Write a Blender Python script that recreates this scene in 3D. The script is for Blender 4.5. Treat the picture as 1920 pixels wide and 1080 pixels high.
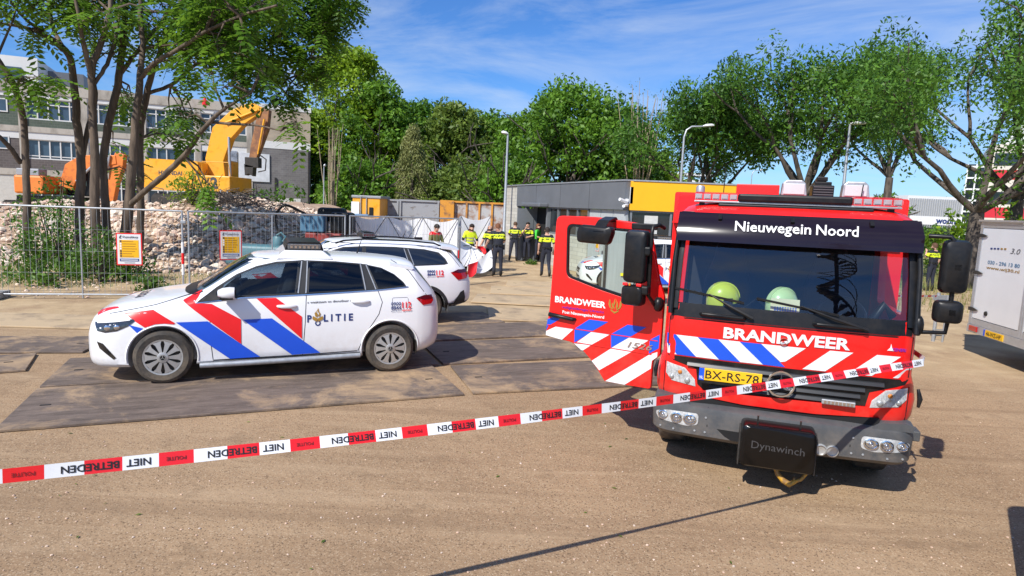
import bpy, bmesh, math, random
import numpy as np
from mathutils import Vector, Matrix
from mathutils.bvhtree import BVHTree
from mathutils.noise import noise as pnoise
for o in list(bpy.data.objects): bpy.data.objects.remove(o)
SC = bpy.context.scene
COL = SC.collection
R = math.radians
# ------------------------------------------------------------------ camera
FPX, CAMH, PITCH, ROLL = 1200.0, 2.4, math.atan(152/1200), R(2.45)
cam = bpy.data.cameras.new('camera'); camo = bpy.data.objects.new('camera', cam); COL.objects.link(camo)
cam.sensor_width = 36; cam.lens = FPX/1920*36; cam.clip_end = 3000; cam.clip_start = 0.05
_f = Vector((0, math.cos(PITCH), -math.sin(PITCH))); _u = Vector((0, math.sin(PITCH), math.cos(PITCH))); _r = Vector((1, 0, 0))
_r2 = _r*math.cos(ROLL)+_u*math.sin(ROLL); _u2 = -_r*math.sin(ROLL)+_u*math.cos(ROLL)
camo.matrix_world = Matrix(((_r2.x, _u2.x, -_f.x, 0), (_r2.y, _u2.y, -_f.y, 0), (_r2.z, _u2.z, -_f.z, CAMH), (0, 0, 0, 1)))
SC.camera = camo
# ------------------------------------------------------------------ sun and sky
SUN_TO = Vector((-0.41, -0.585, 0.70)).normalized()
SUN_EL = math.asin(SUN_TO.z)
sd = bpy.data.lights.new('sun', 'SUN'); sd.energy = 4.9; sd.angle = R(0.5); sd.color = (1.0, 0.955, 0.88)
so = bpy.data.objects.new('sun', sd); COL.objects.link(so); so.rotation_euler = SUN_TO.to_track_quat('Z', 'Y').to_euler()
W = bpy.data.worlds.new('World'); SC.world = W; W.use_nodes = True
nt = W.node_tree; nt.nodes.clear()
wo = nt.nodes.new('ShaderNodeOutputWorld'); bg = nt.nodes.new('ShaderNodeBackground'); bg.inputs[1].default_value = 0.100
sky = nt.nodes.new('ShaderNodeTexSky'); sky.sky_type = 'NISHITA'; sky.sun_disc = False
sky.sun_elevation = SUN_EL; sky.sun_rotation = math.atan2(SUN_TO.x, SUN_TO.y); sky.air_density = 1.0; sky.dust_density = 0.3; sky.ozone_density = 2.5
hs = nt.nodes.new('ShaderNodeHueSaturation'); hs.inputs['Saturation'].default_value = 1.12
tc = nt.nodes.new('ShaderNodeTexCoord'); mp = nt.nodes.new('ShaderNodeMapping'); mp.inputs['Scale'].default_value = (1.2, 2.0, 6.5); mp.inputs['Rotation'].default_value = (0.35, 0.25, 0.5)
ns = nt.nodes.new('ShaderNodeTexNoise'); ns.inputs['Scale'].default_value = 1.5; ns.inputs['Detail'].default_value = 9; ns.inputs['Roughness'].default_value = .62; ns.inputs['Distortion'].default_value = .9
cr = nt.nodes.new('ShaderNodeValToRGB'); cr.color_ramp.elements[0].position = .42; cr.color_ramp.elements[1].position = .74
mm = nt.nodes.new('ShaderNodeMath'); mm.operation = 'MULTIPLY'; mm.inputs[1].default_value = .62
mx = nt.nodes.new('ShaderNodeMix'); mx.data_type = 'RGBA'
lk = nt.links.new
lk(sky.outputs[0], hs.inputs['Color']); lk(tc.outputs['Generated'], mp.inputs[0]); lk(mp.outputs[0], ns.inputs['Vector']); lk(ns.outputs[0], cr.inputs[0]); lk(cr.outputs[0], mm.inputs[0])
tn = nt.nodes.new('ShaderNodeMix'); tn.data_type = 'RGBA'; tn.blend_type = 'MULTIPLY'; tn.inputs[0].default_value = 1; tn.inputs[7].default_value = (.54, .84, 1.26, 1)
lk(hs.outputs[0], tn.inputs[6]); lk(mm.outputs[0], mx.inputs[0]); lk(tn.outputs[2], mx.inputs[6]); mx.inputs[7].default_value = (6.2, 6.9, 7.8, 1)
lk(mx.outputs[2], bg.inputs[0]); lk(bg.outputs[0], wo.inputs[0])
SC.view_settings.view_transform = 'Standard'; SC.view_settings.look = 'None'; SC.view_settings.exposure = 0.26; SC.view_settings.gamma = 1.0
SC.cycles.max_bounces = 8; SC.cycles.transparent_max_bounces = 24

# ------------------------------------------------------------------ helpers
def ray(px, py):
    U, V = px-960, 540-py
    u = U*math.cos(ROLL)-V*math.sin(ROLL); v = U*math.sin(ROLL)+V*math.cos(ROLL)
    return Vector((u/FPX, math.cos(PITCH)+v/FPX*math.sin(PITCH), -math.sin(PITCH)+v/FPX*math.cos(PITCH)))
def gp(px, py, z=0.0):
    d = ray(px, py); return Vector((0, 0, CAMH))+d*((z-CAMH)/d.z)
def atY(px, py, Y):
    d = ray(px, py); return Vector((0, 0, CAMH))+d*(Y/d.y)
def tag(o, label=None, cat=None, group=None, kind=None):
    if label: o['label'] = label
    if cat: o['category'] = cat
    if group: o['group'] = group
    if kind: o['kind'] = kind
    return o
def empty(name, loc=(0, 0, 0), rz=0.0, label=None, cat=None, group=None, sc=1.0):
    o = bpy.data.objects.new(name, None); COL.objects.link(o); o.location = loc; o.rotation_euler = (0, 0, rz); o.scale = (sc,)*3
    o.empty_display_size = .1
    return tag(o, label, cat, group)
def copy_tree(o, parent=None):
    c = o.copy(); COL.objects.link(c)
    if parent is not None: c.parent = parent
    for ch in list(o.children): copy_tree(ch, c)
    return c
# ---- materials
MATS = {}
def nd(t, kind, **kw):
    n = t.nodes.new(kind)
    for k, v in kw.items():
        if k in ('op',): n.operation = v
        else:
            n.inputs[k].default_value = v
    return n
def mat(name, col, rough=.6, metal=0.0, var=0.08, scale=8.0, bump=0.0, bscale=60.0, coat=0.0, col2=None, alpha=None, spec=.5, detail=4, stretch=None, trans=0.0, edge=(.42, .62)):
    if name in MATS: return MATS[name]
    m = bpy.data.materials.new(name); m.use_nodes = True; t = m.node_tree
    p = t.nodes['Principled BSDF']; p.inputs['Roughness'].default_value = rough; p.inputs['Metallic'].default_value = metal
    p.inputs['Coat Weight'].default_value = coat; p.inputs['Coat Roughness'].default_value = .04; p.inputs['Specular IOR Level'].default_value = spec
    p.inputs['Transmission Weight'].default_value = trans
    co = t.nodes.new('ShaderNodeTexCoord'); vec = co.outputs['Object']
    if stretch:
        mpn = t.nodes.new('ShaderNodeMapping'); mpn.inputs['Scale'].default_value = stretch; t.links.new(vec, mpn.inputs[0]); vec = mpn.outputs[0]
    if var > 0 or col2:
        n = nd(t, 'ShaderNodeTexNoise', Scale=scale, Detail=detail, Roughness=.62); t.links.new(vec, n.inputs['Vector'])
        r = t.nodes.new('ShaderNodeValToRGB'); t.links.new(n.outputs[0], r.inputs[0])
        r.color_ramp.elements[0].position, r.color_ramp.elements[1].position = edge if col2 else (.3, .7)
        a = col2 if col2 else tuple(c*(1-var) for c in col); b = col if col2 else tuple(min(1, c*(1+var)) for c in col)
        r.color_ramp.elements[0].color = (*a, 1); r.color_ramp.elements[1].color = (*b, 1)
        t.links.new(r.outputs[0], p.inputs['Base Color'])
    else: p.inputs['Base Color'].default_value = (*col, 1)
    if bump > 0:
        n2 = nd(t, 'ShaderNodeTexNoise', Scale=bscale, Detail=5, Roughness=.65); t.links.new(vec, n2.inputs['Vector'])
        b2 = nd(t, 'ShaderNodeBump', Strength=bump, Distance=.02); t.links.new(n2.outputs[0], b2.inputs['Height']); t.links.new(b2.outputs[0], p.inputs['Normal'])
    if alpha is not None: p.inputs['Alpha'].default_value = alpha
    MATS[name] = m; return m
def add_dust(m, z0, z1, col=(.36, .27, .18), amount=.8, scale=3.0, base=.05):
    """road dust thrown up along the lower bodywork"""
    t = m.node_tree; L = t.links.new; p = t.nodes['Principled BSDF']; co = t.nodes.new('ShaderNodeTexCoord'); sx = t.nodes.new('ShaderNodeSeparateXYZ'); L(co.outputs['Object'], sx.inputs[0])
    mr = t.nodes.new('ShaderNodeMapRange'); L(sx.outputs[2], mr.inputs[0]); mr.inputs[1].default_value = z1; mr.inputs[2].default_value = z0; mr.inputs[3].default_value = base; mr.inputs[4].default_value = 1
    n = nd(t, 'ShaderNodeTexNoise', Scale=scale, Detail=9, Roughness=.72); L(co.outputs['Object'], n.inputs['Vector'])
    r = t.nodes.new('ShaderNodeValToRGB'); r.color_ramp.elements[0].position = .40; r.color_ramp.elements[1].position = .80; L(n.outputs[0], r.inputs[0])
    ml = nd(t, 'ShaderNodeMath', op='MULTIPLY'); L(mr.outputs[0], ml.inputs[0]); L(r.outputs[0], ml.inputs[1]); m2 = nd(t, 'ShaderNodeMath', op='MULTIPLY'); L(ml.outputs[0], m2.inputs[0]); m2.inputs[1].default_value = amount
    mixn = t.nodes.new('ShaderNodeMix'); mixn.data_type = 'RGBA'; L(m2.outputs[0], mixn.inputs[0]); mixn.inputs[7].default_value = (*col, 1)
    src = p.inputs['Base Color'].links[0].from_socket if p.inputs['Base Color'].links else None
    if src: L(src, mixn.inputs[6])
    else: mixn.inputs[6].default_value = p.inputs['Base Color'].default_value
    L(mixn.outputs[2], p.inputs['Base Color'])
    ra = nd(t, 'ShaderNodeMath', op='MULTIPLY_ADD'); L(m2.outputs[0], ra.inputs[0]); ra.inputs[1].default_value = .5; ra.inputs[2].default_value = p.inputs['Roughness'].default_value; L(ra.outputs[0], p.inputs['Roughness'])
    return m
def glassmat(name, tint=(.8, .9, .9), refl=1.0, rough=.01, ior=1.55):
    if name in MATS: return MATS[name]
    m = bpy.data.materials.new(name); m.use_nodes = True; t = m.node_tree; t.nodes.clear()
    o = t.nodes.new('ShaderNodeOutputMaterial'); tr = t.nodes.new('ShaderNodeBsdfTransparent'); tr.inputs[0].default_value = (*tint, 1)
    g = t.nodes.new('ShaderNodeBsdfGlossy'); g.inputs['Roughness'].default_value = rough; g.inputs['Color'].default_value = (refl, refl, refl, 1)
    lw = t.nodes.new('ShaderNodeLayerWeight'); lw.inputs[0].default_value = .5; f0 = ((ior-1)/(ior+1))**2
    pw = nd(t, 'ShaderNodeMath', op='POWER'); t.links.new(lw.outputs['Facing'], pw.inputs[0]); pw.inputs[1].default_value = 5.0
    f = nd(t, 'ShaderNodeMath', op='MULTIPLY_ADD'); t.links.new(pw.outputs[0], f.inputs[0]); f.inputs[1].default_value = 1-f0; f.inputs[2].default_value = f0; mxx = t.nodes.new('ShaderNodeMixShader')
    t.links.new(f.outputs[0], mxx.inputs[0]); t.links.new(tr.outputs[0], mxx.inputs[1]); t.links.new(g.outputs[0], mxx.inputs[2]); t.links.new(mxx.outputs[0], o.inputs[0])
    MATS[name] = m; return m
# ---- mesh builder
class MB:
    def __init__(s): s.v = []; s.f = []; s.m = []
    def add(s, vs, fs, mi=0, M=None):
        b = len(s.v)
        s.v += [tuple(M @ Vector(p)) if M is not None else tuple(p) for p in vs]
        s.f += [tuple(b+i for i in f) for f in fs]; s.m += [mi]*len(fs); return s
    def box(s, c, d, rz=0.0, mi=0, M=None):
        x, y, z = d[0]/2, d[1]/2, d[2]/2; ca, sa = math.cos(rz), math.sin(rz)
        vs = []
        for k in (-z, z):
            for (i, j) in ((-x, -y), (x, -y), (x, y), (-x, y)): vs.append((c[0]+i*ca-j*sa, c[1]+i*sa+j*ca, c[2]+k))
        return s.add(vs, [(3, 2, 1, 0), (4, 5, 6, 7), (0, 1, 5, 4), (1, 2, 6, 5), (2, 3, 7, 6), (3, 0, 4, 7)], mi, M)
    def bar(s, a, b, w, h=None, mi=0, M=None, up=(0, 0, 1)):
        a, b = Vector(a), Vector(b); h = h or w; d = (b-a).normalized(); u = Vector(up)
        if abs(d.dot(u)) > .98: u = Vector((0, 1, 0))
        sx = d.cross(u).normalized(); sy = sx.cross(d).normalized()
        vs = [p+sx*i*w/2+sy*j*h/2 for p in (a, b) for (i, j) in ((-1, -1), (1, -1), (1, 1), (-1, 1))]
        return s.add(vs, [(3, 2, 1, 0), (4, 5, 6, 7), (0, 1, 5, 4), (1, 2, 6, 5), (2, 3, 7, 6), (3, 0, 4, 7)], mi, M)
    def tube(s, path, r, n=8, mi=0, cap=True, M=None):
        P = [Vector(p) for p in path]; k = len(P); rr = r if isinstance(r, (list, tuple)) else [r]*k
        vs = []; ref = None
        for i in range(k):
            d = (P[min(i+1, k-1)]-P[max(i-1, 0)])
            d = d.normalized() if d.length > 1e-9 else Vector((0, 0, 1))
            if ref is None: ref = Vector((0, 0, 1)) if abs(d.z) < .9 else Vector((1, 0, 0))
            sx = d.cross(ref)
            if sx.length < 1e-6: sx = d.cross(Vector((0, 1, .3)))
            sx.normalize(); sy = sx.cross(d).normalized(); ref = sy
            for j in range(n):
                a = 2*math.pi*j/n; vs.append(P[i]+(sx*math.cos(a)+sy*math.sin(a))*rr[i])
        fs = [(i*n+j, i*n+(j+1) % n, (i+1)*n+(j+1) % n, (i+1)*n+j) for i in range(k-1) for j in range(n)]
        if cap: fs += [tuple(range(n-1, -1, -1)), tuple((k-1)*n+j for j in range(n))]
        return s.add(vs, fs, mi, M)
    def lathe(s, prof, n=24, mi=0, M=None, axis='y', cap=True):
        # prof: (radius, axial)
        vs = []; k = len(prof)
        for (r, a) in prof:
            for j in range(n):
                t = 2*math.pi*j/n
                vs.append((r*math.cos(t), a, r*math.sin(t)) if axis == 'y' else (r*math.cos(t), r*math.sin(t), a))
        fs = [(i*n+j, i*n+(j+1) % n, (i+1)*n+(j+1) % n, (i+1)*n+j) for i in range(k-1) for j in range(n)]
        cap = cap and prof[0] != prof[-1]
        if cap and prof[0][0] > 1e-6: fs.append(tuple(range(n-1, -1, -1)))
        if cap and prof[-1][0] > 1e-6: fs.append(tuple((k-1)*n+j for j in range(n)))
        return s.add(vs, fs, mi, M)
    def prism(s, poly, a, b, axis='y', mi=0, M=None):
        # polygon (p,q) extruded along axis between a and b
        n = len(poly)
        f = {'y': lambda p, q, t: (p, t, q), 'z': lambda p, q, t: (p, q, t), 'x': lambda p, q, t: (t, p, q)}[axis]
        vs = [f(p, q, a) for p, q in poly]+[f(p, q, b) for p, q in poly]
        fs = [tuple(range(n)), tuple(range(2*n-1, n-1, -1))]+[(i, n+i, n+(i+1) % n, (i+1) % n) for i in range(n)]
        return s.add(vs, fs, mi, M)
    def loft(s, rings, mi=0, cap=True, M=None):
        n = len(rings[0]); vs = [p for r in rings for p in r]; k = len(rings)
        fs = [(i*n+j, i*n+(j+1) % n, (i+1)*n+(j+1) % n, (i+1)*n+j) for i in range(k-1) for j in range(n)]
        if cap: fs += [tuple(range(n-1, -1, -1)), tuple((k-1)*n+j for j in range(n))]
        return s.add(vs, fs, mi, M)
    def sheet(s, grid, mi=0, M=None):
        nr, nc = len(grid), len(grid[0]); vs = [p for r in grid for p in r]
        return s.add(vs, [(i*nc+j, i*nc+j+1, (i+1)*nc+j+1, (i+1)*nc+j) for i in range(nr-1) for j in range(nc-1)], mi, M)
    def ball(s, c, r, n=10, m=7, mi=0, M=None):
        rx, ry, rz = r if isinstance(r, (tuple, list)) else (r, r, r)
        rings = []
        for i in range(1, m):
            a = math.pi*i/m-math.pi/2
            rings.append([(c[0]+rx*math.cos(a)*math.cos(2*math.pi*j/n), c[1]+ry*math.cos(a)*math.sin(2*math.pi*j/n), c[2]+rz*math.sin(a)) for j in range(n)])
        return s.loft(rings, mi, True, M)
    def mesh(s, name, mats, smooth=None):
        me = bpy.data.meshes.new(name); me.from_pydata(s.v, [], s.f)
        for m in (mats if isinstance(mats, (list, tuple)) else [mats]): me.materials.append(m)
        me.polygons.foreach_set('material_index', s.m)
        bm = bmesh.new(); bm.from_mesh(me); bmesh.ops.recalc_face_normals(bm, faces=bm.faces); bm.to_mesh(me); bm.free()
        if smooth:
            me.polygons.foreach_set('use_smooth', [True]*len(me.polygons)); me.set_sharp_from_angle(angle=R(smooth))
        me.update(); return me
    def build(s, name, mats, parent=None, smooth=None, bevel=None, loc=None, rz=None):
        return link(name, s.mesh(name, mats, smooth), parent, bevel, loc, rz)
def link(name, me, parent=None, bevel=None, loc=None, rz=None):
    o = bpy.data.objects.new(name, me); COL.objects.link(o)
    if parent is not None: o.parent = parent
    if loc is not None: o.location = loc
    if rz is not None: o.rotation_euler = (0, 0, rz)
    if bevel:
        b = o.modifiers.new('bevel', 'BEVEL'); b.width = bevel; b.segments = 2; b.limit_method = 'ANGLE'; b.angle_limit = R(35)
    return o
def boolean(me, cutters, op='DIFFERENCE'):
    a = bpy.data.objects.new('tmp', me); COL.objects.link(a); tmp = [a]
    for c in cutters:
        o = bpy.data.objects.new('tmpc', c); COL.objects.link(o); tmp.append(o)
        b = a.modifiers.new('b', 'BOOLEAN'); b.object = o; b.operation = op; b.solver = 'EXACT'
    dg = bpy.context.evaluated_depsgraph_get(); dg.update()
    r = bpy.data.meshes.new_from_object(a.evaluated_get(dg), depsgraph=dg)
    for o in tmp: bpy.data.objects.remove(o)
    return r
def smooth_mesh(me, ang=35):
    me.polygons.foreach_set('use_smooth', [True]*len(me.polygons)); me.set_sharp_from_angle(angle=R(ang)); return me
def text2d(s, h, bold=0.0, width=None, spacing=1.0, shear=0.0):
    """flat lettering: vertices (x,y) and faces, cap height h, origin at left end of the baseline"""
    cu = bpy.data.curves.new('t', 'FONT'); cu.body = s; cu.size = 1.0; cu.offset = bold; cu.space_character = spacing; cu.shear = shear; cu.resolution_u = 2
    o = bpy.data.objects.new('t', cu); COL.objects.link(o)
    dg = bpy.context.evaluated_depsgraph_get(); dg.update()
    me = bpy.data.meshes.new_from_object(o.evaluated_get(dg), depsgraph=dg)
    bpy.data.objects.remove(o); bpy.data.curves.remove(cu)
    v = np.empty(len(me.vertices)*3); me.vertices.foreach_get('co', v); v = v.reshape(-1, 3)[:, :2]
    fs = [tuple(p.vertices) for p in me.polygons]; bpy.data.meshes.remove(me)
    v[:, 0] -= v[:, 0].min(); k = h/0.69; v = v*k
    if width: v[:, 0] *= width/v[:, 0].max()
    return v, fs
def text_flat(name, s, h, fn, m, parent, bold=.012, width=None, spacing=1.0, shear=0.0, center=False):
    """fn maps lettering (x,y) to a 3-D point on the surface"""
    v, fs = text2d(s, h, bold, width, spacing, shear)
    dx = v[:, 0].max()/2 if center else 0
    b = MB(); b.add([fn(p[0]-dx, p[1]) for p in v], fs); return b.build(name, m, parent)
def bvh_of(me): 
    me.calc_loop_triangles()
    return BVHTree.FromPolygons([v.co.copy() for v in me.vertices], [tuple(p.vertices) for p in me.polygons])
def split_poly(poly, step):
    bm = bmesh.new(); vs = [bm.verts.new((p[0], p[1], 0)) for p in poly]; bm.faces.new(vs)
    xs = [p[0] for p in poly]; ys = [p[1] for p in poly]
    for ax, lo, hi in ((0, min(xs), max(xs)), (1, min(ys), max(ys))):
        k = math.floor(lo/step)+1
        while k*step < hi:
            co = [0, 0, 0]; no = [0, 0, 0]; co[ax] = k*step; no[ax] = 1
            bmesh.ops.bisect_plane(bm, geom=bm.verts[:]+bm.edges[:]+bm.faces[:], plane_co=co, plane_no=no, dist=1e-6); k += 1
    bm.verts.index_update()
    v = [tuple(q.co) for q in bm.verts]; f = [tuple(q.index for q in g.verts) for g in bm.faces]; bm.free()
    return v, f
def project(bvh, pts, origin_fn, direction, off):
    out = []; last = None
    for p in pts:
        o = Vector(origin_fn(p)); h, n, i, d = bvh.ray_cast(o, Vector(direction))
        if h is None:
            h, n, i, d = bvh.find_nearest(last if last is not None else o+Vector(direction)*2)
            if h is None: h = o
        if n.dot(Vector(direction)) > 0: n = -n
        out.append(h+n*off); last = h
    return out
def round_poly(poly, r, n=4):
    out = []; k = len(poly)
    for i in range(k):
        a, b, c = Vector(poly[i-1]), Vector(poly[i]), Vector(poly[(i+1) % k])
        rr = min(r if not isinstance(r, (list, tuple)) else r[i], (a-b).length*.45, (c-b).length*.45)
        p, q = b+(a-b).normalized()*rr, b+(c-b).normalized()*rr
        for j in range(n+1):
            t = j/n; out.append(tuple((1-t)**2*p+2*t*(1-t)*b+t*t*q))
    return out
def catmull(xs, ys, x):
    """smooth interpolation of key rows ys at xs"""
    xs = np.asarray(xs, float); ys = np.asarray(ys, float); n = len(xs)
    m = np.zeros_like(ys)
    d = np.diff(ys, axis=0)/np.diff(xs)[:, None]
    m[0] = d[0]; m[-1] = d[-1]
    for i in range(1, n-1):
        h0, h1 = xs[i]-xs[i-1], xs[i+1]-xs[i]; s = d[i-1]*d[i]
        w1, w2 = 2*h1+h0, h1+2*h0
        with np.errstate(divide='ignore', invalid='ignore'):
            hm = (w1+w2)/(w1/d[i-1]+w2/d[i])
        m[i] = np.where(s > 0, hm, 0)
    i = min(max(np.searchsorted(xs, x)-1, 0), n-2); h = xs[i+1]-xs[i]; t = (x-xs[i])/h
    return (2*t**3-3*t**2+1)*ys[i]+(t**3-2*t**2+t)*h*m[i]+(-2*t**3+3*t**2)*ys[i+1]+(t**3-t**2)*h*m[i+1]
random.seed(7); rng = np.random.default_rng(7)
# ------------------------------------------------------------------ common materials
M_WHITE = mat('white_car_paint', (.80, .81, .83), .28, var=.02, scale=2, coat=.6)
M_RED = mat('fire_red_paint', (.80, .010, .008), .32, var=.03, scale=3, coat=.35)
M_BLACK = mat('black_plastic', (.007, .008, .010), .36, var=.15, scale=20, spec=.3)
M_RUBBER = mat('tyre_rubber', (.028, .026, .024), .85, col2=(.05, .045, .04), scale=9, bump=.15, bscale=90)
M_RUBBER_T = mat('dark_trim', (.02, .021, .023), .6, var=.1)
M_GREY_BUMPER = mat('grey_bumper_paint', (.068, .073, .080), .5, var=.10, scale=5, bump=.05, bscale=200)
M_SILVER = mat('silver_hubcap', (.50, .50, .49), .35, metal=.6, var=.08, scale=12)
M_CHROME = mat('chrome', (.75, .76, .78), .12, metal=1.0, var=0)
M_DARK = mat('dark_underside', (.008, .008, .009), .9, var=.1)
M_GLASS_D = mat('tinted_window', (.010, .014, .022), .03, var=0, spec=.75, coat=1.0)
M_BLUE_S = mat('reflective_blue', (.010, .085, .62), .38, var=.03)
M_RED_S = mat('reflective_red', (.78, .012, .016), .38, var=.03)
M_WHITE_S = mat('reflective_white', (.74, .75, .76), .4, var=.03)
M_NAVY = mat('navy_print', (.008, .03, .16), .5, var=0)
M_GOLD = mat('gold_print', (.34, .19, .03), .45, var=.1)
M_TXT_G = mat('grey_print', (.06, .06, .07), .5, var=0)
M_TXT_W = mat('white_print', (.85, .85, .85), .5, var=0)
M_TAIL = mat('tail_lamp_red', (.42, .006, .010), .08, var=.1, scale=30, coat=1)
M_LENS = glassmat('clear_lens', (.93, .95, .96))
M_GALV = mat('galvanised_steel', (.42, .44, .46), .45, metal=.55, var=.15, scale=14)
M_YEL = mat('machine_yellow', (.83, .38, .012), .42, col2=(.62, .26, .01), scale=3, edge=(.30, .45), bump=.04)
M_ORANGE = mat('machine_orange', (.72, .20, .03), .5, col2=(.5, .13, .03), scale=3, edge=(.32, .5))
M_STEEL_D = mat('dark_steel', (.05, .045, .04), .6, metal=.4, var=.3, scale=12)
M_BARK = mat('tree_bark', (.17, .125, .09), .9, col2=(.085, .062, .045), scale=5, stretch=(1, 1, .18), bump=.9, bscale=14)
M_BARK2 = mat('street_tree_bark', (.13, .105, .085), .9, col2=(.05, .04, .033), scale=4, stretch=(1, 1, .3), bump=.9, bscale=10)

def ground_material():
    m = bpy.data.materials.new('brown_asphalt_with_sand'); m.use_nodes = True; t = m.node_tree; L = t.links.new
    p = t.nodes['Principled BSDF']; p.inputs['Roughness'].default_value = .92; p.inputs['Specular IOR Level'].default_value = .25
    co = t.nodes.new('ShaderNodeTexCoord'); V = co.outputs['Object']
    def noise(s, d=5, r=.6, dist=0.0, vec=None):
        n = nd(t, 'ShaderNodeTexNoise', Scale=s, Detail=d, Roughness=r, Distortion=dist); L(vec or V, n.inputs['Vector']); return n.outputs[0]
    def ramp(i, a, b, ca=(0, 0, 0), cb=(1, 1, 1)):
        r = t.nodes.new('ShaderNodeValToRGB'); L(i, r.inputs[0]); e = r.color_ramp.elements; e[0].position, e[1].position = a, b; e[0].color = (*ca, 1); e[1].color = (*cb, 1); return r.outputs[0]
    def mix(f, a, b):
        x = t.nodes.new('ShaderNodeMix'); x.data_type = 'RGBA'
        L(f, x.inputs[0]) if not isinstance(f, float) else setattr(x.inputs[0], 'default_value', f)
        for s, q in ((6, a), (7, b)):
            if isinstance(q, tuple): x.inputs[s].default_value = (*q, 1)
            else: L(q, x.inputs[s])
        return x.outputs[2]
    base = mix(ramp(noise(.55, 4), .35, .68), (.290, .190, .110), (.385, .260, .152))
    # aggregate: pale and dark stones
    vo = t.nodes.new('ShaderNodeTexVoronoi'); vo.inputs['Scale'].default_value = 105; L(V, vo.inputs['Vector'])
    sepc = t.nodes.new('ShaderNodeSeparateColor'); L(vo.outputs['Color'], sepc.inputs[0])
    base = mix(ramp(sepc.outputs[0], .80, .93), base, (.44, .325, .21))
    base = mix(ramp(sepc.outputs[1], .84, .94), base, (.16, .105, .062))
    base = mix(ramp(noise(150, 2, .5), .54, .72), base, (.25, .17, .10))
    # drag marks and lighter sand drifts
    mp_ = t.nodes.new('ShaderNodeMapping'); mp_.inputs['Rotation'].default_value = (0, 0, R(20)); mp_.inputs['Scale'].default_value = (.35, 2.2, 1); L(V, mp_.inputs[0])
    base = mix(ramp(noise(1.3, 6, .65, .5, mp_.outputs[0]), .52, .74, cb=(.75, .75, .75)), base, (.42, .30, .185))
    base = mix(ramp(noise(2.1, 6, .7, .3), .57, .72, cb=(.5, .5, .5)), base, (.16, .105, .062))
    mpt = t.nodes.new('ShaderNodeMapping'); mpt.inputs['Rotation'].default_value = (0, 0, R(-28)); mpt.inputs['Scale'].default_value = (.07, 1.9, 1); L(V, mpt.inputs[0])
    base = mix(ramp(noise(1.6, 4, .6, .25, mpt.outputs[0]), .54, .64, cb=(.42, .42, .42)), base, (.225, .146, .085))
    # sandier with distance from the paved strip
    sx = t.nodes.new('ShaderNodeSeparateXYZ'); L(V, sx.inputs[0])
    mr = t.nodes.new('ShaderNodeMapRange'); L(sx.outputs[1], mr.inputs[0]); mr.inputs[1].default_value = 8.5; mr.inputs[2].default_value = 12.5
    ml = nd(t, 'ShaderNodeMath', op='MULTIPLY'); L(mr.outputs[0], ml.inputs[0]); L(ramp(noise(.9, 6), .32, .55), ml.inputs[1])
    sand = mix(ramp(noise(1.6, 7, .65), .35, .7), (.40, .285, .165), (.54, .41, .25))
    base = mix(ml.outputs[0], base, sand)
    L(base, p.inputs['Base Color'])
    b = nd(t, 'ShaderNodeBump', Strength=.35, Distance=.010); n3 = noise(75, 5, .7); L(n3, b.inputs['Height'])
    b2 = nd(t, 'ShaderNodeBump', Strength=.35, Distance=.05); L(noise(5, 5), b2.inputs['Height']); L(b2.outputs[0], b.inputs['Normal']); L(b.outputs[0], p.inputs['Normal'])
    return m
M_GROUND = ground_material()
# ------------------------------------------------------------------ ground: one sheet to the horizon
g = MB(); g.add([(-900, -300, 0), (900, -300, 0), (900, 1600, 0), (-900, 1600, 0)], [(0, 1, 2, 3)])
tag(g.build('ground', M_GROUND), kind='structure')

def plate_material(name, dark, sandy, edge):
    m = bpy.data.materials.new(name); m.use_nodes = True; t = m.node_tree; L = t.links.new
    p = t.nodes['Principled BSDF']; p.inputs['Roughness'].default_value = .72; p.inputs['Specular IOR Level'].default_value = .35
    co = t.nodes.new('ShaderNodeTexCoord'); V = co.outputs['Object']
    oi = t.nodes.new('ShaderNodeObjectInfo'); va = t.nodes.new('ShaderNodeVectorMath'); va.operation = 'ADD'; sc = t.nodes.new('ShaderNodeVectorMath'); sc.operation = 'SCALE'
    L(oi.outputs['Random'], sc.inputs['Scale']); sc.inputs[0].default_value = (37, 91, 13); L(V, va.inputs[0]); L(sc.outputs[0], va.inputs[1]); V = va.outputs[0]
    mp_ = t.nodes.new('ShaderNodeMapping'); mp_.inputs['Scale'].default_value = (.5, 2.4, 1); L(V, mp_.inputs[0])
    def noise(s, d, r, vec, dist=0.0):
        n = nd(t, 'ShaderNodeTexNoise', Scale=s, Detail=d, Roughness=r, Distortion=dist); L(vec, n.inputs['Vector']); return n.outputs[0]
    def ramp(i, a, b, ca, cb):
        r = t.nodes.new('ShaderNodeValToRGB'); L(i, r.inputs[0]); e = r.color_ramp.elements; e[0].position, e[1].position = a, b; e[0].color = (*ca, 1); e[1].color = (*cb, 1); return r.outputs[0]
    def mix(f, a, b):
        x = t.nodes.new('ShaderNodeMix'); x.data_type = 'RGBA'; L(f, x.inputs[0])
        for s, q in ((6, a), (7, b)):
            if isinstance(q, tuple): x.inputs[s].default_value = (*q, 1)
            else: L(q, x.inputs[s])
        return x.outputs[2]
    c = ramp(noise(3.2, 8, .72, mp_.outputs[0], .6), .34, .68, tuple(d*.62 for d in dark), tuple(d*1.38 for d in dark))
    c = mix(ramp(noise(9, 6, .7, mp_.outputs[0]), .52, .72, (0, 0, 0), (.6, .6, .6)), c, tuple(d*1.9 for d in dark))
    c = mix(ramp(noise(1.1, 8, .7, V, .4), edge[0], edge[1], (0, 0, 0), (.92, .92, .92)), c, sandy)
    L(c, p.inputs['Base Color'])
    b = nd(t, 'ShaderNodeBump', Strength=.35, Distance=.01); L(noise(28, 6, .7, V), b.inputs['Height']); L(b.outputs[0], p.inputs['Normal'])
    return m
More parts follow.
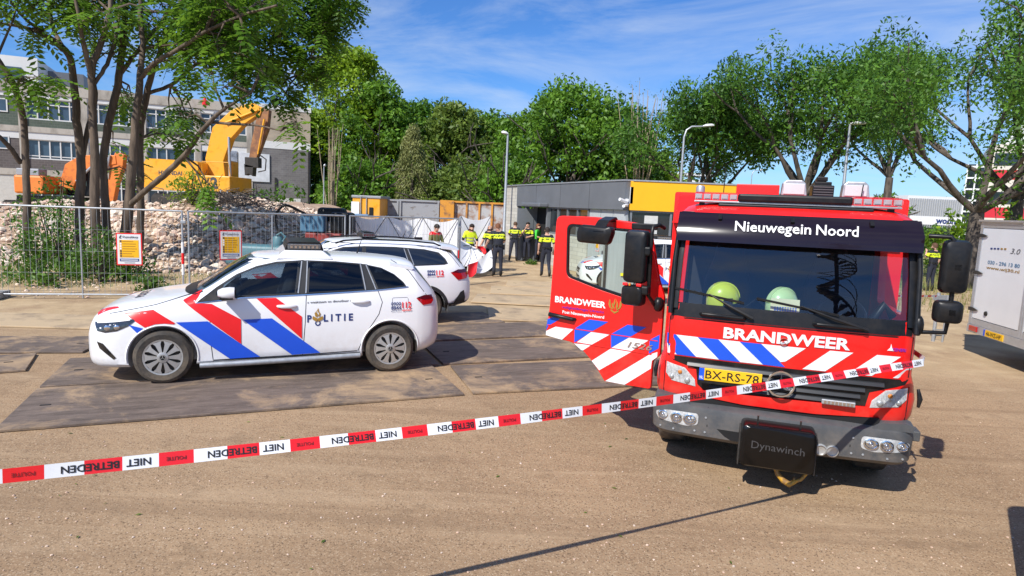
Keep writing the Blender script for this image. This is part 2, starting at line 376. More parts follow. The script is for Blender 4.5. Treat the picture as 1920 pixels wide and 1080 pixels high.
M_PLATE = plate_material('worn_steel_plate', (.140, .107, .086), (.42, .29, .17), (.50, .66))
M_PLATE_S = plate_material('sand_covered_plate', (.30, .225, .15), (.50, .375, .23), (.36, .52))
PZ = 0.034
def plate(x, y, ang, ln, wd, label, m=None, lift=0.0, cut=0.0):
    """steel road plate: near-left corner (x,y), running ang degrees"""
    b = MB(); e = .012
    poly = [(0, 0), (ln, 0), (ln-cut, wd), (0, wd)]
    b.prism(poly, .004+lift, PZ+lift, 'z')
    o = b.build('steel_plate', m or M_PLATE, None, bevel=.006, loc=(x, y, 0), rz=R(ang))
    tag(o, label, 'road plate', 'steel road plates on the sand')
    for (hx, hy) in ((.25, wd/2), (ln-.25, wd/2)):      # lifting eyes
        h = MB(); h.box((hx, hy, PZ+lift+.001), (.10, .035, .004)); h.build('lifting_slot', M_DARK, o)
    return o
plate(-4.98, 5.97, 23.2, 4.82, 1.50, 'long dark plate under the front police car, nearest the red and white tape')
plate(-5.60, 7.42, 22.6, 4.95, 1.45, 'dark plate under the far wheels of the front police car', lift=.0)
plate(-.44, 7.93, 17.5, 3.7, 1.40, 'dark plate in front of the open fire engine door, right of the front police car', cut=.05)
plate(-.98, 9.36, 21.5, 4.0, 1.50, 'dark plate between the rear of the front police car and the open red door')
plate(-1.55, 10.9, 23.0, 4.1, 1.35, 'weathered plate behind the front police car, beside its rear bumper')
plate(-3.4, 11.55, 24.0, 3.6, 1.3, 'grey plate under the rear of the second police car', lift=.006)
plate(-8.3, 8.72, 12, 2.1, 1.1, 'small sand streaked plate at the left, behind the long dark plate')
plate(-8.1, 7.05, 30, 2.1, 1.0, 'corner of a dark plate at the left edge of the picture')
plate(-9.6, 10.6, 4, 4.2, 1.2, 'sandy plate along the fence at the left', M_PLATE_S)
plate(-.45, 13.25, 4, 3.6, 1.6, 'sand covered plate left of the open red door', M_PLATE_S, lift=.01)
plate(-1.0, 15.6, -3, 4.2, 1.5, 'sand covered plate behind the second police car', M_PLATE_S, lift=.012)
plate(-.6, 17.4, 1, 4.4, 1.6, 'sandy plate nearest the walking officers', M_PLATE_S)
plate(-.2, 19.2, -2, 4.0, 1.5, 'sandy plate under the feet of the officers', M_PLATE_S)

M_LAMP = mat('lamp_reflector', (.74, .75, .76), .2, metal=.35, var=.28, scale=45)

add_dust(M_WHITE, .15, .75, amount=.55, scale=4); add_dust(M_RED, .3, 1.3, amount=.35, scale=4); add_dust(M_GREY_BUMPER, .3, .75, amount=.5, scale=5, base=.12); add_dust(M_BLACK, .2, 1.2, amount=.22, scale=6, base=.25); add_dust(M_YEL, 1.0, 4.5, amount=.6, scale=1.5, base=.3); add_dust(M_RUBBER, -.4, .4, amount=.6, scale=5, base=.4); add_dust(M_SILVER, -.3, .3, amount=.45, scale=9, base=.4)
# ------------------------------------------------------------------ passenger cars (origin: rear axle on the ground, +x forward, +y left side)
def car_body(keys, cols, arches, ra, nst=84, yl=1.1):
    """keys: rows x, zb, wb, zs, ws, zm, wm, zbelt, wbelt, zr, wr, ztop ; smooth loft with wheel arches cut out"""
    K = np.array(keys, float); K = K[np.argsort(K[:, 0])]
    xs = K[:, 0]; rows = K[:, 1:]
    X = np.unique(np.concatenate([np.linspace(xs[0], xs[-1], nst), xs]))
    rings = []
    for x in X:
        zb, wb, zs, ws, zm, wm, zt, wt, zr, wr, ztop = catmull(xs, rows, x)
        kp = [(0, zb), (wb*.6, zb), (wb, zb+.01), (ws, zs), (wm*.995, (zs+zm)/2), (wm, zm), (wm*.99, zm+(zt-zm)*.55), (wt, zt), (wt+(wr-wt)*.30-.0, zt+(zr-zt)*.36), (wt+(wr-wt)*.68, zt+(zr-zt)*.74), (wr, zr), (wr*.86, zr+(ztop-zr)*.5), (wr*.55, zr+(ztop-zr)*.86), (0, ztop)]
        d = [0]
        for i in range(1, len(kp)): d.append(d[-1]+max(1e-4, math.dist(kp[i], kp[i-1])))
        half = []
        for i in range(len(kp)-1):
            for t in ((0, .5) if i not in (0,) else (0,)):
                half.append(catmull(d, kp, d[i]+(d[i+1]-d[i])*t))
        half.append(kp[-1])
        ring = [(x, -p[0], p[1]) for p in half]+[(x, p[0], p[1]) for p in reversed(half[1:-1])]
        rings.append(ring)
    b = MB(); b.loft(rings)
    me = b.mesh('body', cols)
    cut = []
    for ax in arches:
        for sgn in (1, -1):
            c = MB(); c.lathe([(ra, sgn*.48), (ra, sgn*yl)], 44, 1, Matrix.Translation((ax, 0, .33))); cut.append(c.mesh('c', cols))
    me = boolean(me, cut)
    return me, bvh_of(me)
def make_wheel(parent, x, side, r=.325, w=.205, rim=.215, style='cap', hz=None):
    """tyre > rim parts, outer face towards side*y"""
    hz = r if hz is None else hz
    wl = bpy.data.objects.new('wheel', None); COL.objects.link(wl); wl.parent = parent; wl.location = (x, side*.80, hz); wl.rotation_euler = (0, 0, 0 if side > 0 else math.pi); wl.empty_display_size = .1
    key = ('wheel', r, style)
    if key not in MESHES:
        t = MB(); h = w/2
        t.lathe([(rim-.004, -h+.02), (rim+.01, -h+.004), (r*.86, -h-.004), (r*.97, -h+.022), (r, -h+.05), (r, h-.05), (r*.97, h-.022), (r*.86, h+.004), (rim+.01, h-.004), (rim-.004, h-.02)], 48, cap=False)
        for k in range(3): t.lathe([(r+.0005, -.05+k*.05-.004), (r+.0012, -.05+k*.05), (r+.0005, -.05+k*.05+.004)], 48)
        rm = MB()
        if style == 'cap':
            rm.lathe([(rim, h-.022), (rim-.012, h-.010), (rim-.03, h-.05), (.05, h-.06)], 40, 1, cap=False)
            n = 10
            for k in range(n):
                a0 = 2*math.pi*k/n
                def P(rr, da, ax): return (rr*math.cos(a0+da), h+ax, rr*math.sin(a0+da))
                vs = [P(.058, -.24, .004), P(.058, .24, .004), P(rim-.05, .185, .0), P(rim-.014, .25, -.006), P(rim-.014, -.25, -.006), P(rim-.05, -.165, .0)]
                lo = [(v[0], v[1]-.03, v[2]) for v in vs]
                m = len(vs); rm.add(vs+lo, [tuple(range(m))]+[(i, (i+1) % m, m+(i+1) % m, m+i) for i in range(m)], 0)
            rm.lathe([(rim-.016, h-.007), (rim+.004, h-.004), (rim+.006, h-.016)], 40, 0, cap=False)
            rm.lathe([(.066, h-.01), (.064, h+.008), (.05, h+.013), (.001, h+.014)], 24, 0)
            rm.lathe([(.036, h+.0142), (.036, h+.0162), (.001, h+.0162)], 20, 1)
            rm.lathe([(.034, h+.0165), (.034, h+.018), (.029, h+.018), (.029, h+.0165)], 20, 0, cap=False)
            for k in range(3):
                a = math.pi/2+2*math.pi*k/3; rm.bar((0, h+.0172, 0), (.03*math.cos(a), h+.0172, .03*math.sin(a)), .006, .003)
        else:
            rm.lathe([(rim, h-.02), (rim-.016, h-.008), (rim-.03, h-.05), (.05, h-.055)], 40, 1, cap=False)
            for k in range(5):
                for da in (-.13, .13):
                    a0 = 2*math.pi*k/5+.3; rm.bar((.04*math.cos(a0), h-.012, .04*math.sin(a0)), ((rim-.01)*math.cos(a0+da), h-.012, (rim-.01)*math.sin(a0+da)), .032, .03, 0, up=(0, 1, 0))
            rm.lathe([(.06, h-.05), (.055, h-.004), (.001, h-.002)], 20, 0)
            rm.lathe([(rim-.012, h-.012), (rim+.004, h-.004), (rim+.006, h-.016)], 40, 0, cap=False)
        MESHES[key] = (t.mesh('tyre', M_RUBBER, 30), rm.mesh('rim', [M_SILVER, M_DARK], 30))
    a, b = MESHES[key]; link('tyre', a, wl); link('rim', b, wl); return wl
MESHES = {}
def side_decal(name, poly, bvh, m, parent, off=.004, step=.09, side=1):
    v, f = split_poly(poly, step)
    pts = project(bvh, v, lambda p: (p[0], side*2.0, p[1]), (0, -side, 0), off)
    b = MB(); b.add(pts, f); return b.build(name, m, parent, smooth=60)
def seam(parent, bvh, pts, w=.008, m=None, side=1, name='panel_gap', off=.002):
    b = MB()
    P = []
    for i in range(len(pts)-1):
        n = max(1, int(math.dist(pts[i], pts[i+1])/.05))
        for k in range(n): P.append((pts[i][0]+(pts[i+1][0]-pts[i][0])*k/n, pts[i][1]+(pts[i+1][1]-pts[i][1])*k/n))
    P.append(pts[-1]); L_, R_ = [], []
    for i, p in enumerate(P):
        a, c = P[max(i-1, 0)], P[min(i+1, len(P)-1)]; d = Vector((c[0]-a[0], c[1]-a[1])).normalized(); n = Vector((-d.y, d.x))*w/2
        L_.append((p[0]+n.x, p[1]+n.y)); R_.append((p[0]-n.x, p[1]-n.y))
    A = project(bvh, L_, lambda p: (p[0], side*2.0, p[1]), (0, -side, 0), off); B = project(bvh, R_, lambda p: (p[0], side*2.0, p[1]), (0, -side, 0), off)
    b.sheet([A, B]); return b.build(name, m or M_DARK, parent, smooth=60)
def side_text(name, s, x, z, h, bvh, m, parent, width=None, bold=.01, off=.005, side=1, slope=0.0):
    # reads left to right for someone looking at the left side, where +x is to the left
    return text_flat(name, s, h, lambda u, v: project(bvh, [(x-u*side, z+v+u*slope)], lambda p: (p[0], side*2.0, p[1]), (0, -side, 0), off)[0], m, parent, bold, width)
def flame(fn, s):
    """police flame emblem over an open book"""
    b = MB()
    def poly(pts): b.add([fn(p[0]*s, p[1]*s) for p in pts], [tuple(range(len(pts)))])
    poly([(-.50, .05), (-.05, -.22), (0, .12), (-.45, .36)]); poly([(.50, .05), (.45, .36), (0, .12), (.05, -.22)])
    poly([(-.22, .30), (-.05, .26), (.02, .50), (-.12, .72), (-.02, .95), (-.30, .62)]); poly([(.0, .28), (.2, .34), (.26, .58), (.10, .80), (.04, 1.15), (-.06, .86), (.12, .56)])
    return b
def mirror(parent, x, y, z, side=1):
    b = MB()
    rings = []
    for (dx, w, h) in ((-.085, .5, .55), (-.075, .9, .95), (-.02, 1, 1), (.06, .93, .85), (.11, .62, .5)):
        rings.append([(x+dx, y+side*.105*w*math.copysign(abs(math.cos(a))**.7, math.cos(a)), z+.072*h*math.copysign(abs(math.sin(a))**.7, math.sin(a))) for a in np.linspace(0, 2*math.pi, 16, endpoint=False)])
    b.loft(rings); mo = b.build('door_mirror', M_WHITE, parent, smooth=50)
    c = MB(); c.bar((x+.03, y-side*.20, z-.07), (x+.03, y-side*.02, z-.045), .07, .035); c.box((x+.015, y, z-.062), (.15, .17, .022)); c.box((x-.087, y, z), (.004, .16, .10)); c.build('mirror_foot', M_BLACK, mo, bevel=.008)
def light_bar(parent, x, z, w, d, hgt, dark=True):
    b = MB(); b.prism(round_poly([(-d/2, 0), (d/2, 0), (d/2-.05, hgt), (-d/2+.04, hgt)], .03), -w/2, w/2, 'y', 0, Matrix.Translation((x, 0, z))); o = b.build('light_bar', M_BLACK, parent, smooth=40)
    for s in (1, -1):
        e = MB(); e.box((x, s*(w/2+.012), z+hgt*.48), (d*.84, .03, hgt*.62)); e.build('light_bar_lens', mat('smoked_lens', (.10, .11, .12), .12, var=.4, scale=40, coat=1), o, bevel=.012)
        f = MB()
        for k in range(7): f.box((x-d*.32+k*d*.107, s*(w/2+.029), z+hgt*.42), (d*.06, .004, hgt*.26))
        f.box((x, s*(w/2+.029), z+hgt*.66), (d*.7, .004, .008)); f.build('lamp_reflector', M_CHROME, o)
    return o
STRIPES = [('stripe_red', M_RED_S, [(3.13, .86), (2.82, .90), (2.59, .742), (2.60, .726), (2.70, .738), (2.80, .732), (2.89, .70), (2.91, .695)]),
    ('stripe_blue', M_BLUE_S, [(3.08, .73), (2.925, .685), (2.99, .63)]),
    ('stripe_red', M_RED_S, [(2.51, 1.0), (2.30, 1.115), (2.345, 1.035), (2.38, .975), (2.19, .965), (1.86, .77), (1.86, .46)]),
    ('stripe_blue', M_BLUE_S, [(2.58, .75), (2.235, .755), (1.64, .285), (1.99, .275)]),
    ('stripe_red', M_RED_S, [(1.68, 1.025), (1.45, 1.03), (1.14, .79), (1.14, .50)]),
    ('stripe_blue', M_BLUE_S, [(1.84, .765), (1.50, .775), (.91, .305), (1.26, .295)])]
def police_car(label, loc, yaw, sc=1.03):
    root = empty('police_car', loc, yaw, label, 'car', 'white police cars', sc)
    keys = [ # x, zb, wb, zs, ws, zm, wm, zbelt, wbelt, zr, wr, ztop
        (-.86, .42, .30, .47, .42, .56, .46, .66, .46, .70, .40, .74),
        (-.83, .36, .50, .42, .60, .56, .655, .80, .64, .90, .56, .94),
        (-.76, .31, .64, .38, .73, .60, .775, .93, .735, 1.04, .62, 1.10),
        (-.62, .27, .72, .36, .81, .62, .845, 1.02, .795, 1.14, .66, 1.24),
        (-.46, .24, .76, .34, .855, .62, .88, 1.10, .825, 1.26, .64, 1.40),
        (-.36, .23, .77, .33, .865, .62, .89, 1.13, .832, 1.34, .63, 1.475),
        (-.10, .21, .78, .31, .878, .62, .898, 1.16, .84, 1.405, .63, 1.515),
        (.40, .20, .78, .30, .885, .62, .90, 1.125, .852, 1.455, .635, 1.548),
        (1.15, .19, .78, .28, .885, .62, .90, 1.075, .860, 1.490, .635, 1.565),
        (1.65, .19, .78, .27, .885, .62, .90, 1.045, .860, 1.440, .62, 1.550),
        (1.95, .19, .78, .26, .885, .62, .90, 1.03, .86, 1.30, .66, 1.41),
        (2.25, .19, .78, .25, .885, .62, .90, 1.00, .86, 1.115, .72, 1.205),
        (2.46, .19, .78, .24, .885, .62, .90, .975, .85, 1.03, .74, 1.075),
        (2.85, .19, .77, .24, .885, .62, .898, .935, .83, .975, .72, 1.015),
        (3.15, .18, .75, .25, .86, .60, .87, .875, .78, .915, .66, .955),
        (3.38, .18, .68, .26, .77, .55, .79, .80, .68, .84, .58, .875),
        (3.52, .20, .54, .28, .62, .48, .645, .70, .56, .74, .47, .775),
        (3.575, .25, .40, .31, .46, .45, .48, .60, .42, .63, .35, .655),
        (3.60, .32, .28, .36, .32, .44, .34, .52, .30, .54, .26, .555)]
    keys = [((-.36+(k[0]+.36)*.76) if k[0] < -.36 else k[0],)+tuple(k[1:]) for k in keys]
    me, bv = car_body(keys, [M_WHITE, M_DARK], (2.729, 0.0), .375)
    # hollow passenger space with real window openings
    K = np.array(sorted(keys), float); cav = MB(); rg = []
    for x in np.linspace(-.30, 2.32, 24):
        zb, wb, zs, ws, zm, wm, zt, wt, zr, wr, ztop = catmull(K[:, 0], K[:, 1:], x)
        hp = [(wm-.10, .74), (wm-.085, (zt+.74)/2), (wt-.055, zt), (wr-.045, max(zr-.02, zt+.02)), (wr*.55, max(ztop-.045, zt+.035)), (0, max(ztop-.035, zt+.04))]
        rg.append([(x, -p[0], p[1]) for p in hp]+[(x, p[0], p[1]) for p in reversed(hp[:-1])])
    cav.loft(rg, 1); cols = [M_WHITE, mat('car_interior', (.03, .031, .034), .8, var=.1)]
    front = [(2.33, .985), (1.86, 1.045), (1.19, 1.078), (1.135, 1.478), (1.45, 1.455), (1.68, 1.40), (1.90, 1.305), (2.12, 1.155)]
    rear = [(1.08, 1.080), (.33, 1.118), (.375, 1.442), (.70, 1.468), (1.05, 1.48)]
    qtr = [(.18, 1.130), (-.205, 1.165), (-.17, 1.22), (-.06, 1.315), (.10, 1.392), (.30, 1.432)]
    def shrink(P, k=.93): cx = sum(p[0] for p in P)/len(P); cz = sum(p[1] for p in P)/len(P); return [(cx+(p[0]-cx)*k, cz+(p[1]-cz)*k) for p in P]
    cts = [cav.mesh('v', cols)]
    for P in ([(2.20, 1.03)]+front[1:-1]+[(2.04, 1.19)], rear, qtr): c_ = MB(); c_.prism(shrink(P), -1.2, 1.2, 'y', 1); cts.append(c_.mesh('w', cols))
    c_ = MB(); c_.prism([(-.64, 1.135), (.64, 1.135), (.52, 1.485), (-.52, 1.485)], 1.70, 2.75, 'x', 1); cts.append(c_.mesh('w', cols))
    me.materials.clear(); [me.materials.append(q) for q in [M_WHITE, M_DARK]]
    me = boolean(me, cts)
    link('body', smooth_mesh(me, 38), root)
    G_F = glassmat('car_front_glass', (.34, .40, .44), ior=1.6); G_R = glassmat('car_privacy_glass', (.10, .12, .14), ior=1.65)
    M_SEAT = mat('seat_fabric', (.05, .052, .058), .9, var=.2, scale=20)
    for (x, zc) in ((1.45, .74), (.42, .74)):
        for y in (-.36, .36):
            b = MB(); b.box((x+.18, y, zc+.03), (.52, .50, .14)); b.loft([[(x-.12-(z-.8)*.28+dx, y+dy*w, z) for dx, dy in ((0, -1), (.12, -1), (.12, 1), (0, 1))] for z, w in ((.78, .25), (1.1, .24), (1.26, .17), (1.29, .12), (1.42, .11))]); b.build('seat', M_SEAT, root, bevel=.03)
    b = MB(); b.loft([[(xx, y, z) for xx, z in ((2.32, .76), (1.92, .76), (1.90, .98), (2.02, 1.03), (2.32, 1.05))] for y in (-.74, .74)]); b.build('dashboard', M_BLACK, root, bevel=.03)
    b = MB(); b.lathe([(.18, -.012), (.19, 0), (.18, .012), (.168, 0), (.18, -.012)], 24, 0, Matrix.Translation((1.80, .36, 1.02)) @ Matrix.Rotation(R(90), 4, 'Z') @ Matrix.Rotation(R(25), 4, 'X')); b.bar((1.80, .20, 1.02), (1.80, .52, 1.02), .03, .03); b.build('steering_wheel', M_BLACK, root, smooth=50)
    # glass house
    for sd in (1, -1):
        trim = [(2.37, .975), (1.86, 1.032), (1.1, 1.066), (.2, 1.115), (-.25, 1.157), (-.20, 1.235), (-.07, 1.345), (.10, 1.415), (.4, 1.46), (.8, 1.49), (1.15, 1.498), (1.47, 1.475), (1.70, 1.42), (1.92, 1.32), (2.14, 1.168)]
        for P in (front, rear, qtr):
            I_ = shrink(P, .935 if P is not qtr else .92); O_ = shrink(P, 1.05); n_ = len(P); pr = lambda Q, off: project(bv, [(Q[i][0]*(1-t)+Q[(i+1) % n_][0]*t, Q[i][1]*(1-t)+Q[(i+1) % n_][1]*t) for i in range(n_) for t in (0, .25, .5, .75)], lambda p: (p[0], sd*2.0, p[1]), (0, -sd, 0), off)
            A_, B_ = pr(O_, .006), pr(I_, .009); b = MB(); b.sheet([A_+A_[:1], B_+B_[:1]]); b.build('window_surround', M_RUBBER_T, root, smooth=60)
        side_decal('pillar_trim', [(1.20, 1.07), (1.07, 1.075), (1.045, 1.487), (1.145, 1.487)], bv, M_RUBBER_T, root, .0045, .09, sd); side_decal('pillar_trim', [(.35, 1.11), (.165, 1.125), (.285, 1.44), (.39, 1.45)], bv, M_RUBBER_T, root, .0045, .09, sd)
        side_decal('front_door_window', front, bv, G_F, root, .007, .08, sd)
        side_decal('rear_door_window', rear, bv, G_R, root, .007, .08, sd)
        side_decal('quarter_window', qtr, bv, G_R, root, .007, .08, sd)
        side_decal('mirror_triangle', [(2.35, .985), (2.10, 1.012), (2.06, 1.19), (2.13, 1.15)], bv, M_BLACK, root, .010, .08, sd)
        for a, c in (((1.185, 1.085), (1.13, 1.475)), ((1.09, 1.085), (1.06, 1.478)), ((.335, 1.122), (.38, 1.44)), ((.20, 1.13), (.305, 1.43))):
            seam(root, bv, [a, c], .014, M_GALV, sd, 'window_bar', .010)
        seam(root, bv, [(2.36, .974), (1.86, 1.031), (1.1, 1.065), (.2, 1.114), (-.24, 1.156)], .012, M_CHROME, sd, 'belt_trim', .008)
        seam(root, bv, [(2.20, .965), (2.215, .60), (2.18, .25)], side=sd); seam(root, bv, [(1.085, 1.06), (1.10, .7), (1.13, .29)], side=sd)
        seam(root, bv, [(.175, 1.12), (.115, .96), (.16, .80), (.34, .52), (.43, .31)], side=sd); seam(root, bv, [(2.18, .265), (1.13, .285), (.44, .31)], .012, side=sd)
        seam(root, bv, [(-.07, 1.49), (-.28, 1.36), (-.41, 1.16), (-.50, 1.04)], .010, side=sd); seam(root, bv, [(2.43, 1.06), (2.8, .955), (3.1, .89), (3.3, .84)], .006, side=sd)
        side_decal('sill_trim', [(2.33, .255), (2.33, .17), (.40, .215), (.40, .295)], bv, M_RUBBER_T, root, .006, .1, sd)
        t = MB(); t.tube([(2.33, sd*.885, .205), (1.9, sd*.90, .215), (1.0, sd*.90, .235), (.40, sd*.885, .25)], .034, 10); t.build('side_bar', M_GALV, root, smooth=60)
        for hx, hz in ((1.32, .925), (.40, .975)):
            y0 = project(bv, [(hx, hz)], lambda p: (p[0], sd*2, p[1]), (0, -sd, 0), 0)[0].y
            h = MB(); h.loft([[(hx+dx, y0+sd*(oy+.012*math.cos(a)), hz+.022*k*math.sin(a)+dx*.02) for a in np.linspace(0, 2*math.pi, 10, endpoint=False)] for dx, k, oy in ((-.125, .3, .0), (-.10, .9, .022), (-.03, 1.15, .035), (.05, 1.1, .035), (.11, .8, .020), (.125, .3, .0))])
            h.build('door_handle', M_WHITE, root, smooth=50)
        mirror(root, 2.0, sd*1.0, 1.115, sd)
        # lamps
        hl = side_decal('headlamp', [(3.46, .735), (3.03, .795), (3.01, .775), (3.08, .715), (3.20, .655), (3.33, .630), (3.42, .645)], bv, mat('headlamp_dark', (.03, .033, .04), .1, var=.5, scale=25, coat=1), root, .006, .05, sd)
        for (cx, cz, rr) in ((3.30, .69, .035), (3.20, .70, .032)):
            q = project(bv, [(cx, cz)], lambda p: (p[0], sd*2, p[1]), (0, -sd, 0), .012)[0]; b = MB(); b.ball(q, (rr, .010, rr)); b.build('lamp_lens', M_CHROME, hl, smooth=60)
        seam(hl, bv, [(3.42, .735), (3.2, .765), (3.06, .785)], .012, M_WHITE_S, sd, 'daylight_strip', .011)
        side_decal('tail_lamp', [(-.345, 1.005), (-.46, 1.035), (-.575, 1.03), (-.60, .965), (-.565, .925), (-.44, .91)], bv, M_TAIL, root, .010, .05, sd)
        side_decal('tail_lamp_shade', [(-.35, 1.012), (-.46, 1.043), (-.575, 1.038), (-.59, .99), (-.46, .985)], bv, mat('tail_lamp_dark', (.06, .004, .012), .08, var=.1, coat=1), root, .013, .05, sd)
        side_decal('air_inlet', [(3.43, .52), (3.36, .50), (3.22, .33), (3.25, .31), (3.40, .44)], bv, M_BLACK, root, .005, .05, sd)
        for k, (n_, m_, pl) in enumerate(STRIPES): side_decal(n_, pl, bv, m_, root, .0055+.0004*k, .07, sd)
        side_text('lettering', '« waakzaam en dienstbaar »', 1.075 if sd > 0 else .51, .955, .028, bv, M_TXT_G, root, .56, .012, .005, sd, .035*sd if sd > 0 else 0)
        x0 = 1.075 if sd > 0 else .50
        side_text('lettering', 'P', x0, .715, .088, bv, M_NAVY, root, .055, .03, .005, sd, .03)
        side_text('lettering', 'O', x0-sd*.095, .665, .07, bv, M_NAVY, root, .072, .03, .005, sd, .03)
        side_text('lettering', 'L I T I E', x0-sd*.205, .72, .088, bv, M_NAVY, root, .37, .03, .005, sd, .02)
        ox = x0-sd*.13
        fl = flame(lambda u, v: project(bv, [(ox-sd*u, .745+v)], lambda p: (p[0], sd*2, p[1]), (0, -sd, 0), .0075)[0], .135); fl.build('flame_emblem', M_GOLD, root)
        xs_ = .0 if sd > 0 else -.29
        side_text('lettering', '0900', xs_, .912, .044, bv, M_NAVY, root, .135, .02, .012, sd, .02); side_text('lettering', '8844', xs_, .858, .044, bv, M_NAVY, root, .135, .02, .012, sd, .02)
        side_text('lettering', 'geen spoed', xs_, .832, .016, bv, M_NAVY, root, .13, .01, .012, sd, .02)
        side_text('lettering', '112', xs_-sd*.15, .88, .075, bv, M_RED_S, root, .125, .03, .012, sd, .02); side_text('lettering', 'spoed', xs_-sd*.15, .838, .026, bv, M_RED_S, root, .125, .03, .012, sd, .02)
        seam(root, bv, [(-.02, .885), (-.02, 1.0), (-.03, 1.015), (-.22, 1.02), (-.235, 1.0), (-.235, .90)], .005, M_GREY_BUMPER, sd, 'fuel_flap_gap')
        # arch lip and mud flap
        for ax in (2.729, 0.0):
            P = project(bv, [(ax+.388*math.cos(a), .33+.388*math.sin(a)) for a in np.linspace(-.15, math.pi+.15, 26)], lambda p: (p[0], sd*2, p[1]), (0, -sd, 0), .001)
            b = MB(); b.tube(P, .010, 6); b.build('arch_lip', M_WHITE, root, smooth=60)
        f = MB(); f.box((-.36, sd*.80, .33), (.02, .15, .18)); f.build('mud_flap', M_BLACK, root, bevel=.005)
        make_wheel(root, 2.729, sd); make_wheel(root, 0.0, sd)
    # windscreen, rear glass, hood markings
    v, f = split_poly([(-.69, 1.10), (.69, 1.10), (.56, 1.50), (.3, 1.52), (-.3, 1.52), (-.56, 1.50)], .09)
    b = MB(); b.add(project(bv, v, lambda p: (4.5, p[0], p[1]), (-1, 0, 0), .006), f); b.build('windscreen', G_F, root, smooth=60)
    v, f = split_poly([(-.74, 1.055), (.74, 1.055), (.72, 1.10), (-.72, 1.10)], .09)
    b = MB(); b.add(project(bv, v, lambda p: (4.5, p[0], p[1]), (-1, 0, 0), .008), f); b.build('windscreen_cowl', M_BLACK, root, smooth=60)
    v, f = split_poly([(-.62, 1.12), (.62, 1.12), (.56, 1.40), (-.56, 1.40)], .09)
    b = MB(); b.add(project(bv, v, lambda p: (-3, p[0], p[1]), (1, 0, 0), .006), f); b.build('rear_window', M_GLASS_D, root, smooth=60)
    # roof spoiler
    b = MB(); b.loft([[(-.02, y, 1.515-.055*abs(y/.6)**2.2), (-.02, y, 1.47-.055*abs(y/.6)**2.2), (-.33-.04*(1-abs(y/.6)**2), y, 1.435-.06*abs(y/.6)**2.2), (-.36-.04*(1-abs(y/.6)**2), y, 1.452-.06*abs(y/.6)**2.2), (-.29, y, 1.475-.058*abs(y/.6)**2.2)] for y in np.linspace(-.63, .63, 15)])
    b.build('roof_spoiler', M_WHITE, root, smooth=40)
    v, f = split_poly([(-.50, .30), (.50, .30), (.44, .42), (-.44, .42)], .1)
    b = MB(); b.add(project(bv, v, lambda p: (4.5, p[0], p[1]), (-1, 0, 0), .005), f); b.build('lower_grille', M_BLACK, root, smooth=60)
    v, f = split_poly([(-.34, .50), (.34, .50), (.42, .64), (-.42, .64)], .1)
    b = MB(); b.add(project(bv, v, lambda p: (4.5, p[0], p[1]), (-1, 0, 0), .005), f); b.build('grille', M_BLACK, root, smooth=60)
    def hood(poly, n_, m_, off=.004):
        v, f = split_poly(poly, .08); b = MB(); b.add(project(bv, v, lambda p: (p[0], p[1], 3), (0, 0, -1), off), f); b.build(n_, m_, root, smooth=60)
    hood([(3.49, .36), (3.45, .55), (3.21, .655), (3.23, .60), (3.38, .44)], 'stripe_red', M_RED_S); hood([(3.32, -.34), (3.36, -.50), (3.20, -.62), (3.14, -.46)], 'stripe_red', M_RED_S)
    hood([(3.53, .10), (3.51, .26), (3.44, .34), (3.46, .16)], 'stripe_blue', M_BLUE_S)
    text_flat('lettering', 'POLITIE', .10, lambda u, v: project(bv, [(3.0+v, .30-u)], lambda p: (p[0], p[1], 3), (0, 0, -1), .004)[0], M_TXT_G, root, .03, .60)
    light_bar(root, 1.09, 1.605, 1.04, .50, .115)
    b = MB(); b.loft([[(1.46, s*.62, 1.50), (1.34, s*.56, 1.612), (.86, s*.56, 1.612), (.72, s*.62, 1.50)] for s in (-1, 1)]); b.build('light_bar_plinth', M_WHITE, root, bevel=.02)
    b = MB(); b.tube([(.35, .05, 1.53), (.28, .05, 1.75)], [.012, .003], 6); b.build('aerial', M_BLACK, root)
    return root
CAR_LOC = Vector((-1.998, 9.609, PZ)); CAR_YAW = 3.514
car1 = police_car('white police hatchback with red and blue stripes and POLITIE lettering, nearest the tape', CAR_LOC, CAR_YAW)
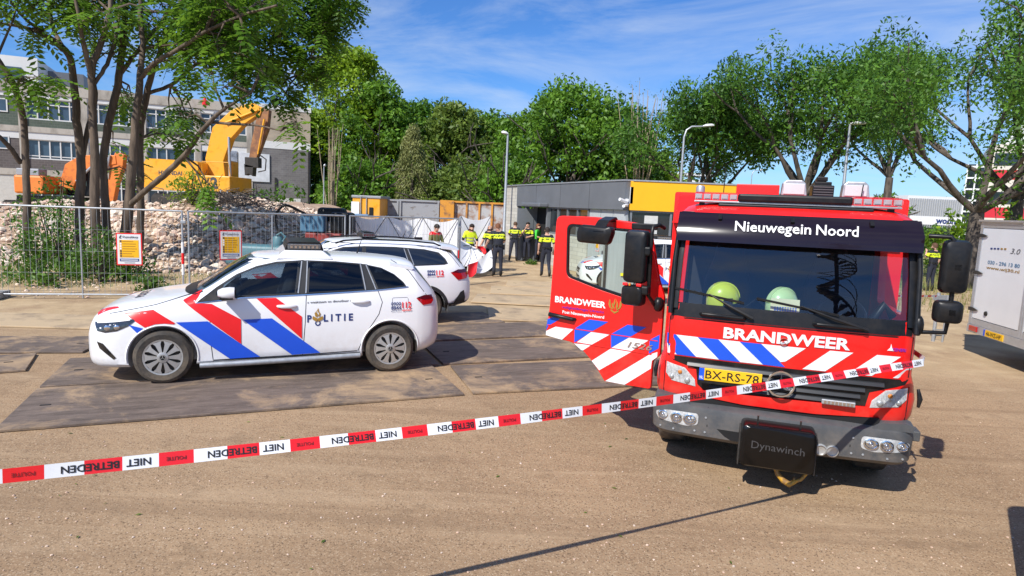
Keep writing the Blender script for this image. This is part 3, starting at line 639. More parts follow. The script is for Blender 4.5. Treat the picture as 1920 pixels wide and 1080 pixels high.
# ---- second police car, a taller estate with dark cladding
def police_suv(label, loc, yaw, sc=1.0):
    root = empty('police_car', loc, yaw, label, 'car', 'white police cars', sc)
    keys = [
        (-1.02, .50, .40, .55, .55, .62, .60, .72, .58, .78, .50, .82),
        (-.98, .44, .60, .50, .72, .64, .77, .86, .74, .96, .64, 1.0),
        (-.88, .40, .70, .48, .82, .68, .86, 1.04, .82, 1.14, .68, 1.20),
        (-.74, .36, .76, .46, .88, .70, .91, 1.14, .85, 1.27, .69, 1.40),
        (-.60, .34, .78, .44, .905, .70, .93, 1.20, .865, 1.40, .67, 1.56),
        (-.45, .32, .80, .42, .92, .70, .94, 1.22, .87, 1.46, .66, 1.635),
        (.2, .30, .80, .40, .93, .70, .945, 1.20, .88, 1.53, .665, 1.675),
        (1.2, .28, .80, .38, .93, .70, .945, 1.15, .885, 1.56, .665, 1.69),
        (1.75, .28, .80, .38, .93, .70, .945, 1.12, .885, 1.50, .65, 1.665),
        (2.15, .28, .80, .37, .93, .70, .945, 1.10, .885, 1.34, .69, 1.46),
        (2.55, .28, .80, .36, .93, .70, .945, 1.08, .88, 1.14, .76, 1.19),
        (3.0, .28, .79, .36, .925, .70, .94, 1.03, .86, 1.08, .74, 1.125),
        (3.35, .27, .74, .36, .88, .68, .90, .97, .80, 1.01, .68, 1.05),
        (3.58, .28, .64, .36, .76, .64, .79, .88, .70, .92, .58, .95),
        (3.70, .32, .50, .40, .58, .58, .62, .76, .56, .79, .46, .81)]
    me, bv = car_body(keys, [M_WHITE, M_DARK], (2.815, 0.0), .405)
    link('body', smooth_mesh(me, 38), root)
    for sd in (1, -1):
        trim = [(2.50, 1.075), (1.1, 1.145), (.2, 1.19), (-.38, 1.215), (-.46, 1.235), (-.42, 1.33), (-.30, 1.45), (.0, 1.51), (.6, 1.548), (1.2, 1.555), (1.6, 1.53), (1.95, 1.42), (2.3, 1.24)]
        side_decal('window_surround', trim, bv, M_RUBBER_T, root, .0035, .09, sd)
        side_decal('front_door_window', [(2.42, 1.09), (1.30, 1.15), (1.25, 1.53), (1.58, 1.505), (1.92, 1.40), (2.25, 1.235)], bv, M_GLASS_D, root, .007, .08, sd)
        side_decal('rear_door_window', [(1.20, 1.155), (.34, 1.195), (.42, 1.515), (.8, 1.532), (1.17, 1.535)], bv, M_GLASS_D, root, .007, .08, sd)
        side_decal('quarter_window', [(.26, 1.20), (-.36, 1.228), (-.42, 1.26), (-.36, 1.36), (-.22, 1.45), (.02, 1.49), (.34, 1.508)], bv, M_GLASS_D, root, .007, .08, sd)
        for a, c in (((.345, 1.20), (.42, 1.515)), ((.255, 1.205), (.34, 1.51))): seam(root, bv, [a, c], .016, M_GALV, sd, 'window_bar', .010)
        seam(root, bv, [(1.24, 1.145), (1.25, .7), (1.28, .40)], side=sd); seam(root, bv, [(.30, 1.19), (.22, .95), (.42, .62), (.50, .42)], side=sd); seam(root, bv, [(2.35, 1.07), (2.36, .7), (2.33, .40)], side=sd)
        seam(root, bv, [(-.42, 1.56), (-.58, 1.36), (-.72, 1.17)], .010, side=sd)
        # dark cladding
        side_decal('sill_cladding', [(2.40, .42), (2.40, .28), (.42, .30), (.42, .44)], bv, M_RUBBER_T, root, .010, .1, sd)
        side_decal('bumper_cladding', [(-.40, .42), (-.58, .44), (-.72, .66), (-.80, .70), (-.84, .55), (-.84, .46), (-.93, .46), (-.93, .36), (-.42, .30)], bv, M_RUBBER_T, root, .010, .06, sd)
        for ax in (2.815, 0.0):
            n = 22; A = np.linspace(-.35, math.pi+.35, n)
            o_ = project(bv, [(ax+.475*math.cos(a), .33+.475*math.sin(a)) for a in A], lambda p: (p[0], sd*2, p[1]), (0, -sd, 0), .014); i_ = project(bv, [(ax+.408*math.cos(a), .33+.408*math.sin(a)) for a in A], lambda p: (p[0], sd*2, p[1]), (0, -sd, 0), .014)
            i2 = [Vector((p.x, p.y-sd*.05, p.z)) for p in i_]
            b = MB(); b.sheet([o_, i_, i2]); b.build('arch_cladding', M_RUBBER_T, root, smooth=50)
        side_decal('tail_lamp', [(-.50, 1.06), (-.66, 1.115), (-.86, 1.115), (-.92, 1.06), (-.86, .94), (-.66, .91)], bv, M_TAIL, root, .012, .05, sd)
        side_decal('tail_lamp_shade', [(-.52, 1.065), (-.66, 1.12), (-.86, 1.12), (-.88, 1.07), (-.70, 1.05)], bv, mat('tail_lamp_dark', (.06, .004, .012), .08), root, .016, .05, sd)
        side_decal('headlamp', [(3.62, .90), (3.32, .96), (3.32, .88), (3.58, .80)], bv, mat('headlamp_dark', (.03, .033, .04), .1), root, .008, .05, sd)
        xs_ = -.01 if sd > 0 else -.38
        side_text('lettering', '0900', xs_, 1.055, .05, bv, M_NAVY, root, .165, .02, .010, sd, .02); side_text('lettering', '8844', xs_, .995, .05, bv, M_NAVY, root, .165, .02, .010, sd, .02); side_text('lettering', 'geen spoed', xs_, .968, .016, bv, M_NAVY, root, .16, .01, .01, sd, .02)
        side_text('lettering', '112', xs_-sd*.185, 1.015, .085, bv, M_RED_S, root, .16, .03, .010, sd, .02); side_text('lettering', 'spoed', xs_-sd*.185, .975, .028, bv, M_RED_S, root, .16, .03, .010, sd, .02)
        for k, (n_, m_, pl) in enumerate(STRIPES): side_decal(n_, [(x*1.03+.02, z*1.09+.07) for x, z in pl], bv, m_, root, .0055+.0004*k, .08, sd)
        b = MB(); b.tube([(1.75, sd*.66, 1.60), (1.6, sd*.655, 1.655), (1.2, sd*.645, 1.69), (.3, sd*.645, 1.675), (-.2, sd*.65, 1.635), (-.35, sd*.65, 1.585)], .016, 8); b.build('roof_rail', M_BLACK, root, smooth=60)
        mirror(root, 2.10, sd*1.05, 1.19, sd)
        make_wheel(root, 2.815, sd, .36, .22, .24, 'alloy'); make_wheel(root, 0.0, sd, .36, .22, .24, 'alloy')
        for hx, hz in ((1.45, 1.02), (.52, 1.06)):
            y0 = project(bv, [(hx, hz)], lambda p: (p[0], sd*2, p[1]), (0, -sd, 0), 0)[0].y; h = MB(); h.box((hx, y0+sd*.02, hz), (.22, .035, .035)); h.build('door_handle', M_WHITE, root, bevel=.012)
        f = MB(); f.box((-.47, sd*.84, .36), (.02, .16, .22)); f.build('mud_flap', M_GREY_BUMPER, root, bevel=.005)
    v, f = split_poly([(-.74, 1.20), (.74, 1.20), (.60, 1.62), (-.60, 1.62)], .1)
    b = MB(); b.add(project(bv, v, lambda p: (4.5, p[0], p[1]), (-1, 0, 0), .006), f); b.build('windscreen', M_GLASS_D, root, smooth=60)
    v, f = split_poly([(-.70, 1.22), (.70, 1.22), (.62, 1.57), (-.62, 1.57)], .08)
    b = MB(); b.add(project(bv, v, lambda p: (-3, p[0], p[1]), (1, 0, 0), .008), f); b.build('rear_window', M_GLASS_D, root, smooth=60)
    b = MB(); b.loft([[(-.36, y, 1.645-.06*abs(y/.66)**2.2), (-.36, y, 1.59-.06*abs(y/.66)**2.2), (-.70-.05*(1-abs(y/.66)**2), y, 1.555-.06*abs(y/.66)**2.2), (-.74-.05*(1-abs(y/.66)**2), y, 1.578-.06*abs(y/.66)**2.2), (-.62, y, 1.615-.06*abs(y/.66)**2.2)] for y in np.linspace(-.68, .68, 15)]); b.build('roof_spoiler', M_WHITE, root, smooth=40)
    b = MB(); b.box((-1.015, 0, .56), (.06, 1.1, .22)); b.build('rear_bumper_trim', M_RUBBER_T, root, bevel=.03)
    b = MB(); b.box((-1.0, 0, .82), (.02, .52, .11)); b.build('number_plate', M_YEL, root)
    light_bar(root, 1.05, 1.70, .62, .30, .11)
    b = MB(); b.tube([(.30, .02, 1.68), (.22, .02, 1.86)], [.012, .003], 6); b.box((-.05, 0, 1.685), (.16, .09, .06)); b.build('aerial', M_BLACK, root)
    return root
SUV_LOC = Vector((-2.02, 13.2, PZ)); SUV_YAW = R(203)
car2 = police_suv('white police estate with roof rails and dark wheel arches, half hidden behind the hatchback', SUV_LOC, SUV_YAW, .97)
# ------------------------------------------------------------------ fire engine (local: x to the right as seen from the front, y towards its rear, z up)
TRK = Vector((2.389, 5.469, 0)); TYAW = -0.3154
truck = empty('fire_engine', TRK, TYAW, 'red fire engine facing the camera with its door open and BRANDWEER lettering', 'fire engine')
def rrect(hw, y0, y1, rf, rb, z, nf=7, bulge=.05, sh=0.0):
    """plan outline at height z: rounded front corners rf, slightly bowed front"""
    P = []
    def arc(cx, cy, r, a0, a1, n): return [(cx+r*math.cos(a), cy+r*math.sin(a)) for a in np.linspace(a0, a1, n)]
    P += arc(-hw+rf, y0+rf, rf, math.pi, 1.5*math.pi, nf)
    P += [(x, y0) for x in np.linspace(-hw+rf, hw-rf, 9)[1:-1]]
    P += arc(hw-rf, y0+rf, rf, 1.5*math.pi, 2*math.pi, nf)
    P += arc(hw-rb, y1-rb, rb, 0, .5*math.pi, 4); P += arc(-hw+rb, y1-rb, rb, .5*math.pi, math.pi, 4)
    return [(x, y+bulge*((x/hw)**2) if y < y0+rf+.01 else y, z) for x, y in P]
CY1 = 1.75
cabrings = [rrect(1.04, .12, CY1, .18, .05, .60), rrect(1.055, .06, CY1, .17, .05, .70), rrect(1.075, .035, CY1, .16, .05, .78), rrect(1.085, .03, CY1, .16, .05, .92), rrect(1.06, .022, CY1, .15, .05, 1.04), rrect(1.03, .012, CY1, .14, .05, 1.13),
    rrect(1.025, .004, CY1, .14, .05, 1.32), rrect(1.022, .0, CY1, .14, .05, 1.47), rrect(1.02, .012, CY1, .14, .05, 1.56), rrect(1.005, .10, CY1, .14, .05, 2.0), rrect(.985, .185, CY1, .15, .05, 2.34), rrect(.97, .235, CY1, .16, .06, 2.425), rrect(.93, .32, CY1, .2, .08, 2.475), rrect(.84, .48, CY1-.05, .22, .1, 2.515), rrect(.70, .65, CY1-.15, .22, .1, 2.535)]
cb = MB(); cb.loft(cabrings); cme = cb.mesh('cab', [M_RED, M_DARK])
cv = MB(); cv.loft([[(x*w, y, z) for x, y in ((-1, 0), (1, 0), (1, 1), (-1, 1))] and [(-w, ya, z), (w, ya, z), (w, 1.62, z), (-w, 1.62, z)] for z, w, ya in ((.98, .955, .13), (1.40, .955, .13), (1.56, .955, .085), (2.36, .925, .235))])
ap = MB(); ap.prism(round_poly([(-.945, 1.585), (.945, 1.585), (.915, 2.335), (-.915, 2.335)], .06), -.4, .42, 'y')
dl = MB(); dl.prism(round_poly([(.36, .74), (1.42, .74), (1.42, 2.30), (.50, 2.30), (.30, 1.55)], .06), -1.3, -.80, 'x')
rw = MB(); rw.prism(round_poly([(.40, 1.60), (1.36, 1.60), (1.36, 2.22), (.52, 2.22)], .06), .80, 1.3, 'x')
wa = []
for s in (-1, 1):
    w_ = MB(); w_.lathe([(.52, .62*s), (.52, 1.3*s)], 36, 1, Matrix.Translation((0, 0.98, .46)) @ Matrix.Rotation(-math.pi/2, 4, 'Z')); wa.append(w_.mesh('w', [M_RED, M_DARK]))
cme = boolean(cme, [cv.mesh('c', [M_RED, M_DARK]), ap.mesh('a', [M_RED, M_DARK]), dl.mesh('d', [M_RED, M_DARK]), rw.mesh('r', [M_RED, M_DARK])]+wa)
cabo = link('cab', smooth_mesh(cme, 32), truck)
cbvh = bvh_of(cb.mesh('probe', [M_RED, M_DARK]))
def tfront(poly, name, m, off=.004, step=.12, parent=None):
    v, f = split_poly(poly, step); b = MB(); b.add(project(cbvh, v, lambda p: (p[0], -2, p[1]), (0, 1, 0), off), f); return b.build(name, m, parent or truck, smooth=50)
def tpt(x, z, off=.004): return project(cbvh, [(x, z)], lambda p: (p[0], -2, p[1]), (0, 1, 0), off)[0]
# windscreen, frame and visor
def ws_y(z): return float(np.interp(z, [1.47, 1.56, 2.0, 2.34, 2.45], [.0, .012, .10, .185, .25]))
def ws_pt(x, z, off): return (x, ws_y(z)+.05*(x/1.0)**2-off, z)
b = MB(); b.sheet([[ws_pt(x, z, -.012) for x in np.linspace(-.95+.03*(z-1.58), .95-.03*(z-1.58), 14)] for z in np.linspace(1.575, 2.345, 8)]); b.build('windscreen', glassmat('truck_windscreen', (.72, .80, .84), ior=1.75), truck, smooth=60)
tfront([(-1.03, 1.475), (1.03, 1.475), (1.02, 1.60), (-1.02, 1.60)], 'windscreen_lower_panel', M_BLACK, .012)
for s in (-1, 1):
    b = MB(); b.loft([[ws_pt(s*x0, z, .012), ws_pt(s*(x0+.03), z, .016), ws_pt(s*x1, z, -.015), ws_pt(s*(x1+.004), z, -.14), ws_pt(s*(x0), z, -.03)] for z, x0, x1 in ((1.55, .925, 1.025), (2.0, .915, 1.01), (2.34, .895, .988), (2.43, .85, .965))]); b.build('windscreen_pillar', M_BLACK, truck, smooth=50)
    b = MB(); b.tube([ws_pt(s*.985, 1.50, .03), ws_pt(s*.985, 2.0, .03), ws_pt(s*.965, 2.36, .03)], .022, 8); b.build('pillar_trim', M_BLACK, truck, smooth=60)
vis = MB()
vis.loft([[ws_pt(x, 2.165, .10), ws_pt(x, 2.30, .115), ws_pt(x, 2.425, .03), ws_pt(x, 2.415, .02), ws_pt(x, 2.30, .105), ws_pt(x, 2.170, .088)] for x in np.linspace(-.985, .985, 17)])
viso = vis.build('sun_visor', mat('smoked_visor', (.012, .007, .012), .14, var=.15, scale=3, coat=.25, spec=.35), truck, smooth=50)
for x in (-.62, -.02, .60):
    b = MB(); p = ws_pt(x, 2.405, .06); b.bar(p, (p[0], p[1]-.05, p[2]-.04), .03, .02); b.build('visor_bracket', M_BLACK, viso)
text_flat('lettering', 'Nieuwegein', .085, lambda u, v: ws_pt(-.49+u, 2.275+v, .122), M_TXT_W, viso, .012, .615); text_flat('lettering', 'Noord', .085, lambda u, v: ws_pt(.165+u, 2.275+v, .122), M_TXT_W, viso, .012, .325)
# lettering, stripes
text_flat('lettering', 'BRANDWEER', .092, lambda u, v: tpt(u, 1.322+v, .010), M_WHITE_S, truck, .035, 1.02, center=True)
zt, zb_ = 1.30, 1.115
tr_st = [('stripe_white', M_WHITE_S, [(-.995, 1.205), (-.90, zb_), (-.985, zb_)]), ('stripe_blue', M_BLUE_S, [(-1.0, zt), (-.92, zt), (-.73, zb_), (-.90, zb_), (-.998, 1.21)]), ('stripe_white', M_WHITE_S, [(-.92, zt), (-.73, zt), (-.53, zb_), (-.73, zb_)]), ('stripe_blue', M_BLUE_S, [(-.73, zt), (-.55, zt), (-.35, zb_), (-.53, zb_)]),
    ('stripe_white', M_WHITE_S, [(-.55, zt), (-.37, zt), (-.16, zb_), (-.35, zb_)]), ('stripe_blue', M_BLUE_S, [(-.37, zt), (-.19, zt), (.02, zb_), (-.16, zb_)]), ('stripe_white', M_WHITE_S, [(-.19, zt), (.17, zt), (.02, 1.165), (-.02, 1.155)]),
    ('stripe_white', M_WHITE_S, [(.36, zt), (.54, zt), (.34, zb_), (.16, zb_)]), ('stripe_white', M_WHITE_S, [(.72, zt), (.90, zt), (.70, zb_), (.52, zb_)]), ('stripe_white', M_WHITE_S, [(1.01, zt), (1.01, 1.20), (.90, zb_), (.86, zb_), (.995, 1.24)])]
for n_, m_, pl in tr_st: tfront(pl, n_, m_, .006, .1)
text_flat('lettering', 'KENBRI', .026, lambda u, v: tpt(.83+u, 1.345+v, .008), mat('violet_print', (.12, .02, .35), .5, var=0), truck, .02, .10)
tfront([(.79, 1.345), (.84, 1.345), (.825, 1.37), (.815, 1.405), (.81, 1.37)], 'maker_mark', M_WHITE_S, .008, .05)
def star_badge(parent, c, r, t=.006):
    b = MB(); b.lathe([(r, -t), (r, t), (r*.88, t), (r*.88, -t), (r, -t)], 32, 0, Matrix.Translation(c))
    for k in range(3):
        a = math.pi/2+2*math.pi*k/3; d = Vector((math.cos(a), 0, math.sin(a))); n = Vector((-d.z, 0, d.x))
        C_ = Vector(c); b.add([C_+n*r*.10, C_+d*r*.92, C_-n*r*.10, C_+Vector((0, -t*1.5, 0))], [(0, 1, 3), (1, 2, 3)])
    return b.build('star_badge', M_CHROME, parent, smooth=30)
star_badge(truck, (-.01, -.012, 1.34), .034)
# grille
gpts = [(-.985, 1.105), (.985, 1.105), (.96, 1.06), (.70, .97), (.68, .845), (-.64, .81), (-.70, .86), (-.72, 1.0), (-.93, 1.06)]
tfront(gpts, 'grille', M_BLACK, .005, .1)
for k, z in enumerate((.865, .925, .985, 1.045)):
    hw = (.60, .63, .66, .80)[k]
    b = MB(); b.loft([[tpt(x, z-.024, .012), tpt(x, z-.012, .034), tpt(x, z+.014, .020), tpt(x, z+.02, .008)] for x in np.linspace(-hw, hw, 13)]); b.build('grille_bar', mat('grille_grey', (.022, .024, .027), .35, var=.1), truck, smooth=30)
star_badge(truck, (-.005, -.055, .975), .115, .010)
# number plate
pl = MB(); pl.box((-.425, -.048, .985), (.53, .012, .112)); plo = pl.build('number_plate', mat('plate_yellow', (.80, .46, .01), .45, var=.03), truck, bevel=.004)
b = MB(); b.box((-.668, -.0555, .985), (.044, .003, .112)); b.build('plate_band', M_BLUE_S, plo)
text_flat('lettering', 'BX-RS-78', .074, lambda u, v: (-.635+u, -.0560, .948+v), M_DARK, plo, .006, .45); text_flat('lettering', 'NL', .026, lambda u, v: (-.683+u, -.0580, .942+v), M_TXT_W, plo, .01, .03)
b = MB(); b.box((-.40, -.044, .912), (.56, .012, .022)); b.build('plate_holder', M_BLACK, plo)
b = MB(); b.box((.46, -.032, .862), (.26, .02, .042)); gl = b.build('grille_lamp', M_GALV, truck, bevel=.006)
for k in range(8): b = MB(); b.box((.357+k*.0295, -.0435, .862), (.021, .004, .026)); b.build('lamp_lens', M_CHROME, gl)
for s_ in (-1, 1):
    b = MB(); b.tube([tpt(s_*.985, z, .0015) for z in np.linspace(1.12, 1.46, 6)], .0045, 5); b.build('panel_gap', M_DARK, truck)
b = MB(); b.tube([tpt(x, 1.462, .0015) for x in np.linspace(-.985, .985, 16)], .0045, 5); b.build('panel_gap', M_DARK, truck)
for s_ in (-1, 1):
    b = MB(); b.tube([tpt(s_*1.0, z, .0015) for z in np.linspace(.70, 1.04, 6)], .004, 5); b.build('panel_gap', M_DARK, truck)
# red lower valance + headlamps
tfront([(-.66, .815), (.70, .845), (.72, .765), (.30, .735), (-.30, .735), (-.66, .765)], 'lower_valance', M_RED, .030, .1)
def hlamp(s):
    P = [(-.985*s, 1.035), (-.82*s, 1.0), (-.725*s, .90), (-.715*s, .835), (-.93*s, .865), (-.985*s, .93)]
    if s < 0: P = [(x, z-.0) for x, z in P]
    o = tfront(P, 'headlamp', M_LAMP, .007, .06)
    tfront([((p[0])*1.0, p[1]) for p in P], 'lamp_lens', M_LENS, .022, .06, o)
    for (x, z, r_, m_) in ((-.85*s, .95, .045, M_LENS), (-.86*s, .955, .02, mat('amber_bulb', (.7, .22, .02), .3, var=.1)), (-.93*s, .90, .022, M_SILVER), (-.79*s, .88, .028, M_SILVER)):
        q = tpt(x, z, .010); b = MB(); b.ball(q, (r_, .012, r_)); b.build('lamp_bulb', m_, o, smooth=60)
    for k in range(6):
        q0 = tpt((-.97+.035*k)*s, .88+.0*k, .0125); q1 = tpt((-.97+.035*k)*s, 1.0-.012*k, .0125); b = MB(); b.bar(q0, q1, .004, .003); b.build('lens_rib', M_LENS, o)
hlamp(1); hlamp(-1)
for s in (-1, 1):      # wind deflector slots beside the lamps
    b = MB(); b.tube([(s*1.07, .10, 1.03), (s*1.085, .075, .95), (s*1.08, .08, .88)], [.012, .022, .012], 8); b.build('deflector_slot', M_BLACK, truck, smooth=60)
# wipers and handles
for (x0, z0, x1, z1) in ((-.28, 1.515, -.66, 1.70), (.62, 1.50, .10, 1.66)):
    b = MB(); b.tube([tpt(x0, z0, .05), ws_pt((x0+x1)/2, (z0+z1)/2, .06), ws_pt(x1, z1, .035)], [.018, .012, .006], 6)
    b.bar(ws_pt(x1-.36, z1+.035, .022), ws_pt(x1+.30, z1-.055, .022), .012, .02); b.build('wiper', M_BLACK, truck, smooth=40)
for x in (-.53, .40):
    b = MB(); b.tube([tpt(x-.19, 1.515, .0), tpt(x-.17, 1.515, .05), tpt(x+.17, 1.51, .05), tpt(x+.19, 1.51, .0)], .017, 8); b.build('grab_handle', M_BLACK, truck, smooth=50)
# bumper
def bump_ring(z, hw, y0): return rrect(hw, y0, .55, .17, .04, z, bulge=.07)
b = MB(); b.loft([bump_ring(.335, 1.02, .10), bump_ring(.36, 1.06, .0), bump_ring(.40, 1.085, -.045), bump_ring(.60, 1.095, -.06), bump_ring(.66, 1.085, -.05), bump_ring(.69, 1.05, .02)])
bme = b.mesh('bumper', [M_GREY_BUMPER, M_DARK])
bb = bvh_of(bme)
nt_ = MB(); nt_.box((0, 0, .34), (.62, 1.0, .10)); 
bumper = link('bumper', smooth_mesh(bme, 35), truck, None)
def bfront(poly, name, m, off=.004, step=.1, parent=None):
    v, f = split_poly(poly, step); b = MB(); b.add(project(bb, v, lambda p: (p[0], -2, p[1]), (0, 1, 0), off), f); return b.build(name, m, parent or bumper, smooth=50)
def bpt(x, z, off=.004): return project(bb, [(x, z)], lambda p: (p[0], -2, p[1]), (0, 1, 0), off)[0]
for s in (-1, 1):
    b = MB(); b.tube([bpt(s*.585, .345, .001), bpt(s*.585, .5, .001), bpt(s*.585, .67, .001)], .004, 5); b.build('bumper_seam', M_DARK, bumper)
    wing = MB(); wing.loft([[(s*x, -.03+.07*(x/1.08)**2, .665), (s*x, -.03+.07*(x/1.08)**2, .665+h), (s*x, .16, .68+h), (s*x, .16, .66)] for x, h in ((.74, .002), (.82, .06), (1.0, .07), (1.06, .05))]); wing.build('bumper_wing', M_GREY_BUMPER, bumper, smooth=40)
    fl_ = bfront(round_poly([(s*.665, .605), (s*.665, .50), (s*.76, .472), (s*1.03, .498), (s*1.055, .56), (s*.95, .60)], .03), 'fog_lamp', M_LAMP, .004, .05)
    for (x, z, rx, rz) in ((.74, .545, .062, .048), (.86, .542, .055, .050), (.98, .548, .05, .042)):
        q = bpt(s*x, z, .004); b = MB(); b.lathe([(rx, .0), (rx*.96, -.014), (rx*.80, -.016), (rx*.62, -.004), (.001, .0)], 20, 0, Matrix.Translation(q) @ Matrix.Diagonal((1, 1, rz/rx, 1))); b.build('lamp_reflector', M_CHROME, fl_, smooth=25)
        b = MB(); b.ball((q.x, q.y-.008, q.z), (rx*.34, .012, rz*.34)); b.build('lamp_bulb', M_CHROME, fl_, smooth=60)
    bfront(round_poly([(s*.66, .61), (s*.66, .495), (s*.76, .465), (s*1.035, .492), (s*1.06, .563), (s*.95, .608)], .03), 'lamp_lens', M_LENS, .024, .05, fl_)
    for (x, z) in ((.60, .58), (.60, .44), (.69, .44), (.88, .425), (1.0, .43)): 
        q = bpt(s*x, z, .002); b = MB(); b.lathe([(.010, 0), (.009, -.006), (.001, -.007)], 10, 0, Matrix.Translation(q)); b.build('bolt', M_GALV, bumper)
b = MB(); b.box((0, .12, .715), (1.6, .16, .07)); b.build('bumper_gap', M_DARK, truck)
b = MB(); b.box((1.115, .25, .60), (.07, .16, .09)); b.build('bumper_end_cap', M_GREY_BUMPER, bumper, bevel=.01)
bfront([(-.50, .49), (-.30, .49), (-.30, .40), (-.37, .40), (-.43, .43)], 'bumper_recess', M_DARK, .003)
for x in (.36, .45):
    q = bpt(x, .44, 0); b = MB(); b.lathe([(.052, .0), (.05, -.022), (.042, -.024), (.040, -.008), (.001, -.004)], 24, 0, Matrix.Translation(q)); b.build('air_coupling', M_SILVER, bumper, smooth=30)
# winch under its cover
b = MB()
for (y, k) in ((-.105, .96), (-.115, 1.0), (-.21, 1.0), (-.255, .97), (-.27, .88)):
    pass
b.loft([[(x*k, y, .445+(z-.445)*k) for x, z in round_poly([(-.30, .265), (.30, .265), (.30, .635), (-.30, .635)], .05, 4)] for y, k in ((-.05, 1.0), (-.20, 1.0), (-.245, .975), (-.26, .90))])
wc = b.build('winch_cover', mat('glossy_black_cover', (.003, .003, .0035), .28, var=.2, spec=.35, coat=.15, bump=.06, bscale=20), truck, smooth=40)
text_flat('lettering', 'Dynawinch', .065, lambda u, v: (u, -.262, .435+v-u*.02), mat('embossed_black', (.05, .05, .052), .35, var=0), wc, .0, .42, center=True)
for s in (-1, 1):
    b = MB(); b.prism([(-.20, .25), (-.06, .25), (-.06, .58), (-.12, .60), (-.19, .55)], s*.305-.006, s*.305+.006, 'x'); b.build('winch_bracket', M_STEEL_D, truck, bevel=.004)
    b = MB(); b.bar((s*.17, -.17, .63), (s*.17, -.17, .70), .014); b.build('cover_latch', M_BLACK, wc)
b = MB(); b.tube([(0, -.12, .28), (.03, -.14, .20), (.08, -.15, .15), (.13, -.15, .125), (.17, -.14, .15), (.165, -.13, .185)], [.018, .022, .026, .028, .02, .01], 8); b.tube([(.28, -.12, .27), (.22, -.14, .18), (.14, -.15, .14)], .014, 8); b.build('winch_hook', mat('hook_yellow', (.62, .34, .03), .5, col2=(.25, .14, .05), scale=20), truck, smooth=50)
# chassis, wheels
b = MB(); b.box((0, 1.2, .55), (1.5, 2.1, .36)); b.box((0, 3.6, .62), (.9, 3.2, .3)); b.build('chassis', M_DARK, truck)
def truck_wheel(x, y):
    wl = bpy.data.objects.new('wheel', None); COL.objects.link(wl); wl.parent = truck; wl.location = (x, y, .45); wl.rotation_euler = (0, 0, -math.pi/2 if x > 0 else math.pi/2)
    t = MB(); t.lathe([(.27, -.13), (.42, -.14), (.445, -.12), (.45, -.1), (.45, .1), (.445, .12), (.42, .14), (.27, .13)], 40, cap=False); t.build('tyre', M_RUBBER, wl, smooth=30)
    t = MB(); t.lathe([(.27, .12), (.25, .12), (.22, .02), (.12, .04), (.11, .13), (.001, .14)], 32); t.build('rim', M_SILVER, wl, smooth=30)
for y in (.98, 4.3):
    for x in (-.92, .92): truck_wheel(x, y)
# cab interior
def inr(name, bld, m, **k): return bld.build(name, m, truck, **k)
b = MB(); b.loft([[(x, y, z) for y, z in ((.14, 1.18), (.14, 1.50), (.22, 1.555), (.50, 1.53), (.60, 1.40), (.58, 1.15))] for x in np.linspace(-.94, .94, 5)]); inr('dashboard', b, mat('dashboard_grey', (.022, .023, .025), .7, var=.15), smooth=30)
b = MB(); b.lathe([(.21, -.012), (.22, 0), (.21, .012), (.195, 0), (.21, -.012)], 28, 0, Matrix.Translation((.52, .62, 1.52)) @ Matrix.Rotation(R(-35), 4, 'X')); b.tube([(.52, .62, 1.52), (.52, .52, 1.40)], .03, 8); inr('steering_wheel', b, M_BLACK, smooth=50)
for x in (-.5, .5):
    b = MB(); b.box((x, .98, 1.27), (.52, .52, .16)); b.loft([[(x+dx, 1.20+(z-1.3)*.16+dy, z) for dx, dy in ((-w, 0), (w, 0), (w, .12), (-w, .12))] for z, w in ((1.25, .25), (1.7, .24), (1.95, .16), (2.12, .13))]); inr('seat', b, mat('seat_cloth', (.012, .013, .017), .9, var=.2), bevel=.03)
b = MB(); b.box((0, 1.60, 1.68), (1.86, .03, 1.35)); inr('cab_rear_wall', b, mat('cab_lining', (.015, .016, .018), .8, var=.1))
b = MB(); b.box((0, .9, 1.0), (1.86, 1.4, .03)); inr('cab_floor', b, M_DARK)
b = MB(); b.tube([(-.05, .30, 1.56), (-.02, .27, 1.63), (.05, .28, 1.68), (.1, .3, 1.6)], .008, 6); b.tube([(-.35, .30, 1.56), (-.25, .28, 1.66), (-.15, .30, 1.58)], .008, 6); b.tube([(.70, .28, 1.55), (.78, .25, 1.70), (.86, .28, 1.60)], .035, 8); inr('dashboard_cables', b, M_BLACK, smooth=50)
# roof: light bar, lamps, body
b = MB(); b.box((0, .50, 2.575), (.96, .20, .075)); lb = b.build('light_bar', M_BLACK, truck, bevel=.02)
b = MB(); b.box((0, .50, 2.53), (1.74, .16, .018)); b.build('light_bar_rail', M_GALV, lb, bevel=.005)
for s in (-1, 1):
    b = MB(); b.box((s*.675, .50, 2.578), (.39, .21, .078)); b.build('light_bar_lens', glassmat('bar_lens', (.88, .86, .86)), lb, bevel=.02)
    b = MB()
    for k in range(5): b.box((s*(.52+k*.078), .44, 2.575), (.062, .04, .05)); b.box((s*(.52+k*.078), .415, 2.578), (.05, .012, .036))
    b.build('lamp_reflector', mat('lamp_pink', (.75, .55, .55), .25, col2=(.6, .62, .66), scale=12, metal=.4), lb)
    b = MB(); b.bar((s*.80, .50, 2.47), (s*.80, .50, 2.54), .05, .05); b.build('bar_foot', M_BLACK, lb)
b = MB(); b.box((0, .44, 2.50), (1.3, .10, .03)); b.build('roof_hatch_trim', M_BLACK, truck, bevel=.01)
bodyb = MB(); bodyb.prism(round_poly([(-1.155, .62), (1.245, .62), (1.245, 2.655), (-1.155, 2.655)], .03), 1.82, 5.9, 'y'); bodyb.build('equipment_body', M_RED, truck, smooth=30)
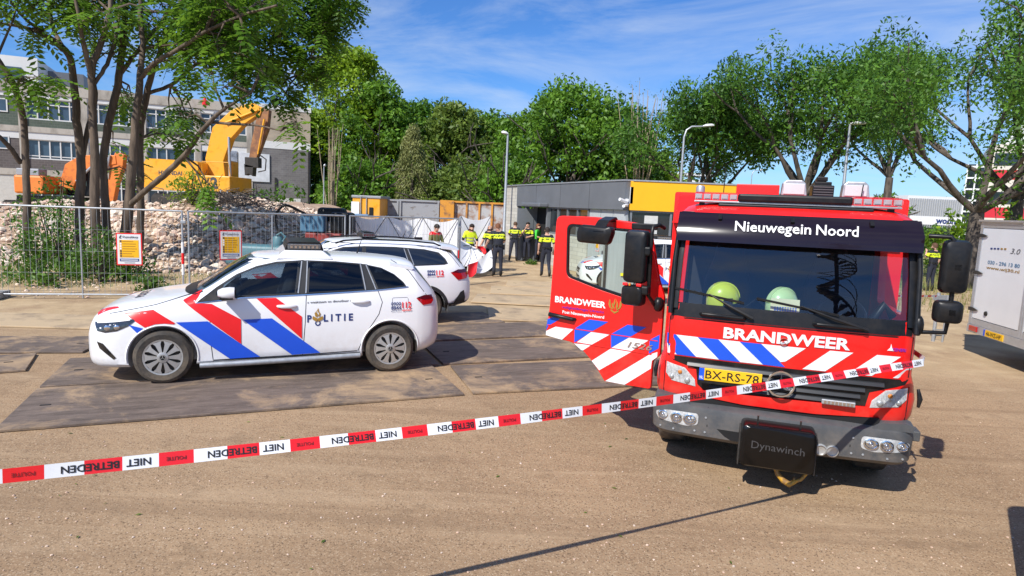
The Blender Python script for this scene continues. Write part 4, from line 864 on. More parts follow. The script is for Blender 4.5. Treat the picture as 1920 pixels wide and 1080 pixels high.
b = MB(); b.loft([[(-1.15, y, z0), (1.15, y, z0), (1.10, y, z1), (-1.10, y, z1)] for y, z0, z1 in ((1.60, 2.3, 2.44), (1.85, 2.3, 2.64))]); b.build('roof_fairing', M_RED, truck)
b = MB(); b.box((-.25, 2.35, 2.715), (.46, .7, .12)); b.build('roof_locker', M_RED, truck, bevel=.01)
for (x0, x1) in ((-.02, .27), (.60, .90)):
    b = MB(); b.loft([[(x0+.02, y, 2.66), (x1-.0, y, 2.66), (x1-.02, y, 2.80), (x1-.06, y, 2.835), (x0+.07, y, 2.835), (x0+.03, y, 2.80)] for y in (1.98, 2.14)]); o = b.build('floodlight', M_GALV, truck, bevel=.012)
    b = MB(); b.box(((x0+x1)/2+.005, 1.972, 2.735), (.22, .012, .12)); b.build('lamp_glass', mat('floodlight_face', (.55, .57, .58), .3, var=.05), o, bevel=.01)
b = MB(); b.box((.43, 2.1, 2.72), (.22, .26, .13)); b.box((.43, 2.1, 2.80), (.17, .2, .05)); b.box((.42, 2.1, 2.855), (.11, .14, .05)); ms = b.build('mast_head', M_BLACK, truck, bevel=.01)
for k in range(4): b = MB(); b.box((.43, 1.965, 2.68+k*.028), (.20, .006, .010)); b.build('cooling_fin', M_GREY_BUMPER, ms)
b = MB(); b.tube([(-.62, 1.95, 2.66), (-.62, 1.95, 2.95)], .006, 6); b.tube([(.80, 1.9, 2.66), (.81, 1.9, 2.80)], .006, 6); b.build('aerial', M_BLACK, truck)
b = MB(); b.lathe([(.05, 2.66), (.05, 2.72), (.04, 2.74), (.001, 2.745)], 16, axis='z', M=Matrix.Translation((-.88, 1.95, 0))); b.build('beacon', M_GALV, truck, smooth=40)
# right-hand mirrors (image right)
def arm_mirror(parent, M, sgn):
    b = MB(); b.tube([(sgn*.0, .0, .72), (sgn*.14, -.06, .72), (sgn*.19, -.07, .66), (sgn*.19, -.07, .1), (sgn*.18, -.06, -.05), (sgn*.02, 0, -.07)], .018, 8, M=M); a = b.build('mirror_arm', M_BLACK, parent, smooth=60)
    for (z0, z1, w, x0) in ((.27, .70, .19, .12), (.03, .215, .20, .11)):
        b = MB(); P = round_poly([(-w/2, z0), (w/2, z0), (w/2, z1), (-w/2, z1)], .05, 4); cz = (z0+z1)/2
        b.loft([[(sgn*(x0+.065)+x*k, y, cz+(z-cz)*k) for x, z in P] for y, k in ((-.135, .75), (-.12, .93), (-.06, 1.0), (-.03, .98))], M=M); h = b.build('mirror_head', M_BLACK, a, smooth=45)
        b = MB(); b.box((sgn*(x0+.065), -.0285, cz), (w*.86, .004, (z1-z0)*.88), M=M); b.build('mirror_glass', M_CHROME, h)
        b = MB(); b.box((sgn*.19, -.10, cz), (.075, .07, .075), M=M); b.build('mirror_clamp', M_BLACK, h, bevel=.015)
    b = MB(); b.ball((sgn*.0, .0, -.02), (.045, .05, .09), M=M); b.build('mirror_mount', M_BLACK, a, smooth=60)
arm_mirror(truck, Matrix.Translation((1.0, .06, 1.59)), 1)
# open front door
DH = Vector((-1.02, .34, 0)); DROT = R(-31)-TYAW
door = bpy.data.objects.new('cab_door', None); COL.objects.link(door); door.parent = truck; door.location = DH; door.rotation_euler = (0, 0, DROT); door['label'] = 'open red cab door with BRANDWEER lettering and chevrons'
dout = round_poly([(-1.27, 2.33), (-.83, 2.335), (-.42, 2.30), (-.25, 2.275), (-.12, 1.75), (-.06, 1.60), (-.06, 1.02), (-.13, .95), (-.13, .665), (-.62, .655), (-.70, .76), (-.80, .87), (-.92, .97), (-1.02, 1.01), (-1.33, 1.04), (-1.30, 1.37)], [.07, .02, .02, .02, .02, .02, .02, .02, .03, .02, .03, .03, .03, .03, .02, .02], 4)
dwin = round_poly([(-1.14, 2.25), (-.40, 2.225), (-.34, 2.18), (-.37, 1.53), (-.74, 1.605), (-1.12, 1.705)], [.07, .03, .03, .03, .1, .06], 5)
a = MB(); a.prism(dout, .0, .055, 'y'); c = MB(); c.prism(dwin, -.3, .3, 'y')
dme = boolean(a.mesh('door_panel', [M_RED]), [c.mesh('c', [M_RED])]); dpo = link('door_panel', smooth_mesh(dme, 30), door, .008)
cxy = Vector((sum(p[0] for p in dwin)/len(dwin), sum(p[1] for p in dwin)/len(dwin)))
b = MB(); n = len(dwin)
dv = [(p[0], -.006, p[1]) for p in dwin]+[(p[0]+(cxy.x-p[0])*.045, -.006, p[1]+(cxy.y-p[1])*.07) for p in dwin]; b.add(dv+[(v[0], v[1]+.03, v[2]) for v in dv], [(i, (i+1) % n, n+(i+1) % n, n+i) for i in range(n)]+[(n+i, n+(i+1) % n, 3*n+(i+1) % n, 3*n+i) for i in range(n)]); b.build('window_seal', M_BLACK, door)
b = MB(); b.add([(p[0], .020, p[1]) for p in dwin], [tuple(range(n))]); b.build('door_window', glassmat('door_glass', (.80, .90, .84)), door)
def dpoly(name, m, pts, k=0): b = MB(); b.prism(pts, -.0035-.0006*k, .001, 'y'); return b.build(name, m, door)
Z1, Z2, Z3 = 1.28, 1.16, 1.02
for i, (n_, m_, pts) in enumerate([('stripe_blue', M_BLUE_S, [(-1.315, 1.22), (-1.20, 1.275), (-1.13, 1.265), (-1.30, 1.15), (-1.325, 1.10)]), ('stripe_white', M_WHITE_S, [(-1.325, 1.09), (-1.20, Z2), (-.995, Z2), (-1.13, 1.022), (-1.325, 1.045)]),
    ('stripe_blue', M_BLUE_S, [(-.99, Z2), (-.83, Z1), (-.62, Z1), (-.79, Z2), (-.985, 1.01)]), ('stripe_white', M_WHITE_S, [(-.79, Z2), (-.585, Z2), (-.785, Z3), (-.985, 1.005), (-.98, 1.0)]), ('stripe_white', M_WHITE_S, [(-.98, 1.0), (-.785, Z3), (-.88, .945), (-.90, .945)]),
    ('stripe_blue', M_BLUE_S, [(-.58, Z2), (-.41, Z1), (-.215, Z1), (-.375, Z2), (-.57, Z3)]), ('stripe_white', M_WHITE_S, [(-.375, Z2), (-.175, Z2), (-.35, Z3), (-.565, Z3)]), ('stripe_blue', M_BLUE_S, [(-.17, Z2), (-.075, 1.225), (-.075, 1.09), (-.17, Z3)]),
    ('stripe_white', M_WHITE_S, [(-.57, 1.012), (-.35, 1.012), (-.685, .765), (-.775, .85)]), ('stripe_white', M_WHITE_S, [(-.165, 1.012), (-.085, 1.05), (-.085, 1.0), (-.135, .955), (-.14, .875), (-.40, .664), (-.61, .664)])]): dpoly(n_, m_, pts, i % 3)
b = MB(); b.box((-.70, -.004, Z2+.0), (1.22, .010, .008)); b.box((-.56, -.004, Z3-.003), (.84, .010, .007)); b.build('door_crease', M_RED, door)
dtx = lambda x, z, off=.006: (lambda u, v: (x+u, -off, z+v))
text_flat('lettering', 'BRANDWEER', .062, dtx(-1.235, 1.418), M_TXT_W, door, .03, .58); text_flat('lettering', 'Post Nieuwegein-Noord', .030, dtx(-1.14, 1.308), M_TXT_W, door, .02, .475)
text_flat('lettering', 'veiligheidsregio Utrecht', .026, dtx(-1.15, 1.362), mat('violet_print', (.12, .02, .35), .5), door, .01, .48)
text_flat('lettering', '1526', .058, dtx(-.395, 1.055, .012), mat('chrome_badge', (.6, .5, .45), .25, metal=.8, var=0), door, .012, .26, shear=.3)
b = MB()
for pts in ([(-.05, 0), (0, -.03), (.05, 0), (.05, .018), (0, -.008), (-.05, .018)], [(-.075, .13), (-.062, .13), (-.05, .05), (-.02, .02), (-.03, .015), (-.07, .04), (-.085, .08)], [(.075, .13), (.085, .08), (.07, .04), (.03, .015), (.02, .02), (.05, .05), (.062, .13)], [(-.03, .10), (-.012, .05), (.0, .02), (-.03, .04), (-.045, .08)], [(.0, .16), (.02, .10), (.01, .05), (.02, .02), (.04, .06), (.035, .1)], [(-.005, .15), (.005, .10), (-.01, .06), (0, .03), (-.02, .06), (-.018, .11)]):
    b.add([(-.555+p[0]*.85, -.007, 1.40+p[1]*.85) for p in pts], [tuple(range(len(pts)))])
b.build('fire_emblem', M_GOLD, door)
b = MB(); b.tube([(-1.29, -.0, 1.285), (-1.28, -.035, 1.283), (-1.0, -.035, 1.262), (-.985, .0, 1.26)], [.018, .024, .022, .014], 8); b.build('door_handle', M_BLACK, door, smooth=50)
# kerb mirror above window and tall mirror on the door
b = MB(); P = round_poly([(-.21, -.085), (.13, -.095), (.17, .03), (.155, .085), (-.185, .095), (-.215, .03)], .04, 4)
b.loft([[(-.69+x*k, y, 2.165+z*k) for x, z in P] for y, k in ((-.30, .7), (-.28, .94), (-.22, 1.0), (-.19, .97))]); km = b.build('kerb_mirror', M_BLACK, door, smooth=45)
b = MB(); b.loft([[(-.66+x, y, z) for x in (-.06, .06)]+[(-.66+x, y+.05, z+.03) for x in (.06, -.06)] for y, z in ((-.31, 2.20), (-.22, 2.28), (-.05, 2.315), (.0, 2.29))]); b.build('mirror_bracket', M_BLACK, km, bevel=.012)
b = MB(); b.tube([(-.10, -.02, 2.26), (-.11, -.14, 2.29), (-.15, -.2, 2.27), (-.155, -.21, 2.20), (-.15, -.2, 1.62), (-.12, -.1, 1.53), (-.07, .0, 1.56)], .020, 8); ma = b.build('mirror_arm', M_BLACK, door, smooth=60)
for (z0, z1, x0, x1) in ((1.735, 2.235, -.375, -.165), (1.52, 1.715, -.38, -.17)):
    P = round_poly([(x0, z0), (x1, z0), (x1, z1), (x0, z1)], .045, 4); cx, cz = (x0+x1)/2, (z0+z1)/2
    b = MB(); b.loft([[(cx+(x-cx)*k, y, cz+(z-cz)*k) for x, z in P] for y, k in ((-.335, .80), (-.32, .94), (-.26, 1.0), (-.20, .98))]); h = b.build('mirror_head', M_BLACK, ma, smooth=45)
    b = MB(); b.box((cx, -.198, cz), ((x1-x0)*.86, .004, (z1-z0)*.9)); b.build('mirror_glass', M_CHROME, h)
    b = MB(); b.box((-.165, -.27, cz+.06), (.085, .09, .085)); b.build('mirror_clamp', M_BLACK, h, bevel=.018)
for (x, m_) in ((-.34, M_RED_S), (-.295, mat('amber_bulb', (.7, .22, .02), .3)), (-.205, M_RED_S)):
    b = MB(); b.box((x, -.325, 1.725), (.05 if m_ is M_RED_S else .02, .02, .028)); b.build('mirror_reflector', m_, ma, bevel=.006)
b = MB(); b.ball((-.09, -.06, 1.53), (.05, .06, .075)); b.build('mirror_mount', M_BLACK, ma, smooth=60)
b = MB(); b.box((-.30, -.012, 2.265), (.26, .03, .06)); b.build('door_top_cap', M_BLACK, door, bevel=.01)
# things lying behind the windscreen
def local_to_world(p): return Matrix.Translation(TRK) @ Matrix.Rotation(TYAW, 4, 'Z') @ Vector(p)
def helmet(p, rz, colr, label):
    root = empty('fire_helmet', local_to_world(p), TYAW+rz, label, 'helmet', None, .97)
    b = MB(); rings = []
    for i in range(9):
        a = i/8*math.pi*.52; rr = math.cos(a-.08) if i else 1.0
        rings.append([(.155*math.cos(t)*math.cos(a)*1.0, .125*math.sin(t)*math.cos(a), .155*math.sin(a)+(.03*math.cos(t) if i == 0 else 0)) for t in np.linspace(0, 2*math.pi, 24, endpoint=False)])
    b.loft([[(x*.98, y*.98, z-.05) for x, y, z in rings[0]]]+rings); sh = b.build('shell', colr, root, smooth=50)
    b = MB(); b.loft([[(.157*math.cos(a)*1.02, y, .158*math.sin(a)*1.02) for y in (-.022, .022)]+[(.150*math.cos(a), y, .150*math.sin(a)) for y in (.022, -.022)] for a in np.linspace(.1, math.pi-.1, 14)]); b.build('crest', colr, sh, smooth=40)
    b = MB(); b.sheet([[(.150*math.cos(t), .140*math.sin(t), z) for t in np.linspace(-1.85, -1.25, 8)] for z in (-.08, -.03, .02)]); b.build('ear_guard', M_BLACK, root, smooth=60)
    b = MB(); b.sheet([[(.158*math.cos(t), .128*math.sin(t), z) for t in np.linspace(-.6, .6, 8)] for z in (-.06, -.03)]); b.build('visor', M_BLACK, root, smooth=60)
helmet((-.54, .285, 1.64), R(20), mat('helmet_lime', (.66, .74, .06), .3, var=.05, coat=.8), 'lime yellow fire helmet behind the windscreen, in front of the passenger seat')
helmet((-.03, .30, 1.63), R(35), mat('helmet_pale', (.60, .78, .36), .3, var=.05, coat=.8), 'pale green fire helmet in the middle of the dashboard above the paper card')
b = MB(); b.bar((-.02, .065, 1.575), (-.02, .105, 1.70), .235, .003, up=(0, 1, 0)); co = empty('paper_card', local_to_world((0, 0, 0)), TYAW, 'cream paper card with a blue grid leaning behind the windscreen', 'card')
b.build('sheet', mat('cream_paper', (.72, .66, .40), .8, var=.05), co)
b = MB()
for i in range(9):
    for j in range(4): b.box((-.10+i*.021, (.060+.32*(.013+j*.013)), 1.588+j*.013), (.013, .002, .007))
b.build('printed_grid', M_BLUE_S, co)
# ------------------------------------------------------------------ site fence
M_WIRE = mat('fence_wire', (.36, .38, .39), .5, metal=.3, var=.1)
M_CONC = mat('concrete', (.36, .34, .31), .9, var=.18, scale=6, bump=.3, bscale=40)
def fence_panel(A, B, label, mids, H=2.0, feet=True, z0=.10, ends=True):
    A, B = Vector((*A, 0)), Vector((*B, 0)); d = (B-A); ln = d.length; a = math.atan2(d.y, d.x)
    root = empty('wire_fence', A, a, label, 'fence', 'temporary wire fence panels')
    for x in [.03]+[m*ln for m in mids]+[ln-.03]:
        r = .022 if x in (.03, ln-.03) else .017
        b = MB(); b.tube([(x, 0, .02), (x, 0, H)], r, 8); b.build('post', M_GALV, root, smooth=60)
    for z, r in ((H-.01, .021), (z0, .020)):
        b = MB(); b.tube([(.03, 0, z), (ln-.03, 0, z)], r, 8); b.build('rail', M_GALV, root, smooth=60)
    b = MB(); n = int(ln/.105)
    for i in range(1, n): b.bar((i*ln/n, -.004, z0), (i*ln/n, -.004, H), .0042)
    for k in range(1, 4): b.bar((.03, .004, z0+k*(H-z0)/4), (ln-.03, .004, z0+k*(H-z0)/4), .0042)
    b.build('wire_mesh', M_WIRE, root)
    if feet:
        b = MB(); b.box((0, 0, .075), (.22, .70, .14)); b.build('foot_block', M_CONC, root, bevel=.02)
    return root
FA, FB, FC, FD = (-10.93, 13.42), (-7.42, 14.38), (-4.36, 16.62), (-1.62, 18.75)
fence_panel((-14.4, 12.5), (-10.97, 13.41), 'wire fence panel running out of the left edge of the picture', (.5,))
f1 = fence_panel(FA, FB, 'wire fence panel under the trees with an information board on it', (.44,))
f2 = fence_panel((FB[0]+.06, FB[1]+.03), FC, 'wire fence panel behind the bonnet of the police hatchback, in front of the rubble', (.5,))
f3 = fence_panel((FC[0]+.06, FC[1]+.04), FD, 'wire fence panel in front of the white screens', (.55,))
for fp, x in ((f1, None), (f3, None)):
    ln = 3.64 if fp is f1 else 3.43
    for z, m_ in ((1.18, M_WHITE_S), (.93, M_RED_S), (.68, M_WHITE_S)) if fp is f1 else ((.95, M_RED_S), (.72, M_WHITE_S), (.5, M_RED_S)):
        b = MB(); b.tube([(ln-.03, 0, z-.12), (ln-.03, 0, z+.12)], .030, 8); b.build('reflective_sleeve', m_, fp, smooth=60)
    b = MB(); b.box((ln-.01, 0, 1.75), (.10, .05, .07)); b.build('coupler', M_GALV, fp, bevel=.01)
b = MB(); b.tube([(FD[0]+.02, FD[1]+.1, .02), (FD[0]+.02, FD[1]+.1, 2.05)], .035, 10); o = b.build('fence_post', M_GALV, smooth=60); tag(o, 'round steel gate post at the right end of the fence, beside the white screen', 'post')
def info_board(px0, py0, px1, py1, Y, yaw, label):
    p = atY((px0+px1)/2, (py0+py1)/2, Y); w = (px1-px0)/FPX*Y; h = (py1-py0)/FPX*Y
    root = empty('information_board', p, yaw, label, 'sign', 'demolition contractor boards on the fence')
    def pn(n_, m_, x0, x1, z0, z1, k): b = MB(); b.box(((x0+x1)/2*w, -.004*k, (z0+z1)/2*h), ((x1-x0)*w, .006, (z1-z0)*h)); return b.build(n_, m_, root)
    pn('backing', M_RED_S, -.5, .5, -.5, .5, 0); pn('face', M_WHITE_S, -.455, .455, -.465, .465, 1); pn('yellow_field', mat('sign_yellow', (.85, .46, .008), .5, var=0), -.375, .37, -.26, .285, 2); pn('blue_bar', mat('sign_blue', (.02, .06, .22), .5, var=0), -.375, .37, -.375, -.295, 2)
    pn('white_rule', M_TXT_W, -.33, .33, -.348, -.325, 3)
    for k in range(7):
        z = .245-k*.076
        pn('pictogram', M_TXT_W if k in (1, 2, 3) else mat('sign_dark', (.10, .07, .07), .5, var=0), -.355, -.29, z-.028, z+.028, 3)
        pn('text_rule', mat('sign_brown', (.40, .20, .02), .5, var=0), -.26, -.26+(.42, .52, .50, .56, .48, .36, .42)[k], z-.009, z+.006, 3)
    b = MB(); b.add([(x*w, -.012, z*h) for x, z in ((-.37, .33), (-.29, .33), (-.29, .345), (-.33, .36), (-.33, .375), (-.29, .375), (-.29, .43), (-.32, .43), (-.345, .39), (-.37, .39))], [tuple(range(10))]); b.build('logo', M_TXT_G, root)
    text_flat('lettering', 'Dusseldorp', .055*h, lambda u, v: (-.24*w+u, -.012, .355*h+v), M_TXT_G, root, .02, .60*w); text_flat('lettering', 'infra, sloop en milieu', .02*h, lambda u, v: (-.16*w+u, -.012, .32*h+v), M_TXT_G, root, .0, .5*w)
    pn('small_print', M_GALV, -.2, .2, -.425, -.41, 3)
    return root
info_board(221, 437, 264, 497.5, 13.93, R(17), 'yellow and white contractor board with red rim, left one, hung below the trees')
info_board(413, 432, 452.5, 487.5, 15.55, R(37), 'yellow and white contractor board with red rim, right one, above the windscreen of the hatchback')
# ------------------------------------------------------------------ white privacy screens
M_SCREEN = mat('white_screen_fabric', (.84, .84, .85), .7, var=.03, scale=3, bump=.08, bscale=5)
def screen_panel(A, B, label, H=1.95, sag=.08, lower=0.0):
    A, B = Vector(A), Vector(B); d = B-A; a = math.atan2(d.y, d.x); ln = d.length
    root = empty('privacy_screen', (A.x, A.y, 0), a, label, 'screen', 'white folding privacy screens')
    n = 8; G = []
    for j in range(n+1):
        v = j/n; row = []
        for i in range(n+1):
            u = i/n; dip = .22*math.sin(math.pi*u) if j == n else 0
            bow = .10*math.sin(math.pi*u)*math.sin(math.pi*v)
            top = H-.16*math.sin(math.pi*u)
            row.append((u*ln, bow, lower+(top-lower)*v))
        G.append(row)
    b = MB(); b.sheet(G); b.build('fabric', M_SCREEN, root, smooth=60)
    for (p, q) in (((0, .02, .05), (ln, .02, H)), ((ln, .03, .05), (0, .03, H))):
        b = MB(); b.tube([(p[0], p[1]-.06, p[2]), ((p[0]+q[0])/2, -.10, (p[2]+q[2])/2), (q[0], q[1]-.06, q[2])], .011, 6); b.build('brace', M_BLACK, root, smooth=60)
    b = MB(); b.ball((ln/2, -.11, (H+.05)/2), .035); b.build('hub', M_BLACK, root, smooth=60)
    return root
Y0 = 21.2; xs_ = [atY(px, 410, Y0).x for px in (659, 724, 789, 857)]
for i, lb_ in enumerate(('left white screen bay behind the fence, nearest the blue machine', 'middle white screen bay behind the fence', 'right white screen bay behind the fence, beside the man in khaki')): screen_panel((xs_[i], Y0+.15*i, 0), (xs_[i+1], Y0+.15*(i+1), 0), lb_)
sA, sB = atY(863, 410, 23.2), atY(919, 411, 23.6)
screen_panel((sA.x, sA.y, 0), (sB.x, sB.y, 0), 'upright white screen behind the officer in the yellow vest', 2.02)
# screen being folded, held by the officers
fs = empty('folded_screen', gp(885, 520), 0, 'white and red screen sheet being laid down by the officers', 'screen'); o0 = fs.location
M_SRED = mat('screen_red', (.62, .012, .02), .6, var=.05)
def sheet3(name, m, pts):   # pts: image corner with depth -> curved sheet
    Q = [atY(*p)-o0 for p in pts]; G = []
    for j in range(7):
        v = j/6; row = []
        for i in range(7):
            u = i/6; p = (Q[0]*(1-u)+Q[1]*u)*(1-v)+(Q[3]*(1-u)+Q[2]*u)*v
            row.append(p+Vector((0, .12*math.sin(math.pi*u)*math.sin(math.pi*v), -.10*math.sin(math.pi*u)*(1-v))))
        G.append(row)
    b = MB(); b.sheet(G); return b.build(name, m, fs, smooth=60)
sheet3('fabric', M_SCREEN, [(861, 492, 21.0), (872, 500, 21.2), (907, 478, 22.4), (884, 459, 22.6)]); sheet3('fabric', M_SCREEN, [(862, 497, 20.9), (895, 490, 21.6), (884, 460, 22.5), (862, 448, 22.2)])
sheet3('fabric', M_SCREEN, [(893, 512, 21.3), (926, 498, 22.2), (921, 468, 22.8), (896, 490, 21.9)]); sheet3('red_band', M_SRED, [(876, 517, 20.9), (893, 511, 21.2), (896, 490, 21.6), (878, 496, 21.2)]); sheet3('red_band', M_SRED, [(903, 470, 22.55), (912, 473, 22.6), (909, 462, 22.75), (888, 461, 22.7)])
for P in (((862, 462, 22.0), (884, 459, 22.4)), ((884, 459, 22.4), (881, 480, 21.8)), ((881, 480, 21.8), (871, 498, 21.0))): b = MB(); b.tube([atY(*P[0])-o0+Vector((0, -.06, 0)), atY(*P[1])-o0+Vector((0, -.06, 0))], .010, 6); b.build('pole', M_BLACK, fs)
# ------------------------------------------------------------------ grey and yellow site building
M_CLAD_G = mat('grey_cladding', (.135, .145, .16), .55, var=.10, scale=1.2); M_CLAD_Y = mat('yellow_cladding', (.86, .42, .006), .5, var=.04, scale=1.5)
def brick_mat(name, c1, c2, mortar, sc):
    m = bpy.data.materials.new(name); m.use_nodes = True; t = m.node_tree; p = t.nodes['Principled BSDF']; p.inputs['Roughness'].default_value = .9
    co = t.nodes.new('ShaderNodeTexCoord'); mpn = t.nodes.new('ShaderNodeMapping'); mpn.inputs['Rotation'].default_value = (R(90), 0, 0)
    br = t.nodes.new('ShaderNodeTexBrick'); br.inputs['Scale'].default_value = sc; br.inputs['Color1'].default_value = (*c1, 1); br.inputs['Color2'].default_value = (*c2, 1); br.inputs['Mortar'].default_value = (*mortar, 1); br.inputs['Mortar Size'].default_value = .012
    t.links.new(co.outputs['Object'], mpn.inputs[0]); t.links.new(mpn.outputs[0], br.inputs['Vector'])
    n = nd(t, 'ShaderNodeTexNoise', Scale=.9, Detail=6); t.links.new(co.outputs['Object'], n.inputs['Vector']); mxn = t.nodes.new('ShaderNodeMix'); mxn.data_type = 'RGBA'; mxn.blend_type = 'MULTIPLY'; mxn.inputs[0].default_value = .55
    r = t.nodes.new('ShaderNodeValToRGB'); r.color_ramp.elements[0].position = .3; r.color_ramp.elements[1].position = .65; r.color_ramp.elements[0].color = (.62, .6, .58, 1); t.links.new(n.outputs[0], r.inputs[0])
    t.links.new(br.outputs['Color'], mxn.inputs[6]); t.links.new(r.outputs[0], mxn.inputs[7]); t.links.new(mxn.outputs[2], p.inputs['Base Color']); return m
M_BR_PALE = brick_mat('pale_brick', (.58, .56, .50), (.50, .48, .42), (.36, .35, .32), 1.6)
M_WINF = mat('grey_window_frame', (.17, .185, .20), .45, var=.05); M_PANE = mat('window_glass_dark', (.02, .028, .032), .04, var=.3, scale=2, spec=.7)
ca = Vector((3.72, 21.6, 0)); aA = math.atan2(.937, -.349)
bld = empty('site_building', ca, 0, 'low grey and yellow flat roofed building behind the officers', 'building')
MA = Matrix.Rotation(aA, 4, 'Z')      # wall A: local x runs away from the corner, local +y is outside
def wa_box(n_, m_, x0, x1, z0, z1, y0=-.12, y1=0.0, parent=None, bevel=None): b = MB(); b.box(((x0+x1)/2, (y0+y1)/2, (z0+z1)/2), (x1-x0, y1-y0, z1-z0), M=MA); return b.build(n_, m_, parent or bld, bevel=bevel)
H_ = 3.42
wa_box('grey_fascia', M_CLAD_G, 0.0, 10.25, 2.46, H_, -.15, .10); wa_box('brick_wall', M_BR_PALE, 10.25, 11.9, 0, H_+.0, -.15, .06); wa_box('brick_wall', M_BR_PALE, 2.75, 6.45, 0, 1.36, -.15, .02)
for k in range(3): wa_box('fascia_joint', M_DARK, 2.6*(k+1)-.008, 2.6*(k+1)+.008, 2.47, H_-.01, .0985, .1025)
wa_box('roof_edge', M_GALV, -.02, 11.92, H_, H_+.05, -.2, .13)
for i in range(4):
    x0 = 2.75+i*.92; fr = wa_box('window', M_PANE, x0+.05, x0+.87, 1.42, 2.40, -.12, -.03)
    wa_box('frame', M_WINF, x0, x0+.05, 1.36, 2.46, -.13, .03, fr); wa_box('frame', M_WINF, x0+.05, x0+.92, 1.36, 1.42, -.13, .03, fr); wa_box('frame', M_WINF, x0+.05, x0+.92, 2.40, 2.46, -.13, .03, fr)
for i in range(3):   # tall grey panels right of the windows
    wa_box('wall_panel', mat('pale_grey_panel', (.42, .45, .46), .5, var=.06), .06+i*.9, .06+i*.9+.86, 0, 2.45, -.13, -.02)
wa_box('door_canopy', M_CLAD_G, 6.35, 8.45, 2.44, 2.62, .10, .55, bevel=.05)
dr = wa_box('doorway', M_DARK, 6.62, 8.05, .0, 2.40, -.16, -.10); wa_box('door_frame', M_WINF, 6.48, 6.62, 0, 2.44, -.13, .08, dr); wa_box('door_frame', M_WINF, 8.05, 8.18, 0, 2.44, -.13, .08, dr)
wa_box('door_leaf', M_WINF, 8.03, 8.11, .02, 2.35, .08, .85, dr)
for x0, x1 in ((8.2, 9.2), (9.22, 10.22)):
    fr = wa_box('window', mat('pane_grey', (.10, .12, .13), .05, var=.4, scale=2), x0+.05, x1-.05, 1.0, 2.35, -.12, -.02); wa_box('frame', M_WINF, x0, x0+.06, .95, 2.44, -.13, .03, fr); wa_box('frame', M_WINF, x1-.06, x1, .95, 2.44, -.13, .03, fr); wa_box('lower_panel', mat('pale_grey_panel', (.42, .45, .46), .5), x0, x1, 0, .95, -.13, .01)
def wb_box(n_, m_, x0, x1, z0, z1, y0, y1, parent=None): b = MB(); b.box(((x0+x1)/2, (y0+y1)/2, (z0+z1)/2), (x1-x0, y1-y0, z1-z0)); return b.build(n_, m_, parent or bld)
wb_box('yellow_fascia', M_CLAD_Y, .08, 4.15, 2.46, H_-.003, -.10, .15); wb_box('roof_edge', M_GALV, .14, 4.18, H_+.0, H_+.045, -.13, .2); wb_box('brick_wall', M_BR_PALE, 0.1, 4.15, 0, 1.36, -.02, .15)
for i in range(3):
    x0 = .12+i*1.34; fr = wb_box('window', M_PANE, x0+.07, x0+1.33, 1.42, 2.40, .03, .1); wb_box('frame', M_WINF, x0, x0+.07, 1.36, 2.46, -.03, .12, fr); wb_box('frame', M_WINF, x0+.07, x0+1.34, 1.36, 1.42, -.03, .12, fr); wb_box('frame', M_WINF, x0+.07, x0+1.34, 2.40, 2.46, -.03, .12, fr)
    if i % 3 == 0: wb_box('curtain', mat('curtain', (.55, .55, .52), .9, var=.1), x0+.5, x0+.95, 1.7, 2.3, .02, .028, fr)
wb_box('roof', mat('roof_felt', (.06, .06, .06), .9), .2, 4.0, H_-.3, H_-.1, .2, 9)
b = MB(); b.box((.12, -.05, 2.95), (.10, .10, .55)); b.build('downpipe', M_WHITE_S, bld); 
cmr = MB(); cmr.tube([(-.02, -.10, 2.72), (-.30, -.30, 2.80)], .055, 10); cmr.tube([(-.02, -.10, 2.62), (-.18, -.42, 2.58)], .05, 10); cmr.box((-.02, -.06, 2.70), (.10, .10, .26)); cmr.build('security_camera', M_WHITE_S, bld, smooth=40)
# grey metal locker and third police car seen through the cab door window
lk_p = atY(1134, 470, 16.0)
lc = empty('metal_locker', (lk_p.x, 16.0, 0), R(-4), 'grey metal locker seen through the window of the open cab door', 'locker')
b = MB(); b.box((.55, .3, .96), (1.1, .6, 1.88)); b.build('carcass', mat('locker_grey', (.40, .43, .43), .5, metal=.2, var=.10, scale=2, stretch=(6, 1, .3)), lc, bevel=.01)
for x in (.03, .56, 1.07): b = MB(); b.box((x, -.012, .96), (.06, .03, 1.86)); b.build('edge_strip', M_STEEL_D if x < .1 else M_GALV, lc)
b = MB(); b.box((.52, -.032, .84), (.20, .006, .075)); b.build('yellow_label', mat('label_yellow', (.85, .75, .02), .5, var=0), lc)
car3 = copy_tree(car1); car3.location = (5.62, 19.9, 0); car3.rotation_euler = (0, 0, R(180)); car3.scale = (1, 1, 1); car3['label'] = 'white police car glimpsed through the window of the open cab door'
info_board(1113, 446, 1127, 471, 22.6, aA-math.pi, 'yellow notice on the pale brick wall behind the open cab door')
tb = MB(); rr = random.Random(5)
G = [[(x*.16, y*.12, max(0, .42*math.exp(-((x-5)**2)/7-((y-3)**2)/3))*(.7+.6*rr.random())) for x in range(11)] for y in range(7)]
tb.sheet(G); p_ = gp(1066, 507); o = tb.build('tarpaulin', mat('grey_tarpaulin', (.20, .20, .21), .5, var=.5, scale=4), loc=(p_.x, p_.y, 0.0)); tag(o, 'crumpled grey tarpaulin on the ground by the pale brick wall', 'tarpaulin')
